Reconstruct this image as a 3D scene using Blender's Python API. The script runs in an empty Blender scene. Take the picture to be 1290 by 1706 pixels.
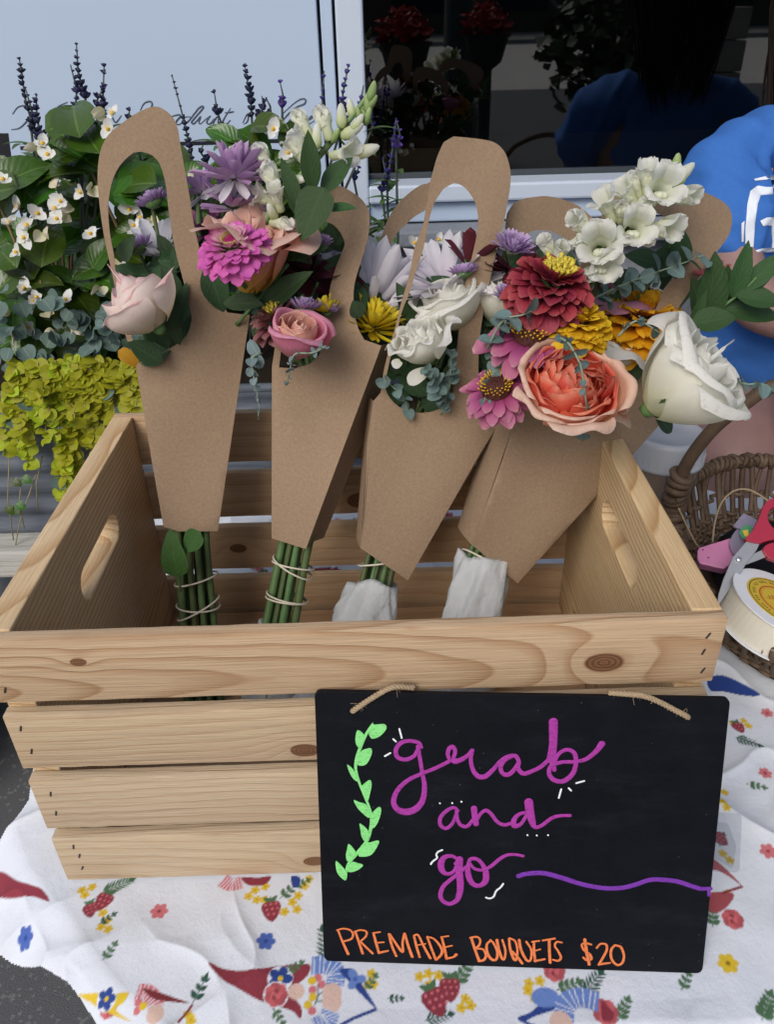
import bpy, bmesh, math, random
import numpy as np
from mathutils import Vector, Matrix, Euler
from mathutils.bvhtree import BVHTree
from mathutils.geometry import delaunay_2d_cdt

R = math.radians
random.seed(7)
sc = bpy.context.scene
COL = sc.collection

# ---------------------------------------------------------------- camera, sky, sun, exposure
CAM = Vector((.02236, -.36744, .56242))
PITCH, YAW, ROLL, FPX = -.56644, -.00365, -.02781, 1328.548      # FPX: focal length for a 1290 x 1706 picture
camd = bpy.data.cameras.new('camera')
camo = bpy.data.objects.new('camera', camd)
COL.objects.link(camo)
CM = Matrix.Rotation(YAW, 3, 'Z') @ Matrix.Rotation(math.pi / 2 + PITCH, 3, 'X') @ Matrix.Rotation(ROLL, 3, 'Z')
camo.matrix_world = Matrix.Translation(CAM) @ CM.to_4x4()
camd.sensor_fit = 'VERTICAL'
camd.sensor_height = 36
camd.lens = 36 * FPX / 1706
camd.clip_start = .02
camd.clip_end = 400
sc.camera = camo

world = bpy.data.worlds.new('World')
sc.world = world
world.use_nodes = True
wn = world.node_tree.nodes
sky = wn.new('ShaderNodeTexSky')
sky.sky_type = 'NISHITA'
sky.sun_disc = False
SUN_EL, SUN_ROT = R(40), R(207)
sky.sun_elevation = SUN_EL
sky.sun_rotation = SUN_ROT
sky.air_density = 1.0
sky.dust_density = 3.0
sky.ozone_density = 1.5
bg = wn['Background']
bg.inputs['Strength'].default_value = .095
world.node_tree.links.new(sky.outputs[0], bg.inputs[0])

sund = bpy.data.lights.new('sun', 'SUN')
sund.energy = 1.5
sund.angle = R(32)
sund.color = (1, .975, .95)
suno = bpy.data.objects.new('sun', sund)
COL.objects.link(suno)
# direction towards the sun for this rotation: (sin, cos) measured from +Y clockwise
sdir = Vector((math.sin(SUN_ROT) * math.cos(SUN_EL), math.cos(SUN_ROT) * math.cos(SUN_EL), math.sin(SUN_EL)))
suno.rotation_euler = sdir.to_track_quat('Z', 'Y').to_euler()
suno.location = (0, -2, 6)

sc.view_settings.view_transform = 'Standard'
sc.view_settings.look = 'None'
sc.view_settings.gamma = 1
sc.view_settings.use_curve_mapping = False
sc.view_settings.exposure = 0.34

# ---------------------------------------------------------------- helpers
RIGHT = CM @ Vector((1, 0, 0))
UP = CM @ Vector((0, 1, 0))
TOW = CM @ Vector((0, 0, 1))

def ray(u, v):
    return CM @ Vector(((u - 645) / FPX, -(v - 853) / FPX, -1))
def atY(u, v, Y):
    d = ray(u, v); return CAM + d * ((Y - CAM.y) / d.y)
def atZ(u, v, Z):
    d = ray(u, v); return CAM + d * ((Z - CAM.z) / d.z)
def atP(u, v, p0, n):
    d = ray(u, v); return CAM + d * ((p0 - CAM).dot(n) / d.dot(n))
def pxm(p):                      # metres per photo pixel at a point
    return -((CM.transposed() @ (Vector(p) - CAM)).z) / FPX
def face(r, u, t):               # a direction given as right / up / towards the viewer
    return (RIGHT * r + UP * u + TOW * t).normalized()

WM = {}                          # world matrix of every object
def tag(o, label=None, cat=None, group=None, kind=None):
    if label: o['label'] = label
    if cat: o['category'] = cat
    if group: o['group'] = group
    if kind: o['kind'] = kind
    return o
def place(o, M, parent=None):
    M = M.copy()
    COL.objects.link(o)
    if parent is not None:
        o.parent = parent
        o.matrix_basis = WM[parent.name].inverted() @ M
    else:
        o.matrix_basis = M
    WM[o.name] = M
    return o
def root(name, loc, label, cat, group=None):
    o = bpy.data.objects.new(name, None)
    o.empty_display_size = .01
    place(o, Matrix.Translation(Vector(loc)))
    return tag(o, label, cat, group)
def inst(me, name, M=None, parent=None):
    return place(bpy.data.objects.new(name, me), M if M is not None else Matrix(), parent)
def mesh(name, verts, faces, mat=None, smooth=True, **attrs):
    me = bpy.data.meshes.new(name)
    me.from_pydata([tuple(v) for v in verts], [], [tuple(f) for f in faces])
    if mat is not None: me.materials.append(mat)
    if smooth: me.shade_smooth()
    for k, vals in attrs.items():
        a = me.attributes.new(k, 'FLOAT', 'POINT')
        a.data.foreach_set('value', np.asarray(vals, dtype=np.float32))
    me.update()
    return me
def obj(name, verts, faces, mat, parent=None, smooth=True, **attrs):
    """a mesh given in world coordinates, its origin kept at its parent's (or at its own base)"""
    if parent is not None:
        off = WM[parent.name].translation
    else:
        a = np.array([tuple(v) for v in verts]); off = Vector((a[:, 0].mean(), a[:, 1].mean(), a[:, 2].min()))
    return inst(mesh(name, [Vector(v) - off for v in verts], faces, mat, smooth, **attrs), name, Matrix.Translation(off), parent)

class B:                         # collects shapes into one mesh
    def __init__(s): s.v = []; s.f = []; s.t = []
    def add(s, vs, fs, t=None):
        k = len(s.v); s.v += [Vector(v) for v in vs]; s.f += [tuple(i + k for i in f) for f in fs]
        s.t += list(t) if t is not None else [0.] * len(vs)
        return s
    def box(s, c, d, M=None, bev=0):
        bm = bmesh.new(); bmesh.ops.create_cube(bm, size=1)
        for v in bm.verts: v.co = Vector((v.co.x * d[0], v.co.y * d[1], v.co.z * d[2]))
        if bev: bmesh.ops.bevel(bm, geom=bm.edges[:], offset=bev, segments=2, profile=.5, affect='EDGES')
        bm.verts.index_update()
        T = Matrix.Translation(Vector(c)) @ (M.to_4x4() if M is not None else Matrix())
        s.add([T @ v.co for v in bm.verts], [[v.index for v in f.verts] for f in bm.faces]); bm.free(); return s
    def tube(s, pts, rad, n=8, cap=True, squash=1, sn=None):
        pts = [Vector(p) for p in pts]; m = len(pts)
        if not hasattr(rad, '__len__'): rad = [rad] * m
        vs = []; fs = []; ts = []
        d0 = (pts[1] - pts[0]).normalized()
        x = sn.copy() if sn is not None else (d0.orthogonal())
        for i, p in enumerate(pts):
            d = (pts[min(i + 1, m - 1)] - pts[max(i - 1, 0)]).normalized()
            x = (x - d * x.dot(d)); x = x.normalized() if x.length > 1e-9 else d.orthogonal().normalized()
            y = d.cross(x)
            for k in range(n):
                a = 2 * math.pi * k / n
                vs.append(p + (x * math.cos(a) * squash + y * math.sin(a)) * rad[i]); ts.append(i / (m - 1))
        for i in range(m - 1):
            for k in range(n):
                fs.append((i * n + k, i * n + (k + 1) % n, (i + 1) * n + (k + 1) % n, (i + 1) * n + k))
        if cap: fs.append(tuple(range(n))[::-1]); fs.append(tuple((m - 1) * n + k for k in range(n)))
        return s.add(vs, fs, ts)
    def lathe(s, prof, c, axis=Vector((0, 0, 1)), n=32, a0=0, closed=False):
        q = Vector((0, 0, 1)).rotation_difference(Vector(axis).normalized()).to_matrix()
        vs = []; fs = []; m = len(prof); ts = []
        for i, (r, z) in enumerate(prof):
            for k in range(n):
                a = 2 * math.pi * k / n + a0
                vs.append(Vector(c) + q @ Vector((r * math.cos(a), r * math.sin(a), z))); ts.append(i / (m - 1))
        for i in range(m - 1):
            for k in range(n):
                fs.append((i * n + k, i * n + (k + 1) % n, (i + 1) * n + (k + 1) % n, (i + 1) * n + k))
        return s.add(vs, fs, ts)
    def build(s, name, mat, parent=None, smooth=True):
        return obj(name, s.v, s.f, mat, parent, smooth, pt=s.t)

def spline(pts, n=6):
    """Catmull-Rom through points (tuples of any length)"""
    P = [np.array(tuple(p), float) for p in pts]
    P = [2 * P[0] - P[1]] + P + [2 * P[-1] - P[-2]]
    out = []
    for i in range(1, len(P) - 2):
        for k in range(n):
            t = k / n
            a, b, c, d = P[i - 1], P[i], P[i + 1], P[i + 2]
            out.append(.5 * ((2 * b) + (-a + c) * t + (2 * a - 5 * b + 4 * c - d) * t * t + (-a + 3 * b - 3 * c + d) * t ** 3))
    out.append(P[-2])
    return out
def closed_spline(pts, n=4):
    P = [np.array(tuple(p), float) for p in pts]; m = len(P); out = []
    for i in range(m):
        a, b, c, d = P[i - 1], P[i], P[(i + 1) % m], P[(i + 2) % m]
        for k in range(n):
            t = k / n
            out.append(.5 * ((2 * b) + (-a + c) * t + (2 * a - 5 * b + 4 * c - d) * t * t + (-a + 3 * b - 3 * c + d) * t ** 3))
    return out
def inpoly(px, py, poly):
    px = np.asarray(px, float); py = np.asarray(py, float)
    r = np.zeros(px.shape, bool); q = np.asarray([(p[0], p[1]) for p in poly], float)
    x0, y0 = q[-1]
    for x1, y1 in q:
        if y0 != y1:
            c = ((y1 > py) != (y0 > py)) & (px < (x0 - x1) * (py - y1) / (y0 - y1) + x1)
            r ^= c
        x0, y0 = x1, y1
    return r
def triangulate(outer, holes=(), step=12.):
    """flat polygon with holes -> 2-D points and triangles, with inner points every `step`"""
    pts = []; edges = []
    for loop in [outer, *holes]:
        k = len(pts); m = len(loop)
        pts += [Vector((p[0], p[1])) for p in loop]; edges += [(k + i, k + (i + 1) % m) for i in range(m)]
    a = np.array([(p[0], p[1]) for p in outer])
    if step:
        gx, gy = np.meshgrid(np.arange(a[:, 0].min() + step / 2, a[:, 0].max(), step), np.arange(a[:, 1].min() + step / 2, a[:, 1].max(), step))
        gx = gx.ravel(); gy = gy.ravel(); ok = inpoly(gx, gy, outer)
        for h in holes: ok &= ~inpoly(gx, gy, h)
        allp = np.array([(p.x, p.y) for p in pts])
        for x, y in zip(gx[ok], gy[ok]):
            if np.min((allp[:, 0] - x) ** 2 + (allp[:, 1] - y) ** 2) > (step * .35) ** 2: pts.append(Vector((x, y)))
    v, e, f, *_ = delaunay_2d_cdt(pts, edges, [], 0, 1e-5)
    c = np.array([[(v[i[0]].x + v[i[1]].x + v[i[2]].x) / 3, (v[i[0]].y + v[i[1]].y + v[i[2]].y) / 3] for i in f])
    ok = inpoly(c[:, 0], c[:, 1], outer)
    for h in holes: ok &= ~inpoly(c[:, 0], c[:, 1], h)
    return [(p.x, p.y) for p in v], [t for t, k in zip(f, ok) if k]
def solid(vs, fs, th, direction=None):
    """gives a sheet a thickness: second skin offset along the vertex normals, edges closed"""
    bm = bmesh.new(); bv = [bm.verts.new(v) for v in vs]
    for f in fs:
        try: bm.faces.new([bv[i] for i in f])
        except ValueError: pass
    bmesh.ops.recalc_face_normals(bm, faces=bm.faces[:]); bm.normal_update()
    if direction is not None and sum(f.normal.dot(direction) for f in bm.faces) < 0:
        bmesh.ops.reverse_faces(bm, faces=bm.faces[:]); bm.normal_update()
    n = [v.normal.copy() for v in bv]
    m = len(vs); edges = [(e.link_loops[0].vert.index, e.link_loops[0].link_loop_next.vert.index) for e in bm.edges if len(e.link_loops) == 1] if bm.verts.index_update() is None else []
    faces = [[v.index for v in f.verts] for f in bm.faces]
    bm.free()
    V = [Vector(v) for v in vs] + [Vector(v) - n[i] * th for i, v in enumerate(vs)]
    F = faces + [[i + m for i in f][::-1] for f in faces]
    F += [(b, a, a + m, b + m) for a, b in edges]
    return V, F

# ---------------------------------------------------------------- material helper
class NT:
    def __init__(s, name, rough=.6, spec=.5, **kw):
        s.m = bpy.data.materials.new(name); s.m.use_nodes = True
        s.nt = s.m.node_tree; s.N = s.nt.nodes; s.p = s.N['Principled BSDF']; s.out = s.N['Material Output']
        s.p.inputs['Roughness'].default_value = rough
        s.p.inputs['Specular IOR Level'].default_value = spec
        for k, v in kw.items(): s.p.inputs[k.replace('_', ' ')].default_value = v
    def set(s, sock, v):
        if isinstance(v, bpy.types.NodeSocket): s.nt.links.new(v, sock)
        elif v is not None:
            if hasattr(v, '__len__') and len(v) == 3 and sock.type == 'RGBA': v = (*v, 1)
            sock.default_value = v
    def n(s, typ, out=0, props=None, **ins):
        nd = s.N.new('ShaderNode' + typ)
        for k, v in (props or {}).items(): setattr(nd, k, v)
        for k, v in ins.items():
            key = int(k[1:]) if k[0] == 'i' and k[1:].isdigit() else k.replace('_', ' ')
            s.set(nd.inputs[key], v)
        return nd.outputs[out]
    def math(s, op, a, b=None, c=None, clamp=False):
        nd = s.N.new('ShaderNodeMath'); nd.operation = op; nd.use_clamp = clamp
        for i, v in enumerate((a, b, c)):
            if v is not None: s.set(nd.inputs[i], v)
        return nd.outputs[0]
    def mix(s, f, a, b, blend='MIX'):
        nd = s.N.new('ShaderNodeMix'); nd.data_type = 'RGBA'; nd.blend_type = blend
        s.set(nd.inputs[0], f); s.set(nd.inputs[6], a); s.set(nd.inputs[7], b); return nd.outputs[2]
    def ramp(s, f, stops, interp='LINEAR'):
        nd = s.N.new('ShaderNodeValToRGB'); cr = nd.color_ramp; cr.interpolation = interp
        while len(cr.elements) < len(stops): cr.elements.new(.5)
        for e, (p, c) in zip(cr.elements, stops):
            e.position = p; e.color = (*c, 1) if hasattr(c, '__len__') else (c, c, c, 1)
        s.set(nd.inputs[0], f); return nd.outputs[0]
    def noise(s, vec=None, scale=10, detail=3, rough=.5, out=0, dist=0):
        return s.n('TexNoise', out, Vector=vec, Scale=scale, Detail=detail, Roughness=rough, Distortion=dist)
    def obj(s): return s.n('TexCoord', 3)
    def gen(s): return s.n('NewGeometry', 0)          # world position
    def scalev(s, v, k):
        return s.n('Mapping', Vector=v, Scale=k)
    def attr(s, name, out=2): return s.n('Attribute', out, {'attribute_name': name})
    def rnd(s): return s.n('ObjectInfo', 5)
    def sep(s, v): nd = s.N.new('ShaderNodeSeparateXYZ'); s.set(nd.inputs[0], v); return nd.outputs
    def bump(s, h, dist=.001, strength=1.):
        s.set(s.p.inputs['Normal'], s.n('Bump', Height=h, Distance=dist, Strength=strength))
    def col(s, c): s.set(s.p.inputs['Base Color'], c); return s
    def translucent(s, c, f):
        t = s.n('BsdfTranslucent', Color=c)
        s.nt.links.new(s.n('MixShader', i0=f, i1=s.p.outputs[0], i2=t), s.out.inputs[0])

def plain(name, c, rough=.6, spec=.5, var=.08, scale=60, bump=0, **kw):
    t = NT(name, rough, spec, **kw)
    nz = t.noise(t.obj(), scale, 4, .6)
    t.col(t.mix(nz, [x * (1 - var) for x in c], [min(1, x * (1 + var)) for x in c]))
    if bump: t.bump(nz, bump)
    return t.m
# ================================================================ large structure
GZ = -.74                        # ground; the table top is z = 0
WY = 1.05                        # front of the shop
def quadgrid(x0, x1, y0, y1, z, nx=1, ny=1):
    vs = [(x0 + (x1 - x0) * i / nx, y0 + (y1 - y0) * j / ny, z) for j in range(ny + 1) for i in range(nx + 1)]
    fs = [(j * (nx + 1) + i, j * (nx + 1) + i + 1, (j + 1) * (nx + 1) + i + 1, (j + 1) * (nx + 1) + i) for j in range(ny) for i in range(nx)]
    return vs, fs

t = NT('asphalt', .9, .3)
w_ = t.gen()
a = t.noise(w_, 420, 2, .7); b = t.noise(w_, 5, 4, .6); c = t.n('TexVoronoi', 0, Vector=w_, Scale=260.)
g = t.mix(a, (.060, .062, .066), (.165, .167, .172))
g = t.mix(t.math('GREATER_THAN', t.n('TexVoronoi', 1, Vector=w_, Scale=190.), .82), g, (.2, .2, .2))
t.col(t.mix(t.math('MULTIPLY', b, .5), g, (.09, .091, .095)))
t.bump(a, .0015)
M_asphalt = t.m
tag(obj('ground', *quadgrid(-150, 150, -150, 150, GZ), M_asphalt, smooth=False), kind='structure')
M_conc = plain('pale_concrete', (.60, .56, .50), .85, .3, .12, 3)
tag(obj('road', *quadgrid(-120, 120, -30, -13, GZ + .004), M_conc, smooth=False), kind='structure')
b_ = B().box((0, -35, GZ + .06), (200, 8, .12)); tag(b_.build('pavement', plain('paving', (.3, .28, .25), .85, .3, .1, 2), smooth=False), kind='structure')

M_panel = plain('pale_blue_paint', (.43, .525, .665), .5, .35, .025, 3)
M_frame = plain('white_frame_paint', (.52, .59, .69), .4, .4, .02, 5)
M_gap = plain('black_rubber', (.012, .013, .016), .6, .3)
M_vinyl = plain('black_vinyl', (.012, .013, .018), .5, .3)
M_script = plain('grey_vinyl', (.07, .09, .13), .5, .3)
t = NT('grey_stone', .8, .3)
w_ = t.gen(); a = t.noise(w_, 9, 5, .65); b = t.noise(w_, 140, 3, .6)
t.col(t.mix(t.math('ADD', t.math('MULTIPLY', a, .7), t.math('MULTIPLY', b, .3)), (.18, .20, .23), (.30, .32, .35)))
t.bump(b, .0012); M_stone = t.m
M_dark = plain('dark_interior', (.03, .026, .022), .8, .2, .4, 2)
t = NT('window_glass', .02)
gl = t.n('BsdfGlossy', Color=(1, 1, 1, 1), Roughness=.015)
tr = t.n('BsdfTransparent', Color=(.42, .45, .44, 1))
t.nt.links.new(t.n('MixShader', i0=.105, i1=tr, i2=gl), t.out.inputs[0]); M_glass = t.m

ZS = atY(800, 306, WY - .015).z         # bottom of the glass
XJ = atY(533, 60, WY).x; XK = atY(558, 60, WY).x; XG = atY(609, 140, WY).x
shop = root('shop_front', (0, WY, GZ), 'pale blue shop front with a dark window and grey stone base behind the flowers', 'building')
B().box(((-3.2 + XJ - .0025) / 2, WY + .06, (ZS - .065 + 2.6) / 2), (3.2 + XJ - .0025, .12, 2.6 - ZS + .065), bev=.002).build('wall_panel', M_panel, shop, False)
B().box(((XJ + XK) / 2, WY + .055, (ZS - .065 + 2.6) / 2), (XK - XJ - .005, .11, 2.6 - ZS + .065), bev=.002).build('mullion', M_panel, shop, False)
B().box(((XK + XG) / 2 + .0012, WY + .052, (ZS - .065 + 2.6) / 2), (XG - XK - .0025, .125, 2.6 - ZS + .065), bev=.004).build('mullion', M_frame, shop, False)
for x in (XJ, XK):
    B().box((x, WY + .05, (ZS - .06 + 2.6) / 2), (.006, .06, 2.6 - ZS + .06)).build('rubber_joint', M_gap, shop, False)
# bottom rail of the window in two steps, then the stone base with its ledge
WXE = 2.6
B().box(((XG + WXE) / 2, WY + .05, ZS - .014), (WXE - XG, .13, .028), bev=.004).build('window_rail', M_frame, shop, False)
B().box(((XG + WXE) / 2, WY + .055, ZS - .0455), (WXE - XG, .11, .033), bev=.003).build('sill', M_panel, shop, False)
B().box((-.3, WY + .03, ZS - .078), (5.8, .17, .026), bev=.004).build('stone_ledge', M_stone, shop, False)
for k, (x0, x1) in enumerate(((-3.2, -1.9), (-1.9, -.62), (-.62, .75), (.75, 1.4), (1.4, 2.6))):
    B().box(((x0 + x1) / 2, WY + .06, (ZS - .092 + GZ) / 2), (x1 - x0 - .006, .14, ZS - .092 - GZ), bev=.004).build('stone_block', M_stone, shop, False)
B().box((-.3, WY + .07, (ZS - .1 + GZ) / 2), (5.7, .12, ZS - .12 - GZ)).build('mortar_backing', plain('mortar', (.2, .2, .2), .9, .2), shop, False)
B().box(((XG + WXE) / 2, WY + .052, (ZS + 2.6) / 2), (WXE - XG, .006, 2.6 - ZS)).build('window_pane', M_glass, shop, False)
B().box((WXE + .05, WY + .05, 1.), (.1, .13, 3.2), bev=.004).build('mullion', M_frame, shop, False)
# the dark room behind the glass
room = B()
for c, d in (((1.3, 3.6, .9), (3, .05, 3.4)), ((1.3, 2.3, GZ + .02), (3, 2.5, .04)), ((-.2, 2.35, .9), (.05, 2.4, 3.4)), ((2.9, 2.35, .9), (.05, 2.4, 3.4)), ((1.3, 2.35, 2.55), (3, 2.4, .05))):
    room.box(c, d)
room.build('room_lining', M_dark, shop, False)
B().box((1.3, WY + .42, ZS - .03), (2.5, .5, .03)).build('display_shelf', plain('shelf_wood', (.10, .07, .05), .5, .4), shop, False)
B().box((1.3, WY + .06, 3.0), (9, .2, .8)).build('lintel', M_panel, shop, False)
B().box((-.3, WY + 1.5, 3.9), (9, 3, 1)).build('upper_storey', M_stone, shop, False)

# printed line, emblem and handwritten script on the panel (flat vinyl)
def onwall(u, v): return atY(u, v, WY - .0006)
def flatquad(name, pts, mat, par, back=.0006):
    P = [Vector(p) for p in pts]; Q = [p + Vector((0, back, 0)) for p in P]; n = len(P)
    return obj(name, P + Q, [tuple(range(n)), tuple(range(n, 2 * n))[::-1]] + [(i, (i + 1) % n, n + (i + 1) % n, n + i) for i in range(n)], mat, par, False)
z1, z2 = onwall(200, 239).z, onwall(200, 245.5).z
xa, xb = onwall(32, 242).x, XJ - .02
flatquad('printed_line', [(xa, WY - .0006, z1), (xb, WY - .0006, z1), (xb, WY - .0006, z2), (xa, WY - .0006, z2)], M_vinyl, shop)
flatquad('printed_emblem', [onwall(-60, 222), onwall(13, 222), onwall(21, 284), onwall(-60, 284)], M_vinyl, shop)
def stroke(bld, pts, w, fn, n=6, lift=None, taper=True, steps=5):
    s = spline(pts, steps); m = len(s)
    P = [fn(p[0], p[1]) for p in s]
    rr = [w * pxm(P[i]) * ((.45 + .55 * math.sin(math.pi * min(1, max(0, i / (m - 1))))) if taper else 1) for i in range(m)]
    bld.tube(P, rr, n, squash=.12, sn=lift if lift is not None else Vector((0, -1, 0)))
SCR = [
    [[(20, 190), (30, 178), (46, 176), (52, 183), (45, 200), (32, 213), (18, 216)], [(60, 186), (50, 205), (46, 206)]],
    [[(112, 170), (96, 178), (88, 192), (90, 205), (100, 213), (114, 214)], [(88, 210), (94, 196), (106, 189)]],
    [[(128, 200), (138, 190), (150, 190), (148, 204), (158, 206), (170, 194)], [(176, 206), (184, 192), (192, 204), (202, 192)]],
    [[(233, 184), (240, 172), (250, 169), (253, 175), (246, 188), (236, 206)]],
    [[(262, 205), (280, 196), (297, 191), (300, 194), (294, 201), (293, 206), (299, 207), (308, 199)],
     [(318, 195), (308, 195), (303, 203), (308, 206), (316, 199), (330, 181), (337, 177), (338, 180), (328, 192), (319, 203), (322, 206), (328, 201), (334, 194), (331, 204), (334, 206), (341, 200)],
     [(341, 200), (350, 193), (348, 196), (344, 204), (350, 206), (357, 198), (354, 206), (360, 196), (364, 195), (363, 205), (370, 203)],
     [(384, 180), (374, 196), (371, 204), (377, 206), (384, 200)], [(374, 188), (390, 186)]],
    [[(404, 205), (410, 193), (414, 190), (412, 202), (406, 207)]],
    [[(470, 190), (490, 172), (502, 165), (509, 166), (507, 173), (495, 178), (482, 188), (466, 208), (478, 206), (486, 202)],
     [(484, 198), (479, 206), (486, 207), (492, 199), (486, 195), (498, 199), (500, 206), (508, 194), (512, 200), (520, 196), (519, 193), (513, 200), (515, 206), (524, 201)]],
]
for word in SCR:
    bld = B()
    for s in word: stroke(bld, s, 1.5, onwall)
    bld.build('script_lettering', M_script, shop)

# ---------------------------------------------------------------- across the street (seen in the window glass)
def mir(u, v, Y):                # the real place of something whose reflection in the glass shows at (u, v)
    p = atY(u, v, 2 * WY + .1 - Y); return Vector((p.x, Y, p.z))
M_brick = plain('brown_facade', (.10, .075, .055), .85, .2, .3, .8)
far = root('brown_building', (0, -40, GZ), 'brown building across the road, seen only as a reflection in the window', 'building')
B().box((0, -41, GZ + 2.6), (70, 3, 5.2)).build('wall', M_brick, far, False)
fb = M_gap
for i in range(14):
    B().box((-30 + i * 4.6, -39.5, GZ + 2.), (2.4, .12, 2.2)).build('window', M_gap, far, False)
pb = atZ(760, 262, GZ); PY = 2 * WY + .1 - pb.y; PX = pb.x
M_post = plain('dark_green_iron', (.014, .034, .026), .45, .5)
post = root('street_lamp', (PX, PY, GZ), 'dark green cast iron lamp post across the pavement, mirrored in the window', 'street lamp')
B().lathe([(.19, 0), (.2, .02), (.2, .42), (.17, .5), (.16, .62)], (PX, PY, GZ), n=8).build('base', M_post, post, False)
B().lathe([(.155, .62), (.14, .8), (.11, 3.4), (.07, 4.2), (.09, 4.25), (.2, 4.5), (.17, 4.9), (.02, 5.1)], (PX, PY, GZ), n=16).build('shaft', M_post, post)
def leafball(c, rad, n, size, mat_col, name, par, sq=1.):
    bb = B(); rg = random.Random(hash(name) % 99 + n)
    for i in range(n):
        d = Vector((rg.gauss(0, 1), rg.gauss(0, 1), rg.gauss(0, 1))).normalized() * rad * (rg.random() ** .4); d.z *= sq
        q = Euler((rg.uniform(-1, 1), rg.uniform(-1, 1), rg.uniform(0, 6.3))).to_matrix(); s = size * rg.uniform(.6, 1.3)
        bb.add([Vector(c) + d + q @ Vector(p) for p in ((-.4 * s, 0, 0), (0, -.7 * s, .1 * s), (.4 * s, 0, 0), (0, .7 * s, .1 * s))], [(0, 1, 2, 3)])
    return bb.build(name, mat_col, par, False)
M_red = plain('red_blossom', (.42, .02, .02), .6, .3, .3, 30)
M_bgreen = plain('dull_leaf', (.035, .06, .025), .6, .4, .4, 20)
M_pot = plain('dark_pot', (.03, .03, .03), .6, .4)
for (u, v, Y, lab) in ((675, 52, -3.6, 'red flowers in a tall dark urn left of the mirrored lamp post'), (812, 40, -4.4, 'red flowers in a tall dark urn right of the mirrored lamp post')):
    p = mir(u, v, Y)
    f = root('flower_urn', (p.x, p.y, GZ), lab, 'planter', 'urns across the pavement')
    hh = p.z - GZ
    B().lathe([(.16, 0), (.16, .04), (.05, .1), (.05, hh - .3), (.12, hh - .25), (.17, hh - .08), (.18, hh - .06)], (p.x, p.y, GZ), n=16).build('urn', M_pot, f)
    leafball((p.x, p.y, p.z + .0), .19, 260, .06, M_red, 'blossoms', f, .7)
    leafball((p.x, p.y, p.z - .08), .17, 160, .06, M_bgreen, 'foliage', f, .5)
p = mir(1020, 95, -1.6)
sh = root('potted_shrub', (p.x, p.y, GZ), 'dark leafy shrub in a pot, mirrored in the right half of the window', 'shrub')
B().lathe([(.15, 0), (.2, .45), (.21, .47), (.18, .47), (.17, .4)], (p.x, p.y, GZ), n=20).build('pot', M_pot, sh)
B().tube([(p.x, p.y, GZ + .4), (p.x + .01, p.y, p.z - .1), (p.x, p.y, p.z + .1)], [.025, .018, .008]).build('trunk', plain('bark', (.06, .045, .03), .9, .2), sh)
leafball((p.x, p.y, p.z + .05), .34, 900, .07, M_bgreen, 'crown', sh, 1.1)
p = mir(1130, 130, -5.5)
st = root('stone_wall', (p.x, p.y, GZ), 'low tan block wall across the pavement, mirrored at the right of the window', 'wall')
M_tan = plain('tan_stone', (.34, .28, .22), .85, .3, .25, 6)
for r_ in range(5):
    for k in range(2 + r_ % 2):
        wv = 1.0 / (2 + r_ % 2)
        B().box((p.x - .5 + wv * (k + .5), p.y, GZ + .12 + .245 * r_), (wv - .012, .35, .235), bev=.012).build('stone', M_tan, st, False)
# ================================================================ trough, bench and its plants
M_galv = None
t = NT('weathered_zinc', .65, .3)
w_ = t.gen(); a = t.noise(t.scalev(w_, (3, 3, 30)), 6, 4, .6); b = t.noise(w_, 40, 4, .6)
t.col(t.mix(a, (.045, .055, .075), (.16, .18, .21))); t.bump(b, .0008); M_galv = t.m
t = NT('weathered_plank', .85, .25)
w_ = t.gen(); a = t.noise(t.scalev(w_, (2, 30, 60)), 4, 5, .65)
t.col(t.mix(a, (.26, .25, .22), (.62, .60, .55))); t.bump(a, .002); M_plank = t.m
BZ = -.078
bench = root('plank_bench', (-.5, .76, GZ), 'weathered grey plank bench carrying the zinc trough', 'bench')
for k in range(3):
    B().box((-.42, .625 + k * .132, BZ - .022), (1.08, .127, .044), bev=.004).build('plank', M_plank, bench, False)
for x in (-.88, -.02):
    B().box((x, .76, (GZ + BZ - .044) / 2), (.05, .36, BZ - .044 - GZ), bev=.004).build('leg', plain('black_paint', (.015, .015, .017), .6, .3), bench, False)
TX0, TX1, TY0, TY1, TZ = -.84, .035, .60, .93, .145
trough = root('zinc_trough', (-.40, .76, BZ), 'dark corrugated zinc trough overflowing with plants', 'planter')
bb = B(); loop = []
rr_ = .08
for (cx, cy, a0) in ((TX1 - rr_, TY0 + rr_, -90), (TX1 - rr_, TY1 - rr_, 0), (TX0 + rr_, TY1 - rr_, 90), (TX0 + rr_, TY0 + rr_, 180)):
    for k in range(7): an = R(a0 + 15 * k); loop.append((cx, cy, math.cos(an), math.sin(an)))
m = len(loop); nz_ = 45; vs = []
for j in range(nz_ + 1):
    z = BZ + (TZ - BZ) * j / nz_; off = .0035 * math.sin(2 * math.pi * j / 7.) - (1 - j / nz_) * .012
    for (cx, cy, ca, sa) in loop: vs.append((cx + (rr_ + off) * ca, cy + (rr_ + off) * sa, z))
bb.add(vs, [(j * m + k, j * m + (k + 1) % m, (j + 1) * m + (k + 1) % m, (j + 1) * m + k) for j in range(nz_) for k in range(m)])
bb.build('side', M_galv, trough)
pts = [(cx + rr_ * ca, cy + rr_ * sa, TZ) for cx, cy, ca, sa in loop]
B().tube(pts + [pts[0], pts[1]], .006, 8).build('rim', M_galv, trough)
so = [(cx + (rr_ - .008) * ca, cy + (rr_ - .008) * sa, TZ - .02) for cx, cy, ca, sa in loop]
obj('soil', so, [tuple(range(m))], plain('soil', (.025, .018, .012), .95, .1, .4, 80), trough, False)

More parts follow.
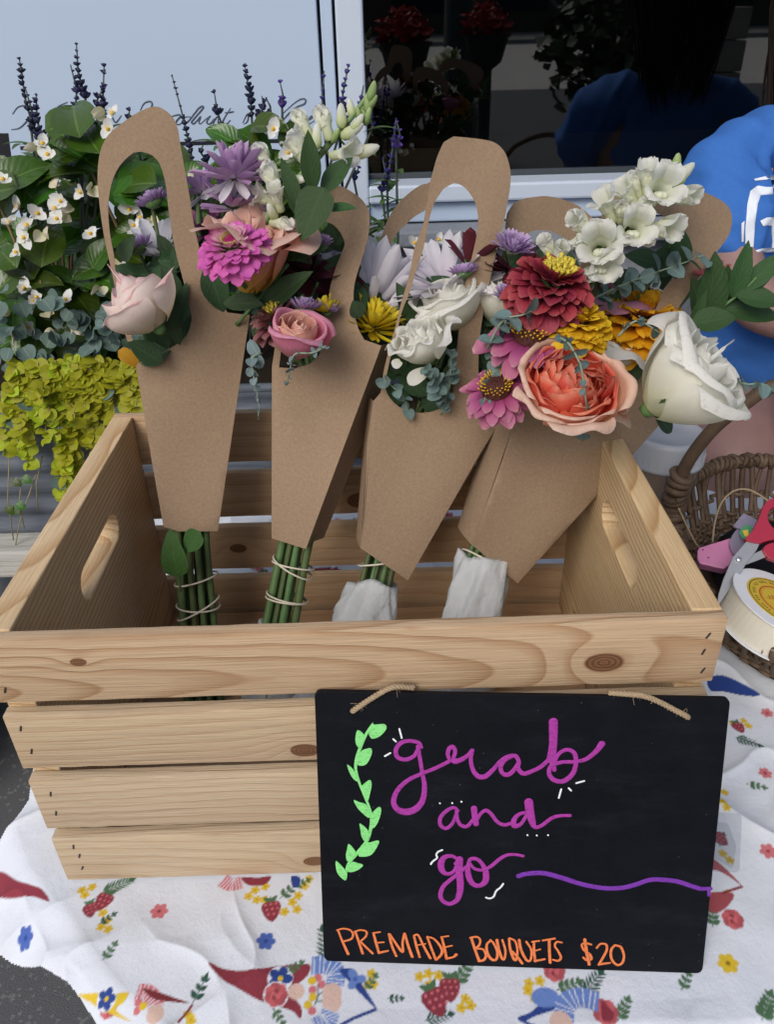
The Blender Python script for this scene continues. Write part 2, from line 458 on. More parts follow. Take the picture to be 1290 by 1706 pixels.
# ---- leaf and petal makers
def petal(L, W, prof='round', nu=4, nv=7, cup=0., arc=0., curl=0., ruffle=0., fold=0., seed=0, thick=0):
    """petal or leaf along +Y from the origin, upper face +Z. arc / curl: degrees bent up along the length / near the tip"""
    rg = random.Random(seed); vs = []; tt = []; ss = []
    y = z = 0.; prev = 0.
    ph = rg.uniform(0, 6.3)
    P = {'round': lambda t: (max(0, math.sin(math.pi * (.06 + .94 * t) ** .75)) ** .55) if t < 1 else .0,
         'rose': lambda t: [.28, .55, .78, .93, 1., .98, .86, .6][min(7, int(t * 7))] if False else (.25 + .75 * math.sin(math.pi * .5 * min(1, t * 1.35)) if t < .74 else max(.0, 1 - ((t - .74) / .26) ** 2.2 * .62)),
         'strap': lambda t: .55 + .45 * min(1, t * 2.2) if t < .72 else max(.02, math.sqrt(max(0, 1 - ((t - .72) / .28) ** 2))),
         'spat': lambda t: .32 + .68 * min(1, t * 1.5) ** 1.2 if t < .72 else max(.04, math.sqrt(max(0, 1 - ((t - .72) / .285) ** 2))),
         'leaf': lambda t: max(.0, math.sin(math.pi * t ** .85)) ** .85 if 0 < t < 1 else .03,
         'ovate': lambda t: max(.0, math.sin(math.pi * t ** .62)) ** .75 if 0 < t < 1 else .04,
         'lobe': lambda t: .55 + .45 * math.sin(math.pi * .5 * min(1, t * 1.6)) if t < .6 else max(.1, math.sqrt(max(0, 1 - ((t - .6) / .41) ** 2))),
         }[prof]
    for j in range(nv + 1):
        t = j / nv
        if j:
            tm = (t + prev) / 2
            an = R(arc) * tm + R(curl) * max(0, (tm - .55) / .45) ** 1.6
            y += math.cos(an) * L / nv; z += math.sin(an) * L / nv
        prev = t
        w = W * .5 * P(t)
        an = R(arc) * t + R(curl) * max(0, (t - .55) / .45) ** 1.6
        for i in range(nu + 1):
            s = -1 + 2 * i / nu
            up = cup * w * s * s + fold * w * abs(s) + ruffle * L * t * math.sin(ph + s * 5.5 + t * 3) * (abs(s) * .6 + t * .5)
            vs.append((s * w, y - math.sin(an) * up, z + math.cos(an) * up)); tt.append(t); ss.append(s)
    n1 = nu + 1
    fs = [(j * n1 + i, j * n1 + i + 1, (j + 1) * n1 + i + 1, (j + 1) * n1 + i) for j in range(nv) for i in range(nu)]
    return vs, fs, tt, ss
def petal_mesh(name, mat, *a, **k):
    vs, fs, tt, ss = petal(*a, **k)
    return mesh(name, vs, fs, mat, True, pt=tt, ps=ss)
def petal_mat(name, stops, var=.1, rough=.55, trans=.3, vein=.12, spec=.3, tint=None, nscale=(7, 1.2)):
    """colour runs along the petal (its own pigment), a little different from petal to petal"""
    t = NT(name, rough, spec)
    c = t.ramp(t.attr('pt'), stops)
    vec = t.n('CombineXYZ', X=t.math('MULTIPLY', t.attr('ps'), nscale[0]), Y=t.math('MULTIPLY', t.attr('pt'), nscale[1]), Z=t.math('MULTIPLY', t.rnd(), 50.))
    nz = t.noise(vec, 1.6, 3, .6)
    c = t.mix(t.math('MULTIPLY', t.math('SUBTRACT', nz, .35, clamp=True), vein * 3), c, tint or [x * .55 for x in stops[len(stops) // 2][1]])
    edge = t.math('MULTIPLY', t.math('SUBTRACT', t.attr('pt'), .80, clamp=True), t.math('SUBTRACT', t.noise(t.gen(), 260, 3, .6), .52, clamp=True))
    c = t.mix(t.math('MULTIPLY', edge, 14., clamp=True), c, [x * .5 + .06 * (1 - i * .4) for i, x in enumerate(stops[-1][1])])
    hsv = t.n('HueSaturation', Hue=t.math('ADD', .5 - var * .06, t.math('MULTIPLY', t.rnd(), var * .12)), Saturation=1., Value=t.math('ADD', 1 - var, t.math('MULTIPLY', t.rnd(), var * 2)), Color=c)
    t.col(hsv); t.bump(nz, .0004)
    if trans: t.translucent(hsv, trans * 1.2)
    return t.m
def leaf_mat(name, c, c2, rough=.4, spec=.5, trans=.2, var=.18, rib=(.2, .3, .1), ribw=.07):
    t = NT(name, rough, spec)
    ps = t.math('ABSOLUTE', t.attr('ps')); pt = t.attr('pt')
    sv = t.math('SINE', t.math('MULTIPLY', t.math('SUBTRACT', pt, t.math('MULTIPLY', ps, .35)), 46.))
    nz = t.noise(t.obj(), 90, 4, .6)
    k = t.mix(nz, c, c2)
    k = t.mix(t.math('MULTIPLY', t.math('GREATER_THAN', sv, .9), .04), k, rib)
    k = t.mix(t.math('MULTIPLY', t.math('LESS_THAN', ps, ribw), .6), k, rib)
    hsv = t.n('HueSaturation', Hue=t.math('ADD', .5 - var * .1, t.math('MULTIPLY', t.rnd(), var * .2)), Saturation=1., Value=t.math('ADD', 1 - var, t.math('MULTIPLY', t.rnd(), var * 2)), Color=k)
    t.col(hsv); t.bump(t.math('ADD', t.math('MULTIPLY', sv, .10), nz), .0006)
    if trans: t.translucent(hsv, trans)
    return t.m
def basis(pos, y, z):
    """matrix whose Y runs along y and whose Z faces z as far as it can"""
    y = Vector(y).normalized(); x = y.cross(Vector(z)); x = x.normalized() if x.length > 1e-6 else y.orthogonal().normalized()
    z = x.cross(y)
    M = Matrix((x, y, z)).transposed().to_4x4(); M.translation = Vector(pos); return M
def frame(pos, z, spin=0.):
    z = Vector(z).normalized(); x = z.orthogonal().normalized(); q = Matrix.Rotation(spin, 3, z); x = q @ x
    M = Matrix((x, z.cross(x), z)).transposed().to_4x4(); M.translation = Vector(pos); return M
def S(k): return Matrix.Diagonal((k, k, k, 1)) if not hasattr(k, '__len__') else Matrix.Diagonal((*k, 1))

M_begl = leaf_mat('begonia_leaf', (.032, .085, .008), (.065, .135, .013), .27, .5, .22, .3, (.14, .24, .05), .05)
M_begs = plain('begonia_stem', (.22, .14, .07), .5, .4)
M_white = petal_mat('begonia_white', [(0, (.75, .74, .6)), (.5, (.82, .82, .78)), (1, (.84, .84, .82))], .05, .5, .25, .03)
M_yel = plain('yellow_stamens', (.75, .42, .02), .6, .3, .2, 300)
M_bud = petal_mat('begonia_bud', [(0, (.62, .6, .35)), (1, (.8, .72, .6))], .06, .5, .25, .05)
rg = random.Random(3)
LEAVES = [petal_mesh('begonia_leaf', M_begl, .062, .046, 'ovate', 6, 9, fold=.32, arc=-28, curl=-18, ruffle=.03, seed=i) for i in range(3)]
PLANTS = [((-.60, .74), 'begonia with glossy leaves and white blossoms at the far left of the trough'), ((-.43, .72), 'white flowering begonia whose clusters show left of the first paper handle'),
          ((-.28, .74), 'glossy leaved begonia seen through the first paper handle'), ((-.10, .75), 'begonia with white blossoms behind the tall white snapdragon')]
begs = [root('begonia', (x, y, TZ - .02), lab, 'plant', 'begonias in the zinc trough') for (x, y), lab in PLANTS]
def nearest_plant(p): return min(begs, key=lambda b: (WM[b.name].translation - p).length)
# upper outline of the leaf mass, in photo pixels, taken at its own depth in the trough
OUT = [(-20, 275), (40, 255), (90, 210), (120, 165), (140, 200), (200, 225), (260, 262), (330, 268), (420, 250), (470, 245), (520, 268), (560, 325), (590, 335)]
def top_of(u): return float(np.interp(u, [p[0] for p in OUT], [p[1] for p in OUT]))
def beg_leaf(u, v, Y, s, par=None):
    p = atY(u, v, Y); par = par or nearest_plant(p)
    an = rg.uniform(-2.6, 2.6); d = (RIGHT * math.sin(an) + UP * math.cos(an) * .8 + TOW * rg.uniform(-.3, .5)).normalized()
    nrm = (TOW + Vector((0, 0, .9)) + Vector((rg.gauss(0, .4), rg.gauss(0, .4), rg.gauss(0, .3)))).normalized()
    M = basis(p - d * .03 * s, d, nrm) @ S(s)
    inst(rg.choice(LEAVES), 'leaf', M, par)
    return p
nl = 0
BSTEM = {b.name: B() for b in begs}
while nl < 290:
    u = rg.uniform(-30, 600); v = rg.uniform(170, 590)
    if v < top_of(u) + 12 or (v > 520 and u > 330) or (u > 500 and v > 480): continue
    Y = rg.uniform(.64, .86); s = rg.uniform(.62, 1.15)
    p = beg_leaf(u, v, Y, s); nl += 1
    b0 = WM[nearest_plant(p).name].translation
    if nl % 4 == 0:
        q = b0.lerp(p, .5) + Vector((0, 0, .02)); BSTEM[nearest_plant(p).name].tube([b0, q, p], [.003, .0022, .0014], 5)
for (u, v, s) in ((122, 190, 1.15), (145, 222, 1.2), (150, 250, .9), (115, 245, 1.), (100, 285, 1.2), (40, 285, 1.), (370, 225, .7), (400, 230, .75), (430, 240, .9), (448, 208, .8), (492, 225, .8), (30, 440, 1.), (70, 500, 1.), (150, 520, 1.), (190, 470, 1.1), (110, 560, .9), (20, 540, 1.), (170, 570, .9), (60, 565, .8), (205, 540, 1.), (220, 500, 1.), (245, 300, 1.3), (75, 400, 1.2), (130, 470, 1.), (80, 470, 1.1), (40, 310, 1.), (60, 320, 1.), (12, 330, 1.1)):
    beg_leaf(u, v, .66, s)
for b in begs: BSTEM[b.name].build('stem', M_begs, b)
bp = petal_mesh('begonia_petal', M_white, .0138, .012, 'round', 4, 5, cup=.25, arc=25)
bbud = petal_mesh('begonia_bud_petal', M_bud, .016, .016, 'round', 4, 5, cup=.7, arc=40)
ym = mesh('stamen_ball', *(lambda s: (s.v, s.f))(B().lathe([(0.0005, -.003), (.0028, -.002), (.0036, .0005), (.002, .003), (.0004, .0036)], (0, 0, 0), n=8)), M_yel)
WH = [(62, 356), (45, 376), (70, 388), (40, 396), (92, 348), (110, 356), (102, 335), (135, 320), (152, 316), (70, 240), (80, 258), (60, 250), (235, 362), (222, 376), (250, 368), (228, 385), (40, 480), (12, 512), (46, 546), (38, 536), (92, 556), (132, 546), (138, 538), (165, 478), (55, 500), (60, 495), (20, 555),
      (455, 215), (508, 218), (470, 285), (480, 255), (188, 190), (175, 188), (30, 345), (15, 372), (120, 345), (240, 395), (690, 405), (712, 412), (730, 400), (390, 250), (190, 440), (95, 365), (28, 420), (85, 300), (205, 445), (150, 390), (75, 520), (110, 500), (215, 350), (330, 290), (5, 300), (180, 215)]
for i, (u, v) in enumerate(WH):
    p = atY(u, v, .70 if u > 600 else .625 + .02 * rg.random()); par = nearest_plant(p)
    if i % 3 == 2 or v > 500 and i % 2:
        for k in range(2):
            inst(bbud, 'bud', frame(p, (TOW * .4 + RIGHT * rg.uniform(-1, 1) - UP * rg.random()).normalized(), rg.random() * 6) @ Matrix.Rotation(math.pi * k, 4, 'Z') @ Matrix.Rotation(R(70), 4, 'X'), par)
    else:
        F = frame(p, (TOW * 1.0 + RIGHT * rg.uniform(-.6, .6) + UP * rg.uniform(-.3, .6)).normalized(), rg.random() * 6)
        fsz = rg.uniform(.68, 1.05)
        for k in range(4):
            inst(bp, 'petal', F @ Matrix.Rotation(math.pi / 2 * k, 4, 'Z') @ Matrix.Rotation(R(12 + rg.gauss(0, 14)), 4, 'X') @ S((fsz * (.75 if k % 2 else 1.05) * rg.uniform(.85, 1.15),) * 3), par)
        inst(ym, 'stamens', F @ Matrix.Translation((0, 0, .002)) @ S(.62), par)

# ---- salvia spikes
M_sal = petal_mat('salvia_blue', [(0, (.055, .035, .20)), (.6, (.085, .06, .32)), (1, (.12, .09, .40))], .35, .6, .1, .2)
M_sald = petal_mat('salvia_dark', [(0, (.03, .035, .07)), (.6, (.05, .055, .13)), (1, (.07, .07, .17))], .3, .6, .1, .2)
M_sals = plain('salvia_stem', (.07, .09, .07), .6, .3)
M_sall = leaf_mat('salvia_leaf', (.06, .13, .03), (.10, .19, .05), .5, .4, .25, .2, (.15, .25, .08))
sal_leaf = petal_mesh('salvia_leaf', M_sall, .05, .013, 'leaf', 4, 7, fold=.25, arc=-40, seed=4)
SAL = [('slender pair of blue salvia spikes at the far left edge of the trough', .70, [((62, 235), (32, 100)), ((75, 240), (60, 160)), ((52, 220), (42, 148))], 'g'),
       ('cluster of three dark blue salvia spikes left of the first paper handle', .72, [((124, 190), (117, 108)), ((142, 165), (127, 75)), ((172, 210), (173, 112)), ((165, 190), (170, 150))], 'd'),
       ('leaning blue salvia spike just right of the first paper handle', .73, [((322, 275), (287, 128)), ((345, 270), (338, 240)), ((222, 215), (215, 185))], 'd'),
       ('pair of blue salvia spikes above the lavender chrysanthemum', .74, [((372, 215), (357, 155)), ((420, 205), (408, 112)), ((432, 195), (436, 160)), ((450, 190), (444, 165))], 'd'),
       ('purple salvia spikes in front of the white window post', .75, [((470, 180), (467, 138)), ((538, 190), (540, 118)), ((572, 200), (580, 112)), ((598, 190), (606, 142)), ((622, 210), (618, 160))], 'p'),
       ('violet salvia with leafy stems against the lower window corner', .76, [((645, 300), (660, 200)), ((636, 320), (638, 266)), ((590, 300), (597, 280)), ((660, 245), (662, 205))], 'v')]
SFL = [mesh('salvia_floret', *(lambda p: (p[0], p[1]))(petal(.009, .0075, 'lobe', 3, 4, cup=.9, arc=60, seed=1)), m_, True) for m_ in (M_sal, M_sald)]
for me_ in SFL:
    n_ = len(me_.vertices); a_ = me_.attributes.new('pt', 'FLOAT', 'POINT'); a_.data.foreach_set('value', np.linspace(0, 1, n_).astype(np.float32))
for lab, Y, spikes, kind in SAL:
    base = atY(spikes[0][0][0], 560, Y); base.z = TZ - .02
    s_ = root('salvia', base, lab, 'plant', 'salvias in the zinc trough')
    for (a, b_) in spikes:
        p0 = atY(*a, Y); p1 = atY(*b_, Y - .01)
        bb = B(); bend = Vector((rg.uniform(-.01, .01), 0, 0))
        bb.tube([Vector((base.x + (p0.x - base.x) * .5, Y, TZ - .02)), p0.lerp(base, .4) + bend, p0, p0.lerp(p1, .5) + bend * .6, p1], [.0022, .002, .0016, .0013, .0008], 6)
        st_ = bb.build('stem', M_sals, s_)
        L_ = (p1 - p0).length; thick = rg.uniform(.75, 1.1); n = max(3, int(L_ / .0062)); fl = B(); up = (p1 - p0).normalized()
        vs0, fs0, tt0, ss0 = petal(.0098, .008, 'lobe', 3, 4, cup=.9, arc=60, seed=2)
        for j in range(n):
            f = j / max(1, n - 1); c = p0.lerp(p1, f) + bend * .6 * math.sin(math.pi * f); k_ = (1.05 - .6 * f) * rg.uniform(.7, 1.35) * thick
            if rg.random() < .14: continue
            for q in range(5):
                an = 2 * math.pi * (q + .5 * (j % 2)) / 5 + rg.uniform(-.3, .3)
                d = Matrix.Rotation(an, 3, up) @ up.orthogonal().normalized()
                M = basis(c, d + up * rg.uniform(-.1, .7), up) @ S(k_ * rg.uniform(.75, 1.1))
                fl.add([M @ Vector(x) for x in vs0], fs0, tt0)
        o = inst(mesh('flower_spike', [v - WM[s_.name].translation for v in fl.v], fl.f, M_sal if kind in 'pv' else M_sald, True, pt=fl.t), 'flower_spike', Matrix.Translation(WM[s_.name].translation), s_)
    nleaf = 26 if kind in 'v' else 7
    for j in range(nleaf):
        a = spikes[j % len(spikes)][0]
        p = atY(a[0] + rg.uniform(-14, 14), a[1] + rg.uniform(20, 150 if kind == 'v' else 60), Y)
        an = rg.uniform(0, 6.3); d = Vector((math.cos(an), math.sin(an) - .3, .5))
        inst(sal_leaf, 'leaf', basis(p, d, (0, 0, 1)) @ S(rg.uniform(.6, 1.)), s_)

# ---- silver trailing dichondra and creeping jenny spilling over the rim
M_dich = leaf_mat('silver_leaf', (.07, .125, .105), (.14, .20, .175), .6, .3, .15, .2, (.2, .26, .22))
dl = petal_mesh('silver_leaf', M_dich, .017, .021, 'round', 6, 6, cup=.25, arc=-15, seed=2)
di = root('dichondra', (-.48, .62, TZ), 'silver grey round leaved trailing plant between the begonias and the yellow creeper', 'plant')
for i in range(95):
    u = rg.uniform(-20, 250); v = rg.gauss(560, 45)
    if u > 200 and v > 590: continue
    p = atY(u, v, rg.uniform(.595, .64))
    inst(dl, 'leaf', basis(p, (rg.uniform(-1, 1), -.5, rg.uniform(-1, .4)), TOW + Vector((rg.gauss(0, .4), 0, .5))) @ S(rg.uniform(.7, 1.2)), di)
for (u, v) in ((100, 790), (95, 690), (60, 640), (20, 690), (210, 670), (180, 640), (40, 660), (190, 760)):
    inst(dl, 'leaf', basis(atY(u, v, .585), (rg.uniform(-1, 1), -.5, -.5), TOW + Vector((0, 0, .5))) @ S(1.4), di)
M_jen = leaf_mat('yellow_green_leaf', (.32, .40, .018), (.50, .54, .03), .5, .3, .35, .25, (.5, .54, .08), .05)
jl = petal_mesh('jenny_leaf', M_jen, .0145, .0165, 'round', 4, 5, cup=.2, arc=-25, seed=5)
je = root('creeping_jenny', (-.45, .6, TZ), 'bright yellow green creeper hanging over the rim of the zinc trough', 'plant')
M_jst = plain('creeper_stem', (.28, .24, .1), .6, .3)
# where each strand ends in the photograph
STR = [(8, 750), (30, 760), (45, 775), (60, 700), (80, 690), (75, 740), (95, 740), (110, 810), (100, 830), (120, 850), (128, 790), (118, 760), (145, 740), (150, 700), (160, 760), (150, 740), (170, 690), (190, 720), (180, 660), (210, 700), (225, 680), (232, 650), (140, 680), (60, 660), (20, 690), (200, 640), (222, 690), (50, 740), (35, 720), (125, 700), (175, 670), (90, 660), (215, 650), (105, 700), (110, 780), (160, 650), (10, 680), (70, 650)]
cnt = 0; extra = B(); vs0, fs0, tt0, ss0 = petal(.0145, .0165, 'round', 4, 5, cup=.2, arc=-25, seed=5); es = []
jst = B()
for (u, v) in STR:
    u0 = u + rg.uniform(-25, 45); e = atY(u, v, rg.uniform(.555, .59)); s0 = atY(u0, 600, .62); s0.z = TZ + .02
    P = [Vector(p) for p in spline([tuple(s0), tuple(atY((u0 + u) / 2 + 4, 612 + rg.uniform(-12, 18), .588)), tuple(atY(u + rg.uniform(-5, 5), (630 + v) / 2, .58)), tuple(e)], 8)]
    jst.tube(P, .0009, 5)
    acc = 0; last = P[0]; side = 1
    for i in range(1, len(P)):
        seg = P[i] - P[i - 1]; acc += seg.length
        while acc > .0105:
            acc -= .0105; side = -side
            c = P[i] - seg.normalized() * acc
            for q in (0, 1):
                d = Vector((side * (1 if q else -1) * rg.uniform(.3, 1.1), rg.uniform(-1.1, .1), rg.uniform(-.9, .5)))
                M = basis(c, d, Vector((rg.gauss(0, .7), -.7 + rg.gauss(0, .4), .9))) @ S(rg.uniform(.6, 1.2))
                if cnt < 300: inst(jl, 'leaf', M, je); cnt += 1
                else: extra.add([M @ Vector(x) for x in vs0], fs0, tt0); es += ss0
jst.build('runner', M_jst, je)
if extra.v: tag(obj('leaves', extra.v, extra.f, M_jen, je, True, pt=extra.t, ps=es), kind='stuff')
# thin dry runners hanging in front of the trough
dr = B()
for (u, v, w, x) in ((15, 760, 22, 900), (60, 790, 20, 935), (35, 800, 40, 880), (70, 760, 62, 850)):
    dr.tube([atY(u, v, .585), atY((u + w) / 2 - 6, (v + x) / 2, .582), atY(w, x, .58)], .0008, 5)
dr.build('runner', M_jst, di)
gl_ = petal_mesh('runner_leaf', M_begl, .016, .014, 'ovate', 4, 5, arc=-20)
for (u, v) in ((10, 842), (25, 838), (18, 800), (14, 932), (35, 795), (30, 845)):
    inst(gl_, 'leaf', basis(atY(u, v, .58), (rg.uniform(-1, 1), -.2, -.4), TOW), di)
# ================================================================ table and printed cloth
t = NT('table_plastic', .5, .4); t.col((.55, .55, .52)); M_tab = t.m
TABP = [(-.284, .62), (-.284, .05), (-.262, .016), (-.225, -.018), (-.165, -.078), (-.12, -.108), (1.25, -.112), (1.25, .62)]
tb = root('folding_table', (.45, .25, GZ), 'folding table under the white printed cloth', 'table')
obj('table_top', *(lambda s: s)(solid([(x, y, -.006) for x, y in TABP], [tuple(range(len(TABP)))], .035, Vector((0, 0, 1)))), M_tab, tb, False)
for x in (-.14, 1.15):
    for y in (.0, .55):
        B().tube([(x, y, -.04), (x, y, GZ)], .014, 10).build('leg', plain('grey_metal', (.2, .2, .21), .4, .5, Metallic=.6), tb)

def vnoise(x, y, seed, per):
    g = np.random.RandomState(seed).rand(64, 64); x = np.asarray(x) / per; y = np.asarray(y) / per
    xi = np.floor(x).astype(int); yi = np.floor(y).astype(int); fx = x - xi; fy = y - yi
    fx = fx * fx * (3 - 2 * fx); fy = fy * fy * (3 - 2 * fy)
    a = g[yi % 64, xi % 64]; b = g[yi % 64, (xi + 1) % 64]; c = g[(yi + 1) % 64, xi % 64]; d = g[(yi + 1) % 64, (xi + 1) % 64]
    return (a * (1 - fx) + b * fx) * (1 - fy) + (c * (1 - fx) + d * fx) * fy
def outside(x, y, poly):
    """distance outside a polygon (0 inside)"""
    x = np.asarray(x, float); y = np.asarray(y, float); d = np.full(x.shape, 1e9); m = len(poly)
    for i in range(m):
        (ax, ay), (bx, by) = poly[i], poly[(i + 1) % m]; ex, ey = bx - ax, by - ay
        k = np.clip(((x - ax) * ex + (y - ay) * ey) / (ex * ex + ey * ey), 0, 1)
        d = np.minimum(d, np.hypot(x - ax - k * ex, y - ay - k * ey))
    return np.where(inpoly(x, y, poly), 0, d)
def cloth_h(x, y):
    x = np.asarray(x, float); y = np.asarray(y, float)
    D = outside(x, y, TABP); z = -1.0 * (np.sqrt(D * D + .012 ** 2) - .012) - 3. * np.clip(D - .08, 0, None)
    # flat where the crate and the sign stand, creased elsewhere
    k = np.clip(np.minimum(outside(x, y, [(-.23, 0), (.23, 0), (.23, .32), (-.23, .32)]), outside(x, y, [(-.045, -.095), (.24, -.095), (.24, 0), (-.045, 0)])) / .05, 0.05, 1)
    k2 = .35 + .65 * np.clip(D / .03, 0, 1)
    wx = x + .03 * vnoise(x, y, 5, .09); wy = y + .03 * vnoise(x, y, 6, .08)
    r1 = 1 - np.abs(2 * vnoise(wx * .8 + wy * .6, wy * .5 - wx * .3, 1, .065) - 1)
    r2 = 1 - np.abs(2 * vnoise(wx * .5 - wy * .9, wy * .4 + wx * .9, 2, .045) - 1)
    r3 = vnoise(x, y, 3, .022)
    z = z + k * ((r1 ** 3) * .0052 + (r2 ** 4) * .0036 + r3 * .0011) * (.55 + 1.1 * k2)
    z += np.where(D > 0, .004 * np.sin((x * .7 - y * .9) * 75 + 2 * vnoise(x, y, 8, .05)) * np.clip(D / .05, 0, 1), 0)
    # the ridge that runs from the crate's corner to the front edge
    return z
def cloth_at(u, v):
    d = ray(u, v); z = 0.
    for _ in range(40):
        k = (z - CAM.z) / d.z; p = CAM + d * k; z = .6 * z + .4 * float(cloth_h(p.x, p.y))
    return p
def spaced(*seg):
    out = [seg[0][0]]
    for a, b, s in seg:
        n = max(1, round((b - a) / s)); out += list(a + (b - a) * (np.arange(n) + 1) / n)
    return np.array(out)
xs = spaced((-.40, .30, .0009), (.30, .44, .0012), (.44, .70, .004), (.70, 1.26, .02))
ys = spaced((-.24, -.12, .003), (-.12, .03, .0010), (.03, .24, .0016), (.24, .50, .003), (.50, .625, .006))
GX, GY = np.meshgrid(xs, ys)
GZc = cloth_h(GX, GY)
CC = np.empty(GX.shape + (3,)); CC[:] = (.70, .735, .79)
def paint(poly, c, a=1.):
    """print a filled outline (table coordinates) on the cloth"""
    q = np.asarray([(p[0], p[1]) for p in poly], float)
    i0, i1 = np.searchsorted(xs, [q[:, 0].min() - .002, q[:, 0].max() + .002]); j0, j1 = np.searchsorted(ys, [q[:, 1].min() - .002, q[:, 1].max() + .002])
    if i1 - i0 < 1 or j1 - j0 < 1: return
    X = GX[j0:j1, i0:i1]; Y = GY[j0:j1, i0:i1]; cov = 0
    for dx, dy in ((-.25, -.25), (.25, -.25), (-.25, .25), (.25, .25)): cov = cov + inpoly(X + dx * .0009, Y + dy * .001, q) * .25
    cov = (cov * a)[..., None]
    CC[j0:j1, i0:i1] = CC[j0:j1, i0:i1] * (1 - cov) + np.array(c) * cov
def pp(u, v): p = cloth_at(u, v); return np.array((p.x, p.y))
RED, DRED, PNK, BLU, DBL, YEL, GRN, DGR, SKN, WHT, ROS = (.255, .038, .055), (.19, .03, .035), (.60, .17, .19), (.07, .13, .42), (.025, .06, .25), (.68, .48, .03), (.075, .16, .075), (.03, .09, .06), (.68, .48, .40), (.72, .75, .80), (.42, .09, .10)
LBL = (.14, .24, .55)
def circ(c, r, n=14, sq=1., an=0.):
    return [(c[0] + r * math.cos(k * 2 * math.pi / n) * math.cos(an) - r * sq * math.sin(k * 2 * math.pi / n) * math.sin(an), c[1] + r * math.cos(k * 2 * math.pi / n) * math.sin(an) + r * sq * math.sin(k * 2 * math.pi / n) * math.cos(an)) for k in range(n)]
def p_flower(c, r, col, mid=None, n=5, rot=0.):
    for k in range(n):
        a = rot + k * 2 * math.pi / n; paint(circ((c[0] + .58 * r * math.cos(a), c[1] + .58 * r * math.sin(a)), .44 * r, 12, .85, a), col)
    paint(circ(c, .45 * r), col); paint(circ(c, .22 * r), mid or [x * .55 for x in col])
def p_leaf(a, b, w, col=GRN):
    a = np.asarray(a); b = np.asarray(b); d = b - a; n = np.array((-d[1], d[0])) * w
    paint([a + d * t + n * s * math.sin(math.pi * t ** .8) for t, s in [(0, 1), (.2, 1), (.4, 1), (.6, 1), (.8, 1), (1, 1), (.8, -1), (.6, -1), (.4, -1), (.2, -1)]], col)
def p_line(pts, w, col):
    P = [np.asarray(p, float) for p in pts]
    for a, b in zip(P, P[1:]):
        d = b - a; n = np.array((-d[1], d[0])) / (np.hypot(*d) + 1e-9) * w / 2; paint([a + n, b + n, b - n, a - n], col)
def p_twig(a, an, L, n=6, col=GRN, w=.28, lw=.0008):
    a = np.asarray(a); d = np.array((math.cos(an), math.sin(an))); p_line([a, a + d * L], lw, col)
    for k in range(n):
        c = a + d * L * (k + .6) / n; l = L * .42 * (1 - .45 * k / n)
        for s in (1, -1):
            e = an + s * .85; p_leaf(c, c + l * np.array((math.cos(e), math.sin(e))), w if n < 6 else .13, col)
    p_leaf(a + d * L * .9, a + d * L * 1.25, w, col)
def p_straw(c, r, an=-1.2):
    c = np.asarray(c); d = np.array((math.cos(an), math.sin(an))); n = np.array((-d[1], d[0]))
    paint([c + r * (d * y + n * x) for x, y in ((0, 1.15), (.4, .85), (.75, .3), (.95, -.35), (.8, -.8), (.35, -1), (-.35, -1), (-.8, -.8), (-.95, -.35), (-.75, .3), (-.4, .85))], RED)
    for k in range(9): paint(circ(c + r * (d * (-.65 + .5 * (k // 3)) + n * (-.5 + .5 * (k % 3) + .1 * (k // 3))), r * .13, 6), PNK)
    for s in (-.7, 0, .7): p_leaf(c - d * r * .9, c - d * r * 1.5 + n * s * r, .25, GRN)
def p_rose(c, r, col=ROS):
    for k in range(7): paint(circ((c[0] + .55 * r * math.cos(k * .9), c[1] + .55 * r * math.sin(k * .9)), r * .5, 10), [min(1, x * (1.35 if k % 2 else 1.)) for x in col])
    for k in range(5): paint(circ((c[0] + .25 * r * math.cos(k * 1.3 + .4), c[1] + .25 * r * math.sin(k * 1.3 + .4)), r * .24, 8), [x * (.6 if k % 2 else 1.5) for x in col])
def p_sleeve(pts, w, c1, c2, n=9):
    s = spline(pts, 8); m = len(s); N_ = []
    for i in range(m):
        d = s[min(i + 1, m - 1)] - s[max(i - 1, 0)]; N_.append(np.array((-d[1], d[0])) / (np.hypot(*d) + 1e-9) * w / 2)
    paint([a + k for a, k in zip(s, N_)] + [a - k for a, k in list(zip(s, N_))[::-1]], c1)
    for k in range(n):
        i = min(m - 2, int((k + .5) * (m - 1) / n)); d = s[i + 1] - s[i]; d = d / (np.hypot(*d) + 1e-9) * .0007
        paint([s[i] + N_[i], s[i] + N_[i] + d, s[i] - N_[i] + d, s[i] - N_[i]], c2)
q = lambda *P: [pp(*p) for p in P]
# --- what the cloth shows round the crate, front to right
for (u, v, r, c, mid) in ((265, 1518, .0066, PNK, RED), (443, 1568, .0068, BLU, DBL), (42, 1563, .0066, BLU, DBL), (1214, 1605, .0072, YEL, (.3, .16, .02)), (1276, 1288, .006, PNK, RED), (1281, 1418, .0066, PNK, RED), (1279, 1188, .0055, PNK, RED)):
    p_flower(pp(u, v), r, c, mid, 6)
for (u, v) in ((414, 1493), (425, 1483), (442, 1477), (441, 1499), (428, 1499), (474, 1519), (497, 1492), (487, 1503), (495, 1515), (153, 1478), (136, 1483), (141, 1491), (171, 1521), (178, 1534), (180, 1548), (168, 1544), (699, 1627), (714, 1622), (716, 1641), (731, 1625), (776, 1664), (769, 1679), (785, 1675),
               (882, 1638), (900, 1634), (880, 1650), (891, 1662), (619, 1622), (622, 1640), (613, 1640), (1208, 1320), (1205, 1335), (1212, 1345), (1222, 1205), (1240, 1201), (1248, 1209), (1214, 1489), (1217, 1433), (1205, 1422), (1208, 1500), (515, 1465), (508, 1476), (312, 1690), (318, 1700)):
    p_flower(pp(u, v), .0037, YEL, (.55, .28, .02))
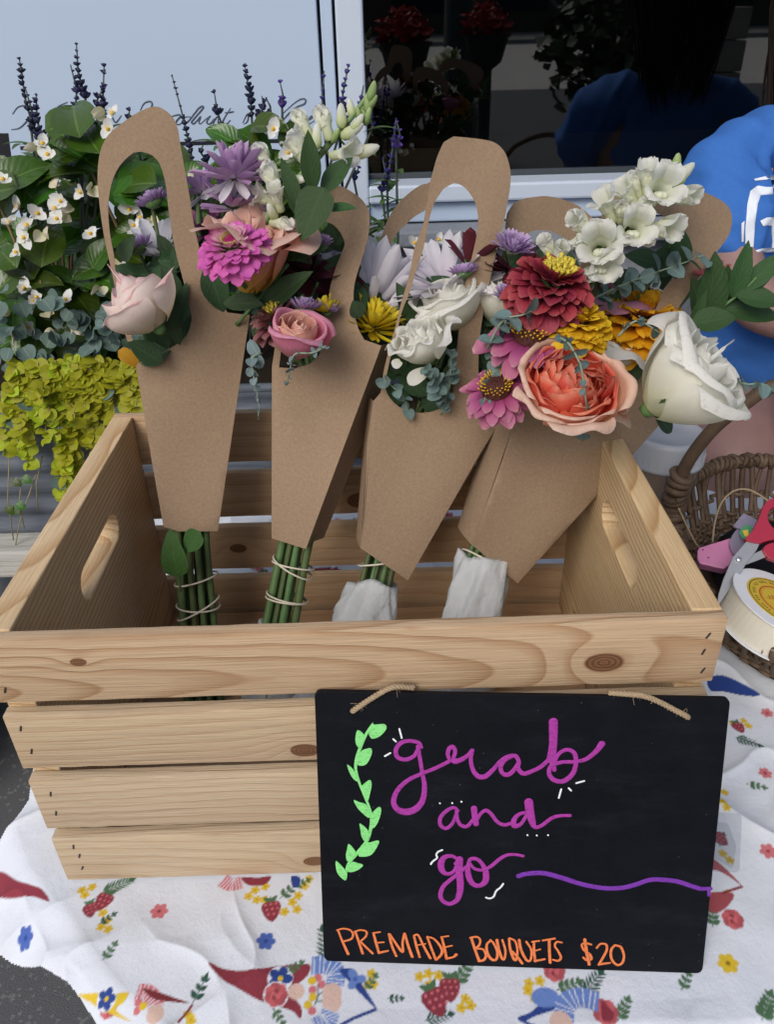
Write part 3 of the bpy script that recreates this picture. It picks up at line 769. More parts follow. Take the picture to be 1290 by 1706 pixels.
for (a, an, L, n, c) in (((168, 1488), .5, .022, 8, GRN), ((466, 1497), .8, .016, 3, GRN), ((170, 1600), 1.1, .013, 3, GRN), ((545, 1600), 1.75, .022, 6, DGR), ((760, 1640), .9, .018, 4, GRN), ((708, 1700), .2, .017, 6, DGR), ((928, 1650), .3, .017, 4, GRN), ((972, 1662), .8, .022, 7, DGR), ((1136, 1650), .9, .014, 3, GRN), ((1030, 1700), .9, .016, 4, GRN), ((1225, 1228), -.6, .02, 7, DGR), ((1245, 1306), -.3, .014, 3, GRN), ((1188, 1545), 1.2, .016, 4, GRN), ((608, 1650), .9, .012, 3, GRN), ((320, 1672), 1.2, .017, 3, DGR), ((645, 1664), .0, .01, 3, DGR), ((1270, 1700), .9, .02, 5, GRN), ((490, 1478), .5, .012, 3, GRN), ((164, 1540), .7, .012, 3, DGR), ((1200, 1410), 1., .012, 4, DGR)):
    p_twig(pp(*a), an, L, n, c)
for (u, v, r, an) in ((452, 1517, .0078, -1.4), (171, 1502, .0074, -1.9), (150, 1516, .006, -1.2), (726, 1669, .0092, -1.2), (750, 1648, .0078, -1.6), (1232, 1212, .0062, -1.4), (1201, 1398, .006, -1.)): p_straw(pp(u, v), r, an)
for (u, v, r) in ((924, 1617, .0075), (1009, 1686, .0085), (1222, 1531, .0075), (180, 1678, .006)): p_rose(pp(u, v), r)
# gnome hats, beards, sleeves
def hat(pts, col): paint(closed_spline(q(*pts), 4), col)
hat([(346, 1603), (372, 1614), (405, 1617), (437, 1613), (465, 1609), (514, 1606), (512, 1626), (486, 1650), (502, 1678), (500, 1697), (484, 1683), (442, 1671), (405, 1652), (372, 1633)], RED)
paint(circ(pp(467, 1630), .0088), WHT); p_flower(pp(467, 1630), .0085, DBL, YEL, 5)
paint(circ(pp(460, 1657), .0088), WHT); p_rose(pp(460, 1657), .0078, ROS)
p_twig(pp(478, 1620), .6, .012, 3, GRN); p_twig(pp(455, 1680), -.9, .012, 3, GRN)
paint(circ(pp(494, 1652), .0055), SKN)
for (u, v, c) in ((530, 1629, PNK), (520, 1634, YEL), (521, 1649, PNK), (521, 1661, YEL), (513, 1674, YEL), (520, 1684, PNK), (536, 1640, PNK)): paint(circ(pp(u, v), .0030, 7), c)
p_line(q((524, 1675), (530, 1660), (530, 1640)), .0009, DGR); p_line(q((528, 1660), (540, 1650)), .0008, DGR); p_line(q((528, 1668), (538, 1668)), .0008, DGR)
p_sleeve(q((519, 1608), (545, 1608), (560, 1620), (558, 1642)), .0125, LBL, WHT)
paint(circ(pp(553, 1655), .0068), SKN); paint(circ(pp(553, 1670), .0066), SKN)
p_sleeve(q((552, 1684), (545, 1700), (525, 1712)), .0125, LBL, WHT)
hat([(566, 1616), (590, 1615), (604, 1640), (628, 1681), (600, 1655), (578, 1632)], DBL); p_flower(pp(592, 1631), .0075, LBL, BLU, 3); p_line(q((628, 1681), (590, 1696), (560, 1712)), .0022, DBL)
hat([(864, 1695), (885, 1686), (905, 1670), (945, 1657), (950, 1668), (925, 1682), (895, 1692), (872, 1702)], DBL); paint(circ(pp(909, 1662), .0095, 14, .7), LBL)
p_sleeve(q((940, 1700), (944, 1672), (968, 1662), (998, 1670)), .013, LBL, WHT); p_line(q((864, 1696), (885, 1708), (930, 1720)), .0022, DBL)
paint(circ(pp(935, 1704), .0075), SKN); hat([(1003, 1668), (1013, 1676), (1024, 1690), (1018, 1702), (1004, 1698)], RED)
hat([(-12, 1456), (7, 1454), (28, 1467), (51, 1474), (70, 1482), (82, 1502), (56, 1494), (28, 1496), (-12, 1502)], RED)
hat([(130, 1657), (158, 1654), (186, 1656), (214, 1653), (206, 1670), (192, 1682), (219, 1702), (190, 1692), (165, 1680), (150, 1670)], YEL)
paint(circ(pp(177, 1664), .007), WHT); p_flower(pp(177, 1664), .0066, DBL, YEL)
p_sleeve(q((228, 1652), (246, 1655), (258, 1668), (259, 1680)), .011, PNK, WHT); paint(circ(pp(258, 1690), .006), SKN)
for (u, v, c) in ((230, 1670, PNK), (228, 1684, PNK), (238, 1676, YEL)): paint(circ(pp(u, v), .0028, 7), c)
hat([(237, 1646), (262, 1652), (290, 1662), (316, 1671), (285, 1669), (255, 1664)], DRED); p_line(q((321, 1673), (310, 1688), (296, 1704)), .002, RED)
p_sleeve(q((370, 1466), (385, 1474), (404, 1470)), .011, PNK, WHT); hat([(402, 1462), (430, 1462), (452, 1460), (440, 1474), (415, 1475)], RED); hat([(485, 1460), (500, 1462), (498, 1476), (488, 1478)], DBL)
hat([(1185, 1430), (1197, 1436), (1215, 1452), (1238, 1477), (1218, 1462), (1196, 1450), (1185, 1448)], (.40, .10, .11)); hat([(1182, 1490), (1204, 1486), (1224, 1490), (1215, 1508), (1198, 1520), (1182, 1516)], (.36, .08, .09)); p_line(q((1238, 1477), (1216, 1484), (1204, 1488)), .002, RED)
hat([(1180, 1130), (1205, 1125), (1240, 1140), (1268, 1158), (1235, 1158), (1205, 1152), (1184, 1150)], DBL)
# the same print goes on behind and beside the crate
for i in range(70):
    x = rg.uniform(-.2, .9); y = rg.uniform(.06, .56); k = i % 5
    if x < .26 and y < .3: y = rg.uniform(.30, .5)
    if .2 < x < .45 and y < .2: continue
    c = (x, y)
    if k == 0: p_flower(c, .0075, rg.choice((BLU, PNK, YEL)))
    elif k == 1: p_twig(c, rg.uniform(0, 6), .02, 5); p_flower((x + .012, y), .004, YEL)
    elif k == 2: p_straw(c, .008, rg.uniform(-2, -1))
    elif k == 3: hat0 = [(x, y), (x + .03, y + .012), (x + .06, y), (x + .04, y - .012), (x + .02, y - .01)]; paint(closed_spline(hat0, 4), rg.choice((RED, DBL)))
    else: p_rose(c, .008); p_twig((x, y - .01), rg.uniform(3, 6), .014, 3)
HEM = [(-.292, .64), (-.2925, .10)] + [tuple(p_) for p_ in spline([tuple(pp(u, v)) for u, v in ((48, 1332), (0, 1400), (-45, 1470), (-62, 1530), (-38, 1578), (0, 1591), (60, 1611), (106, 1632), (128, 1656), (152, 1692), (182, 1738))], 4)] + [(-.10, -.235), (1.26, -.235), (1.26, .64)]
ins = inpoly(.5 * (GX[:-1, :-1] + GX[1:, 1:]), .5 * (GY[:-1, :-1] + GY[1:, 1:]), HEM)
ny, nx = GX.shape; idx = np.arange(ny * nx).reshape(ny, nx)
quads = np.stack([idx[:-1, :-1][ins], idx[:-1, 1:][ins], idx[1:, 1:][ins], idx[1:, :-1][ins]], 1)
used = np.unique(quads); remap = np.full(ny * nx, -1); remap[used] = np.arange(len(used)); quads = remap[quads]
co = np.stack([GX.ravel()[used], GY.ravel()[used], GZc.ravel()[used]], 1).astype(np.float32)
me = bpy.data.meshes.new('tablecloth')
me.vertices.add(len(co)); me.vertices.foreach_set('co', co.ravel())
me.loops.add(quads.size); me.loops.foreach_set('vertex_index', quads.ravel().astype(np.int32))
me.polygons.add(len(quads)); me.polygons.foreach_set('loop_start', np.arange(0, quads.size, 4, dtype=np.int32)); me.polygons.foreach_set('loop_total', np.full(len(quads), 4, dtype=np.int32))
me.update(calc_edges=True); me.shade_smooth()
ca = me.attributes.new('print', 'FLOAT_COLOR', 'POINT')
ca.data.foreach_set('color', np.concatenate([CC.reshape(-1, 3)[used], np.ones((len(used), 1))], 1).astype(np.float32).ravel())
t = NT('printed_cloth', .75, .25)
w_ = t.gen(); x_, y_, z_ = t.sep(w_)
wv = t.math('MULTIPLY', t.math('SINE', t.math('MULTIPLY', t.math('ADD', x_, y_), 5200.)), t.math('SINE', t.math('MULTIPLY', t.math('SUBTRACT', x_, y_), 2600.)))
cr = t.noise(w_, 28, 6, .7)
t.col(t.mix(1., t.attr('print', 0), t.ramp(t.noise(w_, 14, 4, .6), [(.3, (.95, .95, .96)), (.7, (1, 1, 1))]), 'MULTIPLY'))
t.bump(t.math('ADD', t.math('MULTIPLY', wv, .03), cr), .0016); me.materials.append(t.m)
cl = inst(me, 'tablecloth'); tag(cl, 'white tablecloth printed with flowers, strawberries and gnomes', 'tablecloth')

# ================================================================ wooden crate
CW, CD, CH, TE, TS = .457, .3198, .2449, .019, .0095
def wood(name, seed, pith=(.05, .02), slope=(.05, .0), freq=190., knots=(), light=(.60, .43, .265), dark=(.36, .205, .10), contrast=.75, tint=None):
    """pine: growth rings round a pith line that runs along local X, knots where the rings swerve"""
    t = NT(name, .62, .35)
    o = t.obj(); x, y, z = t.sep(o)
    wz = t.noise(t.n('VectorMath', 0, {'operation': 'ADD'}, i0=t.scalev(o, (6, 14, 14)), i1=(seed * 3.1, seed * 1.7, seed * .9)), 1., 2, .5)
    wz2 = t.noise(t.n('VectorMath', 0, {'operation': 'ADD'}, i0=t.scalev(o, (2.2, 5, 5)), i1=(seed * 1.3, seed * 2.7, seed)), 1., 1, .5)
    yy = t.math('SUBTRACT', t.math('SUBTRACT', y, pith[0]), t.math('MULTIPLY', x, slope[0]))
    zz = t.math('SUBTRACT', t.math('SUBTRACT', z, pith[1]), t.math('MULTIPLY', x, slope[1]))
    d = t.math('SQRT', t.math('ADD', t.math('MULTIPLY', yy, yy), t.math('MULTIPLY', zz, zz)))
    d = t.math('ADD', d, t.math('ADD', t.math('MULTIPLY', wz, .010), t.math('MULTIPLY', wz2, .03)))
    kd = None
    for (kx, ky, kz, kr) in knots:
        v = t.n('VectorMath', 1, {'operation': 'DISTANCE'}, i0=t.n('VectorMath', 0, {'operation': 'MULTIPLY'}, i0=o, i1=(.62, 1, 1)), i1=(kx * .62, ky, kz))
        e = t.math('POWER', 2.718, t.math('MULTIPLY', t.math('MULTIPLY', v, v), -1. / (kr * kr * 5)))
        d = t.math('ADD', d, t.math('MULTIPLY', e, kr * 1.6))
        k1 = t.math('SUBTRACT', 1., t.math('DIVIDE', t.math('ADD', v, t.math('MULTIPLY', wz, kr * .25)), kr * 1.12), clamp=True)
        kd = k1 if kd is None else t.math('MAXIMUM', kd, k1)
    ring = t.math('FRACT', t.math('MULTIPLY', d, freq / 2.))
    late = t.ramp(ring, [(0, .05), (.5, .10), (.80, .7), (.90, 1), (.97, .05)])
    fine = t.noise(t.n('VectorMath', 0, {'operation': 'ADD'}, i0=t.scalev(o, (18, 700, 700)), i1=(seed, seed * 5., 0)), 1., 3, .6)
    c = t.mix(t.math('MULTIPLY', late, contrast), light, dark)
    c = t.mix(t.math('MULTIPLY', t.math('SUBTRACT', fine, .42, clamp=True), .9), c, [k * .55 for k in dark])
    big = t.noise(t.scalev(o, (5, 18, 18)), 1., 3, .6)
    c = t.mix(t.math('MULTIPLY', t.math('SUBTRACT', big, .45, clamp=True), 1.6), c, tint or (.50, .33, .20))
    grey = t.noise(t.n('VectorMath', 0, {'operation': 'ADD'}, i0=t.scalev(o, (9, 30, 30)), i1=(seed * 7., 2., 1.)), 1., 4, .7)
    c = t.mix(t.math('MULTIPLY', t.math('SUBTRACT', grey, .60, clamp=True), 1.6), c, (.20, .17, .14))
    if kd is not None:
        kc = t.ramp(t.math('FRACT', t.math('MULTIPLY', kd, 4.3)), [(0, (.24, .115, .05)), (.7, (.15, .065, .03)), (1, (.07, .03, .015))])
        c = t.mix(t.math('MULTIPLY', kd, 7., clamp=True), c, kc)
    t.col(c); t.bump(t.math('ADD', t.math('MULTIPLY', late, -.35), fine), .0007)
    return t.m
crate = root('wooden_crate', (0, CD / 2, .004), 'unpainted pine slat crate with handle slots holding four bouquets', 'crate')
ZSL = [(.1933, .2449), (.1309, .1810), (.0664, .1183), (.0040, .0545)]
M_staple = plain('staple_steel', (.035, .028, .025), .5, .5)
def plank(name, c, d, mat, par, seed, rough=.00025):
    """a sawn board: bevelled box with slightly uneven edges"""
    rg_ = random.Random(seed); nx_ = max(6, int(max(d) / .012)); bm = bmesh.new()
    bmesh.ops.create_cube(bm, size=1)
    ax = max(range(3), key=lambda i: d[i])
    ed = [e for e in bm.edges if abs((e.verts[0].co - e.verts[1].co)[ax]) > .5]
    bmesh.ops.subdivide_edges(bm, edges=ed, cuts=nx_, use_grid_fill=True)
    for v in bm.verts:
        v.co = Vector([v.co[i] * d[i] for i in range(3)])
        if abs(v.co[ax]) < d[ax] * .499:
            v.co += Vector([rg_.gauss(0, rough * .5) if i != ax else 0 for i in range(3)])
    bmesh.ops.bevel(bm, geom=[e for e in bm.edges if len(e.link_faces) == 2 and e.calc_face_angle() > 1.], offset=.0011, segments=2, profile=.5, affect='EDGES')
    bm.normal_update(); me = bpy.data.meshes.new(name); bm.to_mesh(me); bm.free(); me.materials.append(mat)
    for p in me.polygons: p.use_smooth = True
    me.set_sharp_from_angle(angle=R(30))
    return inst(me, name, Matrix.Translation(Vector(c)), par)
def lx(u, v): p = atY(u, v, 0); return p.x, p.z
fk = [[(130, 1103, .0035), (1007, 1104, .0085), (685, 1042, .0025)], [(508, 1250, .0065)], [], [(525, 1435, .006)]]
fp = [((.028, -.012), (.095, .03), 300, .95), ((.09, .09), (.02, .06), 330, .42), ((.10, -.10), (.01, .02), 380, .42), ((.08, -.05), (.02, .03), 360, .38)]
LT = [(.55, .395, .245), (.54, .41, .265), (.54, .425, .285), (.54, .425, .285)]
slats = []
for i, (z0, z1) in enumerate(ZSL):
    c = (0, TS / 2, (z0 + z1) / 2)
    kn = [(lx(u, v)[0], -TS / 2, lx(u, v)[1] - c[2], r) for u, v, r in fk[i]]
    m_ = wood('front_pine_%d' % i, i + 1, fp[i][0], fp[i][1], fp[i][2], kn, light=LT[i], contrast=fp[i][3])
    slats.append(plank('front_slat', c, (CW, TS, z1 - z0), m_, crate, i))
for i, (z0, z1) in enumerate(ZSL):
    c = (0, CD - TS / 2, (z0 + z1) / 2)
    kn = [[(.1, -.005, 0, .005)], [(.0, -.005, -.010, .010)], [(-.13, -.005, .0, .006), (.14, -.005, .01, .005)], []][i]
    plank('back_slat', c, (CW, TS, z1 - z0), wood('back_pine_%d' % i, i + 11, (-.06 - .02 * i, .05), (.02, .03), 240, kn, contrast=.5, light=(.50, .345, .205)), crate, i + 20)
for (u, v, i) in ((1181, 1059, 0), (1173, 1086, 0), (1172, 1117, 0), (8, 1150, 0), (34, 1214, 1), (52, 1252, 1), (84, 1323, 2), (93, 1355, 2), (122, 1411, 3), (132, 1426, 3), (137, 1446, 3)):
    p = atY(u, v, 0)
    B().box((p.x, .0006, p.z), (.0015, .0018, .0052), Matrix.Rotation(R(rg.uniform(8, 28)), 3, 'Y'), bev=.0004).build('staple', M_staple, slats[i])
def atX(u, v, X): d = ray(u, v); return CAM + d * ((X - CAM.x) / d.x)
for side in (-1, 1):
    L = CD - 2 * TS - .001; xi = side * (CW / 2 - TE)
    ends = ((192, 862), (143, 992)) if side < 0 else ((1008, 838), (1056, 974))
    a, b = atX(*ends[0], xi), atX(*ends[1], xi); cy = (a.y + b.y) / 2 - CD / 2; cz = .0; hz = (a.z + b.z) / 2
    half = abs(a.y - b.y) / 2 + .004; hr = .0135
    slot = [(cy + (half - hr) * (1 if k < 9 else -1) + hr * math.cos(R(-90 + k * 22.5 if k < 9 else 90 + (k - 9) * 22.5)), hz - CH / 2 + hr * math.sin(R(-90 + k * 22.5 if k < 9 else 90 + (k - 9) * 22.5))) for k in range(18)]
    out = [(-L / 2, -CH / 2 + .004), (L / 2, -CH / 2 + .004), (L / 2, CH / 2), (-L / 2, CH / 2)]
    v2, f2 = triangulate(out, [slot], .02)
    V, F = solid([(x, 0, z) for x, z in v2], f2, TE, Vector((0, 1, 0)))
    V = [Vector((v.x, v.y + TE / 2, v.z)) for v in V]
    kn = [(.06, TE / 2, .0, .006)] if side < 0 else [(-.045, TE / 2, -.02, .006)]
    m_ = wood('end_pine_%d' % side, 30 + side, (.03, -.085), (.015, .06), 400, kn, light=(.72, .54, .31) if side > 0 else (.70, .53, .32), dark=(.40, .22, .085), contrast=.85, tint=(.52, .31, .14))
    me = mesh('end_panel', V, F, m_, False)
    M = Matrix.Translation((side * (CW / 2 - TE / 2), CD / 2, CH / 2)) @ Matrix.Rotation(R(90) if side < 0 else R(90), 4, 'Z')
    if side < 0: M = M @ Matrix.Rotation(math.pi, 4, 'Z') @ Matrix.Diagonal((-1, 1, 1, 1))
    o = inst(me, 'end_panel', Matrix.Translation(M.translation) @ (Matrix.Rotation(R(90), 4, 'Z')), crate)
    bv = o.modifiers.new('soft edges', 'BEVEL'); bv.width = .0012; bv.segments = 2; bv.limit_method = 'ANGLE'; bv.angle_limit = R(50)
for k in range(4):
    y = TS + .004 + (CD - 2 * TS - .008) * (k + .5) / 4
    plank('floor_slat', (0, y, .0085), (CW - 2 * TE - .002, (CD - 2 * TS) / 4 - .006, .0085), wood('floor_pine_%d' % k, k + 51, (.0, .06), (.02, .03), 220, [], light=(.50, .33, .19), contrast=.6), crate, 40 + k)

# ================================================================ black sign
BL, BR = atZ(541, 1601, .0018), atZ(1170, 1621, .0018)
TL = atY(524, 1152, -.0045)
SN = (BR - BL).cross(TL - BL).normalized()
if SN.dot(TOW) < 0: SN = -SN
def onsign(u, v, off=0.): return atP(u, v, BL + SN * off, SN)
def roundrect(c, r=8, n=5):
    out = []
    for i in range(4):
        p = np.array(c[i], float); a = np.array(c[i - 1], float) - p; b = np.array(c[(i + 1) % 4], float) - p
        a /= np.hypot(*a); b /= np.hypot(*b)
        for k in range(n + 1):
            t = k / n; out.append(tuple(p + a * r * (1 - t) ** 2 + b * r * t ** 2))
    return out
SRECT = roundrect([(524, 1152), (1218, 1164), (1171, 1622), (540, 1601)], 11)
v2, f2 = triangulate(SRECT, (), 0)
V, F = solid([onsign(*p) for p in v2], f2, .0035, SN)
t = NT('chalkboard_black', .5, .10)
w_ = t.gen(); sm = t.noise(w_, 18, 5, .7); sp = t.n('TexVoronoi', 0, Vector=w_, Scale=160.)
sm2 = t.noise(t.n('VectorMath', 0, {'operation': 'MULTIPLY'}, i0=w_, i1=(14., 60., 60.)), 1., 5, .75)
c = t.mix(t.math('MULTIPLY', t.math('LESS_THAN', sp, .05), t.math('GREATER_THAN', t.noise(w_, 60, 2), .55)), t.mix(sm, (.003, .0035, .005), (.008, .009, .013)), (.10, .11, .13))
c = t.mix(t.math('MULTIPLY', t.math('SUBTRACT', sm2, .52, clamp=True), .5), c, (.05, .055, .065))
t.col(c); t.set(t.p.inputs['Roughness'], t.ramp(sm, [(.3, .42), (.7, .6)])); t.bump(t.noise(w_, 900, 2), .0002)
sign = root('chalkboard_sign', (BL + BR) / 2, 'black board sign lettered in marker, leaning on the front of the crate', 'sign')
o = obj('board', V, F, t.m, sign, False)
bv = o.modifiers.new('soft edges', 'BEVEL'); bv.width = .0006; bv.segments = 2; bv.limit_method = 'ANGLE'; bv.angle_limit = R(60)
def ink(name, c, c2, rough=.45):
    t = NT(name, .7, .08); w_ = t.gen(); nz = t.noise(w_, 170, 4, .75); n2 = t.noise(w_, 900, 3, .7); n3 = t.noise(t.n('VectorMath', 0, {'operation': 'MULTIPLY'}, i0=w_, i1=(300., 900., 900.)), 1., 3, .7)
    k = t.mix(t.math('ADD', t.math('MULTIPLY', nz, .7), t.math('MULTIPLY', n2, .3)), c, c2)
    k = t.mix(t.math('MULTIPLY', t.math('SUBTRACT', n3, .50, clamp=True), 2.6, clamp=True), k, [x * .35 for x in c])
    t.col(k); t.bump(n2, .0002); return t.m
I_mag = ink('magenta_ink', (.26, .035, .22), (.46, .06, .40)); I_vio = ink('violet_ink', (.12, .03, .24), (.24, .055, .46)); I_or = ink('orange_ink', (.62, .16, .055), (.85, .25, .09)); I_gr = ink('green_ink', (.20, .62, .19), (.30, .80, .27)); I_wh = ink('white_ink', (.75, .77, .8), (.88, .9, .92))
def marker(name, strokes, w, mat, steps=6):
    bb = B(); k = 0
    for s in strokes:
        ww = w
        if isinstance(s, tuple) and isinstance(s[0], (int, float)) and isinstance(s[1], list): ww, s = s
        P = spline(s, steps) if len(s) > 2 else [np.array(s[0], float), np.array(s[1], float)]
        m = len(P); pts = [onsign(p[0], p[1], .00008 + .00007 * k + .00014 * i / m) for i, p in enumerate(P)]
        rad = [ww * .5 * pxm(pts[0]) * (p[2] if len(p) > 2 else 1.) for p in P]
        # round ends
        d0 = (pts[0] - pts[1]).normalized(); d1 = (pts[-1] - pts[-2]).normalized()
        pts = [pts[0] + d0 * rad[0] * .8, pts[0] + d0 * rad[0] * .4] + pts + [pts[-1] + d1 * rad[-1] * .4, pts[-1] + d1 * rad[-1] * .8]
        rad = [rad[0] * .35, rad[0] * .85] + rad + [rad[-1] * .85, rad[-1] * .35]
        bb.tube(pts, rad, 8, True, .06, SN.copy()); k += 1
    return bb.build(name, mat, sign)
Z2 = lambda P, s, ox, oy: [(ox + p[0] / s, oy + p[1] / s, *(p[2:])) for p in P]
A = lambda *P: Z2(P, 3.395, 640, 1180)
# g r a b
marker('lettering', [
    A((212, 222, .8), (195, 195, .9), (140, 185, .9), (95, 198, 1), (68, 235, 1), (78, 278, 1), (125, 290, 1), (170, 270, .9), (192, 232, .8)),
    A((192, 215, .9), (205, 290, .9), (218, 370, .9), (230, 440, 1.1), (220, 520, 1.3), (180, 570, 1.6), (125, 587, 1.7), (75, 570, 1.4), (55, 525, 1.2), (80, 460, 1.1), (140, 405, 1), (220, 368, .9), (300, 335, .9), (370, 300, .9)),
    A((375, 300, .8), (362, 260, .9), (372, 225, 1), (392, 220, 1), (404, 245, .9), (395, 280, .9), (400, 300, 1.3), (440, 290, 1.1), (480, 262, .9), (500, 238, 1)),
    A((500, 240, .9), (492, 290, .9), (505, 350, 1), (535, 385, 1.2), (575, 385, 1.2), (620, 345, 1), (660, 300, .9), (700, 275, 1), (745, 270, 1), (765, 300, .9)),
    A((740, 268, .9), (690, 290, .9), (662, 330, 1), (672, 368, 1), (705, 375, 1.1), (740, 345, 1), (765, 305, .9), (760, 340, 1), (790, 370, 1.1), (840, 355, 1), (890, 330, 1), (935, 290, 1)),
    A((960, 75, 2.0), (960, 150, 1.9), (958, 230, 1.7), (955, 300, 1.5), (965, 350, 1.)),
    A((930, 300, .9), (945, 220, .9), (950, 150, .9)),
    A((955, 330, 1), (985, 265, .9), (1030, 235, .9), (1075, 250, 1), (1088, 300, 1), (1075, 360, 1.1), (1040, 400, 1.2), (1000, 415, 1.1), (955, 400, 1.1), (935, 365, 1), (950, 325, 1), (1010, 305, .9), (1090, 302, .9), (1150, 285, 1.), (1205, 240, 1.2), (1235, 200, 1.5))], 8.2, I_mag)
# a n d
marker('lettering', [
    A((420, 580, .9), (395, 562, .9), (355, 580, 1), (320, 620, 1), (320, 660, 1), (350, 680, 1), (385, 655, .9), (408, 605, .9), (415, 575, .9)),
    A((412, 580, 1), (415, 625, .9), (435, 660, 1), (470, 668, 1), (505, 630, .9)),
    A((510, 565, 1.6), (515, 610, 1.5), (522, 655, 1.5)), A((522, 640, 1), (545, 600, .9), (575, 578, 1), (605, 595, 1), (640, 640, 1), (680, 660, 1), (720, 650, .9)),
    A((800, 590, .9), (765, 600, 1), (738, 630, 1.3), (738, 665, 1.4), (775, 655, 1), (808, 605, .9)),
    A((820, 528, 2.2), (828, 590, 2.1), (840, 640, 1.8), (855, 672, 1.1), (890, 665, 1), (950, 622, 1), (1000, 608, .9), (1055, 607, .9))], 7.2, I_mag)
G = lambda *P: Z2(P, 4.96, 700, 1390)
marker('lettering', [
    G((290, 245, .8), (310, 210, 1), (265, 180, 1.1), (205, 190, 1.5), (175, 240, 1.9), (185, 300, 1.7), (230, 328, 1.2), (280, 305, 1), (305, 250, .9)),
    G((328, 205, 2.1), (325, 300, 2.1), (335, 400, 2.), (330, 480, 1.8), (305, 545, 1.5), (245, 575, 1.3), (190, 550, 1.3), (170, 500, 1.3), (195, 430, 1.3), (260, 370, 1.2), (330, 315, 1.1), (390, 262, 1)),
    G((400, 240, 1), (420, 205, 1.1), (470, 205, 1.2), (515, 245, 1.2), (545, 310, 1.7), (545, 380, 1.8), (515, 415, 1.5), (470, 425, 1.4), (425, 395, 1.6), (400, 330, 1.7), (398, 270, 1.3), (410, 225, 1)),
    G((405, 225, .9), (440, 275, .9), (490, 295, 1), (545, 288, 1), (600, 255, 1.1), (660, 205, 1.1), (720, 172, 1), (790, 168, .9), (855, 180, .9))], 6.4, I_mag)
V_ = lambda *P: Z2(P, 3.395, 840, 1420)
marker('swash_line', [V_((82, 135, 1), (130, 122, 1), (220, 118, 1.05), (320, 142, 1.05), (440, 180, 1), (560, 202, 1), (660, 202, 1), (740, 185, 1), (820, 158, 1), (890, 155, 1), (980, 165, 1), (1060, 190, .95), (1110, 206, .95)), V_((1110, 207, .9), (1172, 205, .8)), V_((1160, 210, .6), (1162, 245, .6))], 9.2, I_vio)
W1 = lambda *P: Z2(P, 4.96, 520, 1140)
for s_ in ([W1((722, 368), (742, 445)), W1((672, 453), (695, 475)), W1((602, 595), (648, 568))] + [A((1088, 424), (1135, 411)), A((1046, 452), (1060, 466)), A((1004, 458), (990, 508))] + [A((x, y), (x + 2, y + 1)) for x, y in ((315, 537), (385, 536), (437, 528), (811, 717), (864, 719), (928, 717))]
       + [G((185, 130), (150, 145), (135, 170), (142, 195), (105, 225), (90, 247)), G((690, 408), (665, 440), (630, 470), (610, 515), (575, 530), (545, 522))]): marker('white_dash', [s_], 3.3, I_wh)
# leaf garland
gb = []
GL = [[(500, 318), (515, 335), (598, 330), (615, 368), (560, 430), (500, 450), (478, 430), (470, 400)], [(380, 380), (432, 420), (420, 480), (385, 522), (360, 480), (362, 420)], [(490, 532), (492, 580), (450, 660), (390, 672), (372, 640), (400, 560), (450, 535)], [(290, 665), (345, 710), (385, 800), (350, 790), (315, 740)], [(480, 792), (493, 830), (480, 900), (458, 965), (415, 890), (405, 850), (440, 815)], [(345, 958), (390, 975), (448, 995), (475, 1060), (470, 1105), (400, 1050), (365, 1005)], [(560, 1015), (572, 1050), (545, 1140), (505, 1190), (480, 1150), (492, 1080), (525, 1035)],
      [(395, 1150), (460, 1205), (472, 1270), (440, 1300), (410, 1260), (400, 1200)], [(545, 1292), (550, 1320), (490, 1410), (400, 1425), (385, 1400), (430, 1320), (480, 1308)], [(305, 1320), (362, 1388), (350, 1430), (295, 1465), (280, 1420), (288, 1370)], [(423, 1497), (370, 1540), (310, 1553), (285, 1530), (330, 1470), (380, 1480)], [(200, 1462), (262, 1520), (290, 1570), (275, 1622), (215, 1570), (197, 1510)]]
bb = B()
for k, lf in enumerate(GL):
    lp = closed_spline(Z2(lf, 4.96, 520, 1140), 3); v3, f3 = triangulate(lp, (), 0)
    Vv, Ff = solid([onsign(x, y, .00038 + .00003 * k) for x, y in v3], f3, .0004, SN); bb.add(Vv, Ff)
bb.build('leaf_garland', I_gr, sign, False)
marker('garland_stem', [W1((500, 335, 1), (450, 410, 1), (405, 510, 1.1), (370, 610, 1.1), (362, 700, 1), (390, 810, .9), (430, 910, .9), (470, 1010, .9), (490, 1090, 1.1), (488, 1180, 1.2), (455, 1290, 1.2), (370, 1400, 1.2), (300, 1490, 1.1), (272, 1610, .9))], 5.2, I_gr)
P1 = lambda *P: Z2(P, 4.96, 540, 1530); P2 = lambda *P: Z2(P, 4.448, 770, 1540)
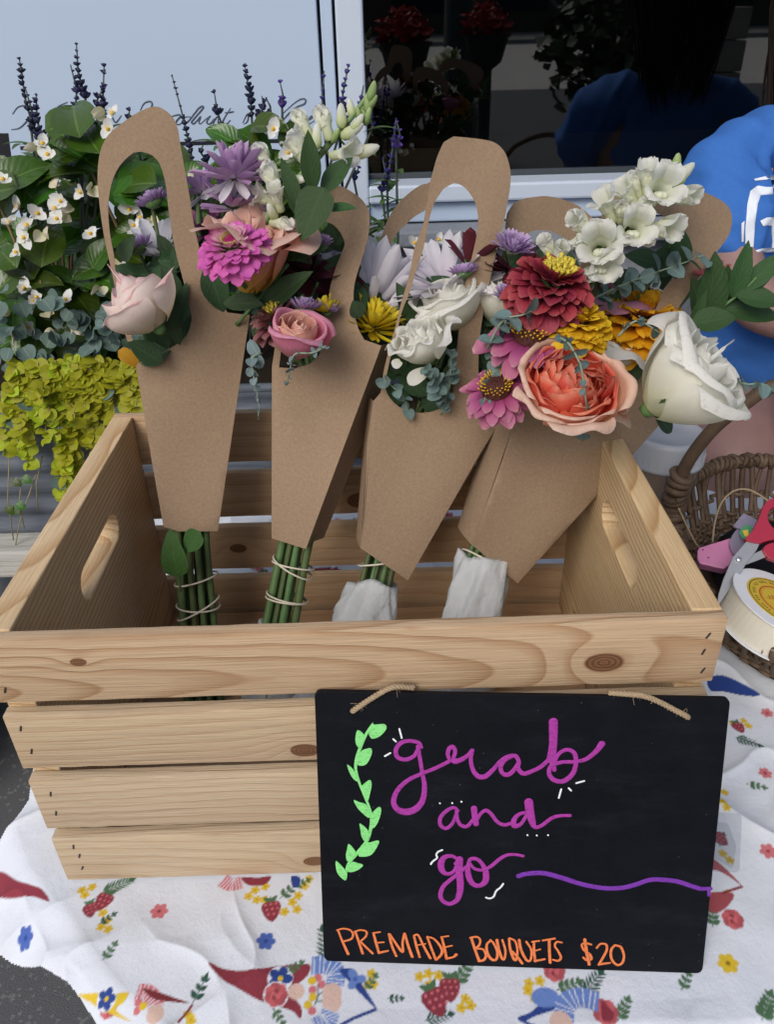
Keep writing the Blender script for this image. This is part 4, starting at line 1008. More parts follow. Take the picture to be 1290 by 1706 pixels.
marker('lettering', [P1((115, 95, 1), (150, 185, 1.1), (200, 295, 1.4)), P1((105, 98, .7), (160, 85, .9), (215, 97, 1), (240, 130, 1), (225, 170, 1), (165, 190, .9)),
    P1((258, 108, 1.1), (285, 185, 1.2), (320, 290, 1.3)), P1((250, 112, .8), (300, 97, .9), (350, 110, 1), (345, 150, 1), (295, 195, .9)), P1((300, 190, 1), (350, 240, 1.1), (402, 290, 1.2)),
    P1((410, 125, 1.1), (430, 200, 1.3), (455, 288, 1.2)), P1((405, 122, .9), (465, 113, .8)), P1((432, 203, .8), (495, 197, .8)), P1((455, 285, 1.2), (530, 268, 1)),
    P1((538, 130, 1.2), (560, 220, 1.2), (598, 312, 1.2)), P1((545, 130, 1), (590, 200, 1.2), (650, 278, 1.3), (650, 200, 1.1), (665, 125, 1.1)), P1((668, 125, 1.2), (695, 220, 1.3), (730, 318, 1.4)),
    P1((745, 145, 1.1), (765, 230, 1.2), (792, 320, 1.2)), P1((745, 142, 1), (780, 140, 1), (825, 230, 1.2), (880, 330, 1.3)), P1((770, 222, .7), (840, 210, .7)),
    P1((855, 155, 1.1), (890, 250, 1.2), (925, 342, 1.2)), P1((855, 152, 1), (910, 170, 1), (965, 235, 1.2), (975, 290, 1.3), (930, 342, 1.1)),
    P1((975, 160, 1.1), (995, 240, 1.3), (1015, 335, 1.3)), P1((970, 155, .9), (1030, 146, .8)), P1((995, 240, .8), (1060, 225, .8)), P1((1015, 332, 1.2), (1070, 320, 1.1), (1095, 298, 1.5))], 3.9, I_or)
marker('lettering', [P2((70, 100, 1.2), (95, 180, 1.2), (128, 270, 1.3)), P2((62, 100, 1), (110, 93, 1), (135, 115, 1), (128, 155, 1), (95, 180, .9)), P2((100, 180, .9), (155, 185, 1), (178, 225, 1.1), (165, 262, 1.2), (125, 273, 1.1)),
    P2((215, 120, 1), (185, 150, 1.1), (190, 215, 1.3), (225, 262, 1.3), (258, 255, 1.2), (262, 200, 1.1), (235, 140, 1), (210, 115, .9)),
    P2((260, 115, 1.3), (275, 190, 1.3), (300, 255, 1.2), (318, 250, 1), (322, 190, 1), (300, 115, 1)),
    P2((350, 105, 1), (358, 180, 1.2), (385, 255, 1.3), (405, 258, 1.1), (412, 190, 1), (395, 125, 1), (355, 103, 1)), P2((375, 200, .9), (415, 245, 1.2), (448, 290, 1.2)),
    P2((425, 115, 1.2), (440, 190, 1.3), (480, 265, 1.2), (510, 262, 1.1), (515, 190, 1), (478, 128, 1)),
    P2((535, 135, 1.1), (535, 200, 1.2), (545, 275, 1.2)), P2((520, 130, .9), (575, 122, .9)), P2((535, 198, .8), (582, 185, .8)), P2((540, 272, 1.2), (615, 258, 1)),
    P2((600, 120, 1), (690, 105, 1)), P2((648, 115, 1.3), (650, 200, 1.3), (655, 285, 1.3)), P2((742, 135, .9), (705, 130, 1), (690, 160, 1), (715, 200, 1), (735, 245, 1.1), (715, 270, 1.1), (675, 262, .9))], 4.1, I_or)
marker('lettering', [P2((960, 150, 1), (920, 140, 1.1), (890, 150, 1), (905, 190, 1.1), (950, 225, 1.3), (960, 258, 1.2), (925, 265, 1.1), (900, 245, 1)), P2((912, 112, 1.4), (925, 200, 1.5), (945, 298, 1.4)),
    P2((1000, 175, 1), (1030, 145, 1), (1070, 150, 1.1), (1075, 190, 1.1), (1050, 240, 1.2), (1015, 300, 1.1)), P2((1015, 297, 1.2), (1100, 285, 1)),
    P2((1135, 155, 1.1), (1108, 190, 1.2), (1110, 255, 1.2), (1150, 300, 1.2), (1190, 285, 1.2), (1202, 230, 1.1), (1180, 170, 1.2), (1140, 155, 1.1))], 4.0, I_or)
# jute twine through the two holes
M_jute = plain('jute', (.36, .27, .17), .9, .2, .3, 300, .0005)
def rope(name, pts, rad, par, plies=3, twist=900, fuzz=14):
    P = [Vector(p) for p in spline([tuple(p) for p in pts], 10)]; bb = B(); L = 0; acc = [0]
    for a, b in zip(P, P[1:]): L += (b - a).length; acc.append(L)
    up = SN.copy()
    for k in range(plies):
        Q = []
        for i, p in enumerate(P):
            d = (P[min(i + 1, len(P) - 1)] - P[max(i - 1, 0)]).normalized(); x = (up - d * up.dot(d)).normalized(); y = d.cross(x)
            an = acc[i] * twist + k * 2 * math.pi / plies; Q.append(p + (x * math.cos(an) + y * math.sin(an)) * rad * .55)
        bb.tube(Q, rad * .62, 6)
    r_ = random.Random(4)
    for _ in range(fuzz):
        i = r_.randrange(len(P) - 1); d = Vector((r_.gauss(0, 1), r_.gauss(0, .3), r_.gauss(0, 1))).normalized() * rad * r_.uniform(2, 5)
        bb.tube([P[i], P[i] + d * .5 + Vector((0, 0, rad)), P[i] + d + UP * rad * r_.uniform(-2, 1)], rad * .07, 4)
    return bb.build(name, M_jute, par)
BACK = -SN
rope('twine', [onsign(588, 1184, -.003), onsign(590, 1183, .0018), onsign(606, 1172, .0022), onsign(628, 1158, .0026), onsign(646, 1148, .003), onsign(664, 1144, .0016) , onsign(690, 1146, -.003)], .0017, sign)
rope('twine', [onsign(1147, 1195, -.003), onsign(1144, 1193, .0018), onsign(1125, 1183, .0022), onsign(1100, 1170, .0026), onsign(1075, 1160, .003), onsign(1045, 1156, .0016), onsign(1015, 1154, -.003)], .0017, sign)
M_acr = NT('clear_acrylic', .05); ga = M_acr.n('BsdfGlossy', Color=(1, 1, 1, 1), Roughness=.05); ta = M_acr.n('BsdfTransparent', Color=(.93, .94, .95, 1)); M_acr.nt.links.new(M_acr.n('MixShader', i0=.07, i1=ta, i2=ga), M_acr.out.inputs[0]); M_acr = M_acr.m
ac = root('acrylic_holder', onsign(1190, 1460, -.012), 'clear acrylic card holder peeking out behind the right edge of the black sign', 'card holder')
for poly, off in ((roundrect([(1080, 1350), (1237, 1357), (1233, 1454), (1080, 1448)], 8), -.012), (roundrect([(1082, 1368), (1214, 1372), (1228, 1410), (1222, 1448), (1082, 1444)][:4], 6), -.010)):
    v3, f3 = triangulate(poly, (), 0); Vv, Ff = solid([onsign(x, y, off) for x, y in v3], f3, .0012, SN); obj('sheet', Vv, Ff, M_acr, ac, False)
# ================================================================ paper sleeves
t = NT('kraft_paper', .82, .15)
o_ = t.obj(); f1 = t.noise(o_, 1500, 2, .7); f2 = t.noise(o_, 420, 4, .75); f3 = t.noise(o_, 22, 3, .5)
c = t.mix(t.ramp(f2, [(.25, 0), (.75, 1)]), (.235, .158, .098), (.350, .248, .162)); c = t.mix(t.math('MULTIPLY', t.math('SUBTRACT', f1, .5), 1.2, clamp=True), c, (.41, .31, .22)); c = t.mix(t.math('MULTIPLY', f3, .3), c, (.25, .175, .115))
c = t.mix(t.math('MULTIPLY', t.math('GREATER_THAN', t.noise(o_, 700, 2, .5), .735), .35), c, (.17, .105, .06))
t.col(c); t.bump(t.math('ADD', f1, f2), .00018); M_kraft = t.m
def lin(a, b, k): return a + (b - a) * k
class Sleeve: pass
def proj(p):
    q_ = CM.transposed() @ (Vector(p) - CAM); return 645 + FPX * q_.x / -q_.z, 853 - FPX * q_.y / -q_.z
def crisp(o, a=38):
    o.data.set_sharp_from_angle(angle=R(a)); return o
def make_sleeve(lab, body, outer, hole, bot, top, yaw, depth, rear=None, bend=.0, th=.00045):
    """body: TL TR BR BL in photo pixels, bot / top: (u, v, Y) of two points of the front panel"""
    s = Sleeve(); pb_, pt_ = atY(*bot), atY(*top)
    r_ = Vector((math.cos(R(yaw)), math.sin(R(yaw)), 0)); n = r_.cross((pt_ - pb_).normalized()).normalized()
    if n.dot(TOW) < 0: n = -n
    s.n = n; s.p0 = pb_; s.depth = depth; s.r = r_
    s.root = root('paper_sleeve', pb_, lab, 'flower sleeve', 'kraft paper flower sleeves in the crate')
    up = (pt_ - pb_).normalized(); rr = (r_ - up * r_.dot(up)).normalized()
    mid = atP((body[2][0] + body[3][0]) / 2, (body[2][1] + body[3][1]) / 2, pb_, n)
    def on(u, v, back=0.):
        p = atP(u, v, pb_ - n * back, n); w = p.x * 31 + p.z * 23 + yaw; return p + n * .0011 * (math.sin(w) + math.sin(p.x * 57 - p.z * 41 + yaw * 2))
    def bent(u, v, back=0.):
        p = on(u, v, back); x = (p - mid).dot(rr) / .05
        return p - n * bend * max(0., abs(x) - .35) ** 2
    s.on = on
    sm_o = [tuple(p) for p in outer]
    v2, f2 = triangulate(sm_o, [hole] if hole else (), 11)
    V, F = solid([bent(x, y) for x, y in v2], f2, th, n)
    crisp(obj('front_panel', V, F, M_kraft, s.root, True))
    TL_, TR_, BR_, BL_ = [bent(*p) - n * th for p in body]
    # the back of the body and the two sides
    b = [q_ - n * depth * k for q_, k in ((TL_, 1), (TR_, 1), (BR_, .8), (BL_, .8))]
    def skin(a0, a1, b0, b1, N=8, bulge=.0, out=None):
        vs = []
        for j in range(N + 1):
            for i in range(5):
                p = lin(lin(a0, a1, j / N), lin(b0, b1, j / N), i / 4)
                if out is not None: p = p + out * bulge * math.sin(math.pi * i / 4)
                vs.append(p)
        fs = [(j * 5 + i, j * 5 + i + 1, (j + 1) * 5 + i + 1, (j + 1) * 5 + i) for j in range(N) for i in range(4)]
        return vs, fs
    for a0, a1, b0, b1, out in ((TL_, BL_, b[0], b[3], -rr), (TR_, BR_, b[1], b[2], rr)):
        V, F = solid(*skin(a0, a1, b0, b1, bulge=-.003 if out == rr else .002, out=out), th, out)
        crisp(obj('side_fold', V, F, M_kraft, s.root))
    V, F = solid(*skin(b[0], b[3], b[1], b[2]), th, -n); crisp(obj('back_panel', V, F, M_kraft, s.root))
    if rear:
        v2, f2 = triangulate(rear, (), 11); V, F = solid([on(x, y, depth + .002) for x, y in v2], f2, th, n); crisp(obj('rear_handle', V, F, M_kraft, s.root))
    s.mouth = (TL_ + TR_ + b[0] + b[1]) / 4; s.base = (BL_ + BR_ + b[2] + b[3]) / 4; s.stems = 0
    s.wid = (TR_ - TL_).length; s.rr = rr; s.up = up
    return s
Zs = lambda P, s, ox, oy: [(ox + p[0] / s, oy + p[1] / s) for p in (spline(P, 3) if len(P) > 3 else P)]
z1 = lambda *P: Zs(P, 3.71, 150, 160)
S1o = z1((390, 65), (430, 70), (480, 100), (520, 145), (545, 210), (560, 310), (590, 480), (615, 620), (640, 790), (670, 920), (700, 1050), (745, 1160), (800, 1260), (850, 1338)) + [(416, 526), (411, 560), (363, 884), (298, 885), (272, 878), (225, 608)] + [(208, 560), (194, 495)] + z1((125, 1060), (100, 950), (75, 820), (55, 680), (42, 540), (45, 430), (60, 340), (90, 270), (130, 220), (200, 165), (280, 110), (350, 75))
S1h = z1((320, 345), (380, 365), (425, 410), (450, 470), (470, 560), (485, 700), (510, 870), (540, 1010), (575, 1140), (605, 1270), (627, 1360), (620, 1420), (595, 1480), (540, 1530), (440, 1590), (300, 1650)) + [(218, 560), (204, 498)] + z1((155, 1105), (145, 980), (125, 880), (112, 760), (112, 650), (130, 545), (165, 460), (215, 395), (270, 350))
s1 = make_sleeve('brown paper sleeve farthest left, its tall handle rising over a blush rose', [(225, 608), (416, 526), (363, 884), (272, 878)], S1o, S1h, (318, 884, .215), (250, 180, .290), 8, .042, bend=.006)
z2_ = lambda *P: Zs(P, 4.778, 420, 290)
S2o = z2_((560, 122), (600, 95), (650, 85), (720, 100), (800, 145), (870, 200), (920, 270), (937, 340), (935, 450), (915, 560), (880, 680), (845, 790), (820, 900), (815, 1010), (825, 1120), (850, 1230), (895, 1320)) + [(635, 576), (511, 914), (452, 897), (452, 612), (460, 550), (476, 470), (490, 400), (503, 350), (518, 325)]
S2h = z2_((565, 300), (570, 370), (640, 400), (700, 460), (740, 550), (720, 620), (680, 720), (645, 830), (620, 930), (605, 1040), (598, 1150), (590, 1260), (570, 1370), (520, 1460)) + [(515, 607), (490, 614), (464, 612), (470, 560), (482, 500), (496, 440), (511, 395), (524, 368)]
S2h = S2h[3:]
s2 = make_sleeve('brown paper sleeve second from the left, above a peach and pink rose', [(452, 612), (635, 576), (511, 914), (452, 897)], S2o, S2h, (482, 906, .205), (575, 312, .285), -20, .05, bend=.002)
z3 = lambda *P: Zs(P, 3.345, 590, 210)
S3o = z3((555, 58), (640, 65), (720, 75), (780, 90), (825, 125), (855, 180), (872, 260), (870, 340), (855, 430), (835, 540), (800, 680), (770, 820), (740, 950), (720, 1080), (705, 1200), (700, 1320), (703, 1420), (730, 1520), (790, 1590)) + [(846, 693), (800, 760), (680, 967), (640, 940), (601, 914), (612, 740), (622, 668), (634, 654)] + z3((165, 1360), (190, 1260), (230, 1120), (260, 1000), (310, 830), (340, 680), (385, 560), (400, 480), (425, 320), (440, 260), (465, 170), (500, 90))
S3h = z3((560, 315), (610, 335), (650, 380), (680, 440), (692, 520), (685, 600), (660, 720), (630, 850), (605, 980), (590, 1100), (575, 1250), (565, 1370), (553, 1470), (530, 1530), (480, 1575), (400, 1597), (310, 1590), (240, 1555), (190, 1500), (175, 1450), (178, 1400), (200, 1300), (240, 1150), (265, 1040), (310, 930), (350, 800), (390, 680), (420, 530), (450, 430), (500, 350))
S3r = z3((470, 250), (425, 312), (370, 330), (300, 380), (240, 440), (190, 520), (160, 600), (135, 690)) + [(622, 460), (620, 520), (628, 600), (640, 640), (648, 640), (640, 590), (636, 520), (638, 470)] + z3((175, 730), (200, 670), (240, 600), (290, 550), (340, 505), (395, 470), (450, 430), (490, 330), (540, 290), (640, 300), (740, 430), (790, 420), (760, 330), (690, 250), (600, 215), (530, 220))
s3 = make_sleeve('brown paper sleeve third from the left, its handle standing against the window', [(622, 668), (846, 693), (680, 967), (601, 914)], S3o, S3h, (640, 942, .200), (780, 232, .285), 6, .05, S3r, bend=.006)
z4 = lambda *P: Zs(P, 2.932, 820, 250)
S4o = z4((940, 180), (1010, 195), (1090, 225), (1150, 260), (1180, 300), (1187, 350), (1170, 420), (1120, 490), (1060, 570), (1000, 660), (940, 740), (880, 830), (830, 930), (795, 1030), (778, 1130), (775, 1245), (860, 1325)) + [(1037, 787), (862, 971), (787, 908), (838, 762), (862, 690), (870, 650), (900, 585), (935, 515), (965, 450), (990, 392), (1008, 352), (1022, 325)] + z4((640, 190), (690, 150), (800, 150))
S4h = [(1127, 368), (1144, 386), (1150, 407), (1147, 428), (1120, 468), (1106, 485), (1093, 519), (1072, 547), (1055, 574), (1042, 601), (1035, 618), (1031, 645), (1012, 680), (960, 702), (905, 695), (880, 662), (915, 590), (948, 525), (978, 460), (1005, 408), (1030, 372), (1060, 356), (1095, 355)]
S4r = z4((70, 310), (110, 255), (180, 232), (270, 225), (360, 245), (420, 270), (480, 320), (540, 400), (560, 480), (545, 560)) + [(995, 470), (985, 430), (970, 412)] + z4((400, 475), (390, 450), (340, 420), (280, 395), (200, 395), (150, 425)) + [(862, 420), (858, 480), (846, 480), (838, 420)]
s4 = make_sleeve('brown paper sleeve farthest right, leaning towards the wicker basket under a big white rose', [(862, 690), (1114, 698), (862, 971), (787, 908)], S4o, S4h, (825, 940, .195), (1130, 315, .275), 12, .05, S4r, bend=.003)
SL = [s1, s2, s3, s4]
FLOORP = [Vector((-.150, .165, .0135)), Vector((-.093, .150, .0135)), Vector((-.020, .135, .0135)), Vector((.076, .130, .0135))]
for s, p in zip(SL, FLOORP): s.floor = p

# ================================================================ flower makers
M_stem = leaf_mat('stem_green', (.045, .085, .028), (.12, .17, .06), .5, .35, 0, .45, (.12, .2, .07), 0)
M_sepal = leaf_mat('sepal_green', (.05, .11, .03), (.10, .18, .05), .5, .35, .1, .2, (.12, .2, .07), .05)
sepal_me = petal_mesh('sepal', M_sepal, 1., .32, 'leaf', 2, 5, arc=25, cup=.4)
GOLD = 2.399963
BLOOM = 1.08
fr = random.Random(11)
def stem(par, base, axis, s, rad=.0022, name='stem', via=None):
    """runs from the flower back into the sleeve's mouth and down into the tied bundle"""
    k = s.stems; s.stems += 1
    a = k * GOLD; q_ = .0128 * math.sqrt((k % 13 + .5) / 13.) ; off = s.rr * math.cos(a) * q_ * 1.25 + s.n * math.sin(a) * q_
    inner = s.mouth.lerp(s.base, .25) + off * 1.25
    u, v = via or proj(base + axis * .012)
    back = s.on(u, v, .020 + .012 * fr.random())
    if (back - CAM).length < (base - CAM).length: back = base + (base - CAM).normalized() * .012
    P = spline([tuple(base), tuple(base.lerp(back, .6)), tuple(back.lerp(inner, .12) + (back - CAM).normalized() * .006), tuple(back.lerp(inner, .6)), tuple(inner), tuple(s.base + off), tuple(s.floor.lerp(s.base, .45) + off * 1.1), tuple(s.floor + off * 1.2 + Vector((0, 0, abs(fr.gauss(0, .004)))))], 6)
    rr_ = rad * fr.uniform(.85, 1.7)
    m = len(P); return B().tube([Vector(p) for p in P], [rr_ * (.72 + .5 * i / m + .05 * math.sin(i * 1.7 + k) + (.28 if (i + k) % 9 == 0 else 0)) for i in range(m)], 8).build(name, M_stem, par)
def ring(F, me, par, n, r, h, el, k, ph=0., jit=.12, name='petal', jk=.08, spin=0.):
    for i in range(n):
        a = ph + 2 * math.pi * i / n + fr.gauss(0, jit) / max(1, n) * 4
        M = F @ Matrix.Rotation(a, 4, 'Z') @ Matrix.Translation((0, r, h)) @ Matrix.Rotation(R(el + fr.gauss(0, 7)), 4, 'X') @ Matrix.Rotation(R(fr.gauss(0, 4) + spin), 4, 'Y') @ S(k * (1 + fr.gauss(0, jk)))
        inst(fr.choice(me) if isinstance(me, list) else me, name, M, par)
def flower_root(kind, pos, lab, cat='flower', group=None): return root(kind, pos, lab, cat, group)
def calyx(F, par, k, n=6, el=35, h=-.0, r=.15):
    for i in range(n):
        inst(sepal_me, 'sepal', F @ Matrix.Rotation(2 * math.pi * i / n, 4, 'Z') @ Matrix.Translation((0, r * k, h)) @ Matrix.Rotation(R(el + fr.gauss(0, 8)), 4, 'X') @ S(k), par)
def dome(F, par, rad, hgt, mat, name='centre', n=90, bump=.0011, seed=0):
    bb = B(); rg_ = random.Random(seed)
    bb.lathe([(rad, 0), (rad * .97, hgt * .35), (rad * .8, hgt * .7), (rad * .5, hgt * .93), (rad * .05, hgt)], (0, 0, 0), n=14)
    for i in range(n):
        f = math.sqrt((i + .5) / n); a = i * GOLD; z = hgt * math.sqrt(max(0, 1 - f * f * .95)); q_ = Vector((rad * f * math.cos(a), rad * f * math.sin(a), z)); d = Vector((q_.x, q_.y, z + rad * .6)).normalized()
        bb.tube([q_ - d * bump, q_ + d * bump * .6, q_ + d * bump * rg_.uniform(.9, 1.8)], [bump * .55, bump * .6, bump * .2], 5)
    inst(mesh(name, bb.v, bb.f, mat, True, pt=bb.t), name, F, par)

def zinnia(label, u, v, Y, Rp, axis, s, mats, rows, centre, kind='zinnia', L=1., W=.62, cup=.35, arc=-12, prof='spat', group=None):
    p = atY(u, v, Y); Rm = Rp * BLOOM * pxm(p); F = frame(p, axis, fr.random() * 6)
    par = root(kind, p, label, 'flower', group)
    for j, (n, r, h, el, k, mi) in enumerate(rows):
        me = [petal_mesh('petal', mats[mi], fr.uniform(.93, 1.06), W * fr.uniform(.9, 1.1), prof, 4, 6, cup=cup * fr.uniform(.7, 1.3), arc=arc + fr.gauss(0, 9), curl=fr.gauss(0, 14), ruffle=.09 if kind == 'marigold' else .03, seed=j * 3 + k_) for k_ in range(3)]
        ring(F, me, par, n, r * Rm, h * Rm, el, k * Rm, ph=j * .37)
    centre(F, par, Rm)
    calyx(F @ Matrix.Translation((0, 0, -.16 * Rm)), par, Rm * .4, 8, 10)
    stem(par, p - Vector(axis).normalized() * Rm * .18, Vector(axis).normalized(), s, .0026)
    return par
def shell_petal(q, H, dphi, flare, roll, close, tip, Rm, seed, t0=0., wave=.02, lip=.05):
    """one rose petal: a patch of an egg-shaped shell whose rim opens, rolls back and comes to a soft point"""
    rg_ = random.Random(seed); nu, nv = 14, 20; vs = []; tt = []; ss = []; ph = rg_.uniform(0, 6.3); sk = rg_.uniform(-.25, .25)
    for j in range(nv + 1):
        t = j / nv
        for i in range(nu + 1):
            s = -1 + 2 * i / nu
            wd = math.sin(math.pi * .5 * min(1, .25 + t * 1.6)) * (1 if t < .62 else math.sqrt(max(0, 1 - ((t - .62) / .52) ** 2)))
            ph_ = s * dphi * wd
            top = 1 - .10 * abs(s) ** 2.2 + tip * math.exp(-((s - sk) / .3) ** 2) * t * t
            z = H * t * top
            r = q * (math.sin(math.pi * (.06 + .50 * min(1, t * 1.25))) ** .75) * (1 + .05 * s)
            if t > .45: r -= q * close * ((t - .45) / .55) ** 1.5
            if t > .55:
                k = ((t - .55) / .45); r += flare * k * k * (1 + .35 * s * sk); z -= roll * k ** 3 * (.75 + .5 * abs(s - sk))
                r += wave * k * math.sin(ph + s * 4.2) ; z += wave * .7 * k * math.sin(ph * 2 + s * 6.)
            if t > .74 and lip:
                th = (t - .74) / .26 * 3.9 * (.55 + .45 * math.cos((s - sk) * 1.4)); r += lip * (1 - math.cos(th)); z += lip * math.sin(th) - H * (t - .74) * .62
            vs.append((r * math.sin(ph_) * Rm, r * math.cos(ph_) * Rm, z * Rm)); tt.append(t); ss.append(s)
    n1 = nu + 1
    return vs, [(j * n1 + i, j * n1 + i + 1, (j + 1) * n1 + i + 1, (j + 1) * n1 + i) for j in range(nv) for i in range(nu)], tt, ss
def rose(label, u, v, Y, Rp, axis, s, mat, n=18, flare=.45, roll=.35, close=.5, H=1.35, q0=.10, dphi=1.25, tip=.08, kind='rose', mats_out=None, outs=5, inner=0, hin=.0, sink=.62, cal=True, rad=.0022, wave=.03, tilt=0., fexp=2.2, via=None, hdrop=0., lip=.045):
    p = atY(u, v, Y); Rm = Rp * BLOOM * pxm(p); axis = Vector(axis).normalized(); F = frame(p - axis * Rm * sink, axis, fr.random() * 6)
    par = root(kind, p - axis * Rm * sink, label, 'flower')
    for i in range(n):
        f = i / max(1, n - 1); q = q0 + (.92 - q0) * f ** .9
        fl = flare * f ** fexp * fr.uniform(.75, 1.2); m_ = mats_out if mats_out is not None and i >= n - outs else mat
        vs, fs, tt, ss = shell_petal(q, H * (1 - hin * (1 - f) - hdrop * f * fr.uniform(.5, 1.1)) * fr.uniform(.95, 1.04), dphi * (1.25 - .25 * f), fl, roll * f ** fexp * fr.uniform(.8, 1.2), close * (1 - f) ** .8, tip * fr.uniform(.4, 1.5), Rm, fr.randrange(9999), wave=wave, lip=lip * f ** .5 * fr.uniform(.5, 1.5))
        me = mesh('petal', vs, fs, m_, True, pt=tt, ps=ss)
        inst(me, 'petal', F @ Matrix.Rotation(i * GOLD + fr.gauss(0, .15), 4, 'Z') @ Matrix.Rotation(R(fr.gauss(0, 2.5) - tilt * f), 4, 'X'), par)
    if inner:
        ims = [petal_mesh('inner_petal', mat, .62, .5, 'rose', 5, 7, cup=.9, arc=50, curl=15, ruffle=.07, seed=9 + k) for k in range(3)]
        for i in range(inner):
            f = math.sqrt((i + .5) / inner); a = i * GOLD
            inst(ims[i % 3], 'inner_petal', F @ Matrix.Rotation(a, 4, 'Z') @ Matrix.Translation((0, f * .62 * Rm, Rm * (.30 + .05 * f))) @ Matrix.Rotation(R(84 - 12 * f + fr.gauss(0, 10)), 4, 'X') @ Matrix.Rotation(R(fr.gauss(0, 22)), 4, 'Z') @ S(Rm * fr.uniform(.9, 1.15)), par)
    hip = B().lathe([(.001, -.20 * Rm), (.11 * Rm, -.17 * Rm), (.16 * Rm, -.05 * Rm), (.12 * Rm, .06 * Rm)], (0, 0, 0), n=12)
    inst(mesh('hip', hip.v, hip.f, M_sepal, True, pt=hip.t), 'hip', F, par)
    if cal: calyx(F @ Matrix.Translation((0, 0, -.03 * Rm)), par, Rm * .7, 5, 30)
    stem(par, p - axis * Rm * (sink + .15), axis, s, rad, via=via)
    return par
def mum(label, u, v, Y, Rp, axis, s, mat, rows, kind='chrysanthemum', W=.26, cup=.55, arc=15, curl=-10, mats=None, centre=None, group=None, sink=0., prof='strap'):
    p = atY(u, v, Y); Rm = Rp * BLOOM * pxm(p); axis = Vector(axis).normalized(); F = frame(p - axis * sink * Rm, axis, fr.random() * 6)
    par = root(kind, p - axis * sink * Rm, label, 'flower', group)
    for j, row in enumerate(rows):
        n, r, h, el, k = row[:5]; m_ = mats[row[5]] if len(row) > 5 else mat
        for w_i in range(2):
            me = petal_mesh('petal', m_, 1., W * (1.1 if w_i else .92), prof, 4, 7, cup=cup, arc=arc, curl=curl + (12 if w_i else 0), seed=j * 2 + w_i)
            ring(F, me, par, (n + w_i) // 2, r * Rm, h * Rm, el, k * Rm, ph=j * .41 + w_i * 2 * math.pi / n, jit=.3)
    if centre: centre(F, par, Rm)
    calyx(F @ Matrix.Translation((0, 0, -.06 * Rm)), par, Rm * .32, 9, 25, r=.1)
    stem(par, p - axis * Rm * (sink + .08), axis, s, .0021)
    return par
def button(label, u, v, Y, Rp, axis, s, mat, group='lavender button flowers', n=95, flat=.5, tip=None):
    p = atY(u, v, Y); Rm = Rp * BLOOM * pxm(p); axis = Vector(axis).normalized(); F = frame(p - axis * Rm * .35, axis)
    par = root('button_flower', p - axis * Rm * .35, label, 'flower', group)
    vs0, fs0, tt0, ss0 = petal(1., .30, 'lobe', 2, 4, cup=.7, arc=25, seed=3)
    bb = B(); ss = []
    for i in range(n):
        f = math.sqrt((i + .5) / n); a = i * GOLD
        M = Matrix.Rotation(a, 4, 'Z') @ Matrix.Translation((0, f * .45 * Rm, .12 * Rm * (1 - f))) @ Matrix.Rotation(R(92 - 72 * f + fr.gauss(0, 8)), 4, 'X') @ S(Rm * (.42 + .24 * f) * fr.uniform(.85, 1.1))
        bb.add([M @ Vector(x) for x in vs0], fs0, tt0); ss += ss0
    tag(inst(mesh('florets', bb.v, bb.f, mat, True, pt=bb.t, ps=ss), 'florets', F, par), kind='stuff')
    cb = B().lathe([(.05 * Rm, -.28 * Rm), (.25 * Rm, -.24 * Rm), (.5 * Rm, -.02 * Rm), (.46 * Rm, .06 * Rm)], (0, 0, 0), n=14)
    inst(mesh('calyx', cb.v, cb.f, M_sepal, True, pt=cb.t), 'calyx', F, par)
    calyx(F @ Matrix.Translation((0, 0, -.2 * Rm)), par, Rm * .6, 9, 30, r=.25)
    stem(par, p - axis * Rm * .6, axis, s, .0014)
    return par
# leaves given by their two ends in the photograph and the depth of each end
M_rus = leaf_mat('ruscus_leaf', (.022, .065, .014), (.040, .10, .022), .33, .5, .15, .18, (.06, .13, .03), .03)
M_rose_leaf = leaf_mat('rose_leaf', (.022, .058, .020), (.038, .085, .026), .4, .45, .12, .2, (.07, .13, .05), .05)
M_euc = leaf_mat('eucalyptus_leaf', (.12, .20, .19), (.21, .30, .28), .55, .3, .1, .14, (.26, .34, .31), .06)
LEAFM = {}
def pleaf(par, a, b, wpx, mat, Ya, Yb=None, prof='leaf', fold=.25, arc=-15, face_=None, name='leaf', ruffle=.0):
    Yb = Ya if Yb is None else Yb
    p, q_ = atY(a[0], a[1], Ya), atY(b[0], b[1], Yb); L = (q_ - p).length; W = wpx * pxm(p)
    key = (mat.name, prof, round(W / L, 1), fold, arc)
    if key not in LEAFM: LEAFM[key] = petal_mesh('leaf', mat, 1., round(W / L, 1), prof, 4, 9, fold=fold, arc=arc, ruffle=ruffle, seed=len(LEAFM))
    M = basis(p, q_ - p, (face_ or (TOW + UP * .3))) @ Matrix.Rotation(R(-arc / 2), 4, 'X') @ S((L * W / L / round(W / L, 1), L, L))
    return inst(LEAFM[key], name, M, par)
def sprig(label, pts, leaves, mat, s, kind='foliage_sprig', cat='foliage', tostem=True, rad=.0013, group=None, smat=None):
    """pts: (u, v, Y) along the stem from its foot up"""
    P = [atY(*p) for p in pts]; par = root(kind, P[0], label, cat, group)
    B().tube([Vector(p) for p in spline([tuple(p) for p in P], 6)], rad, 6).build('twig', smat or M_stem, par)
    if tostem: stem(par, P[0], (P[1] - P[0]).normalized(), s, rad * 1.3)
    for lf in leaves: pleaf(par, *lf[:3], mat, *lf[3:])
    return par
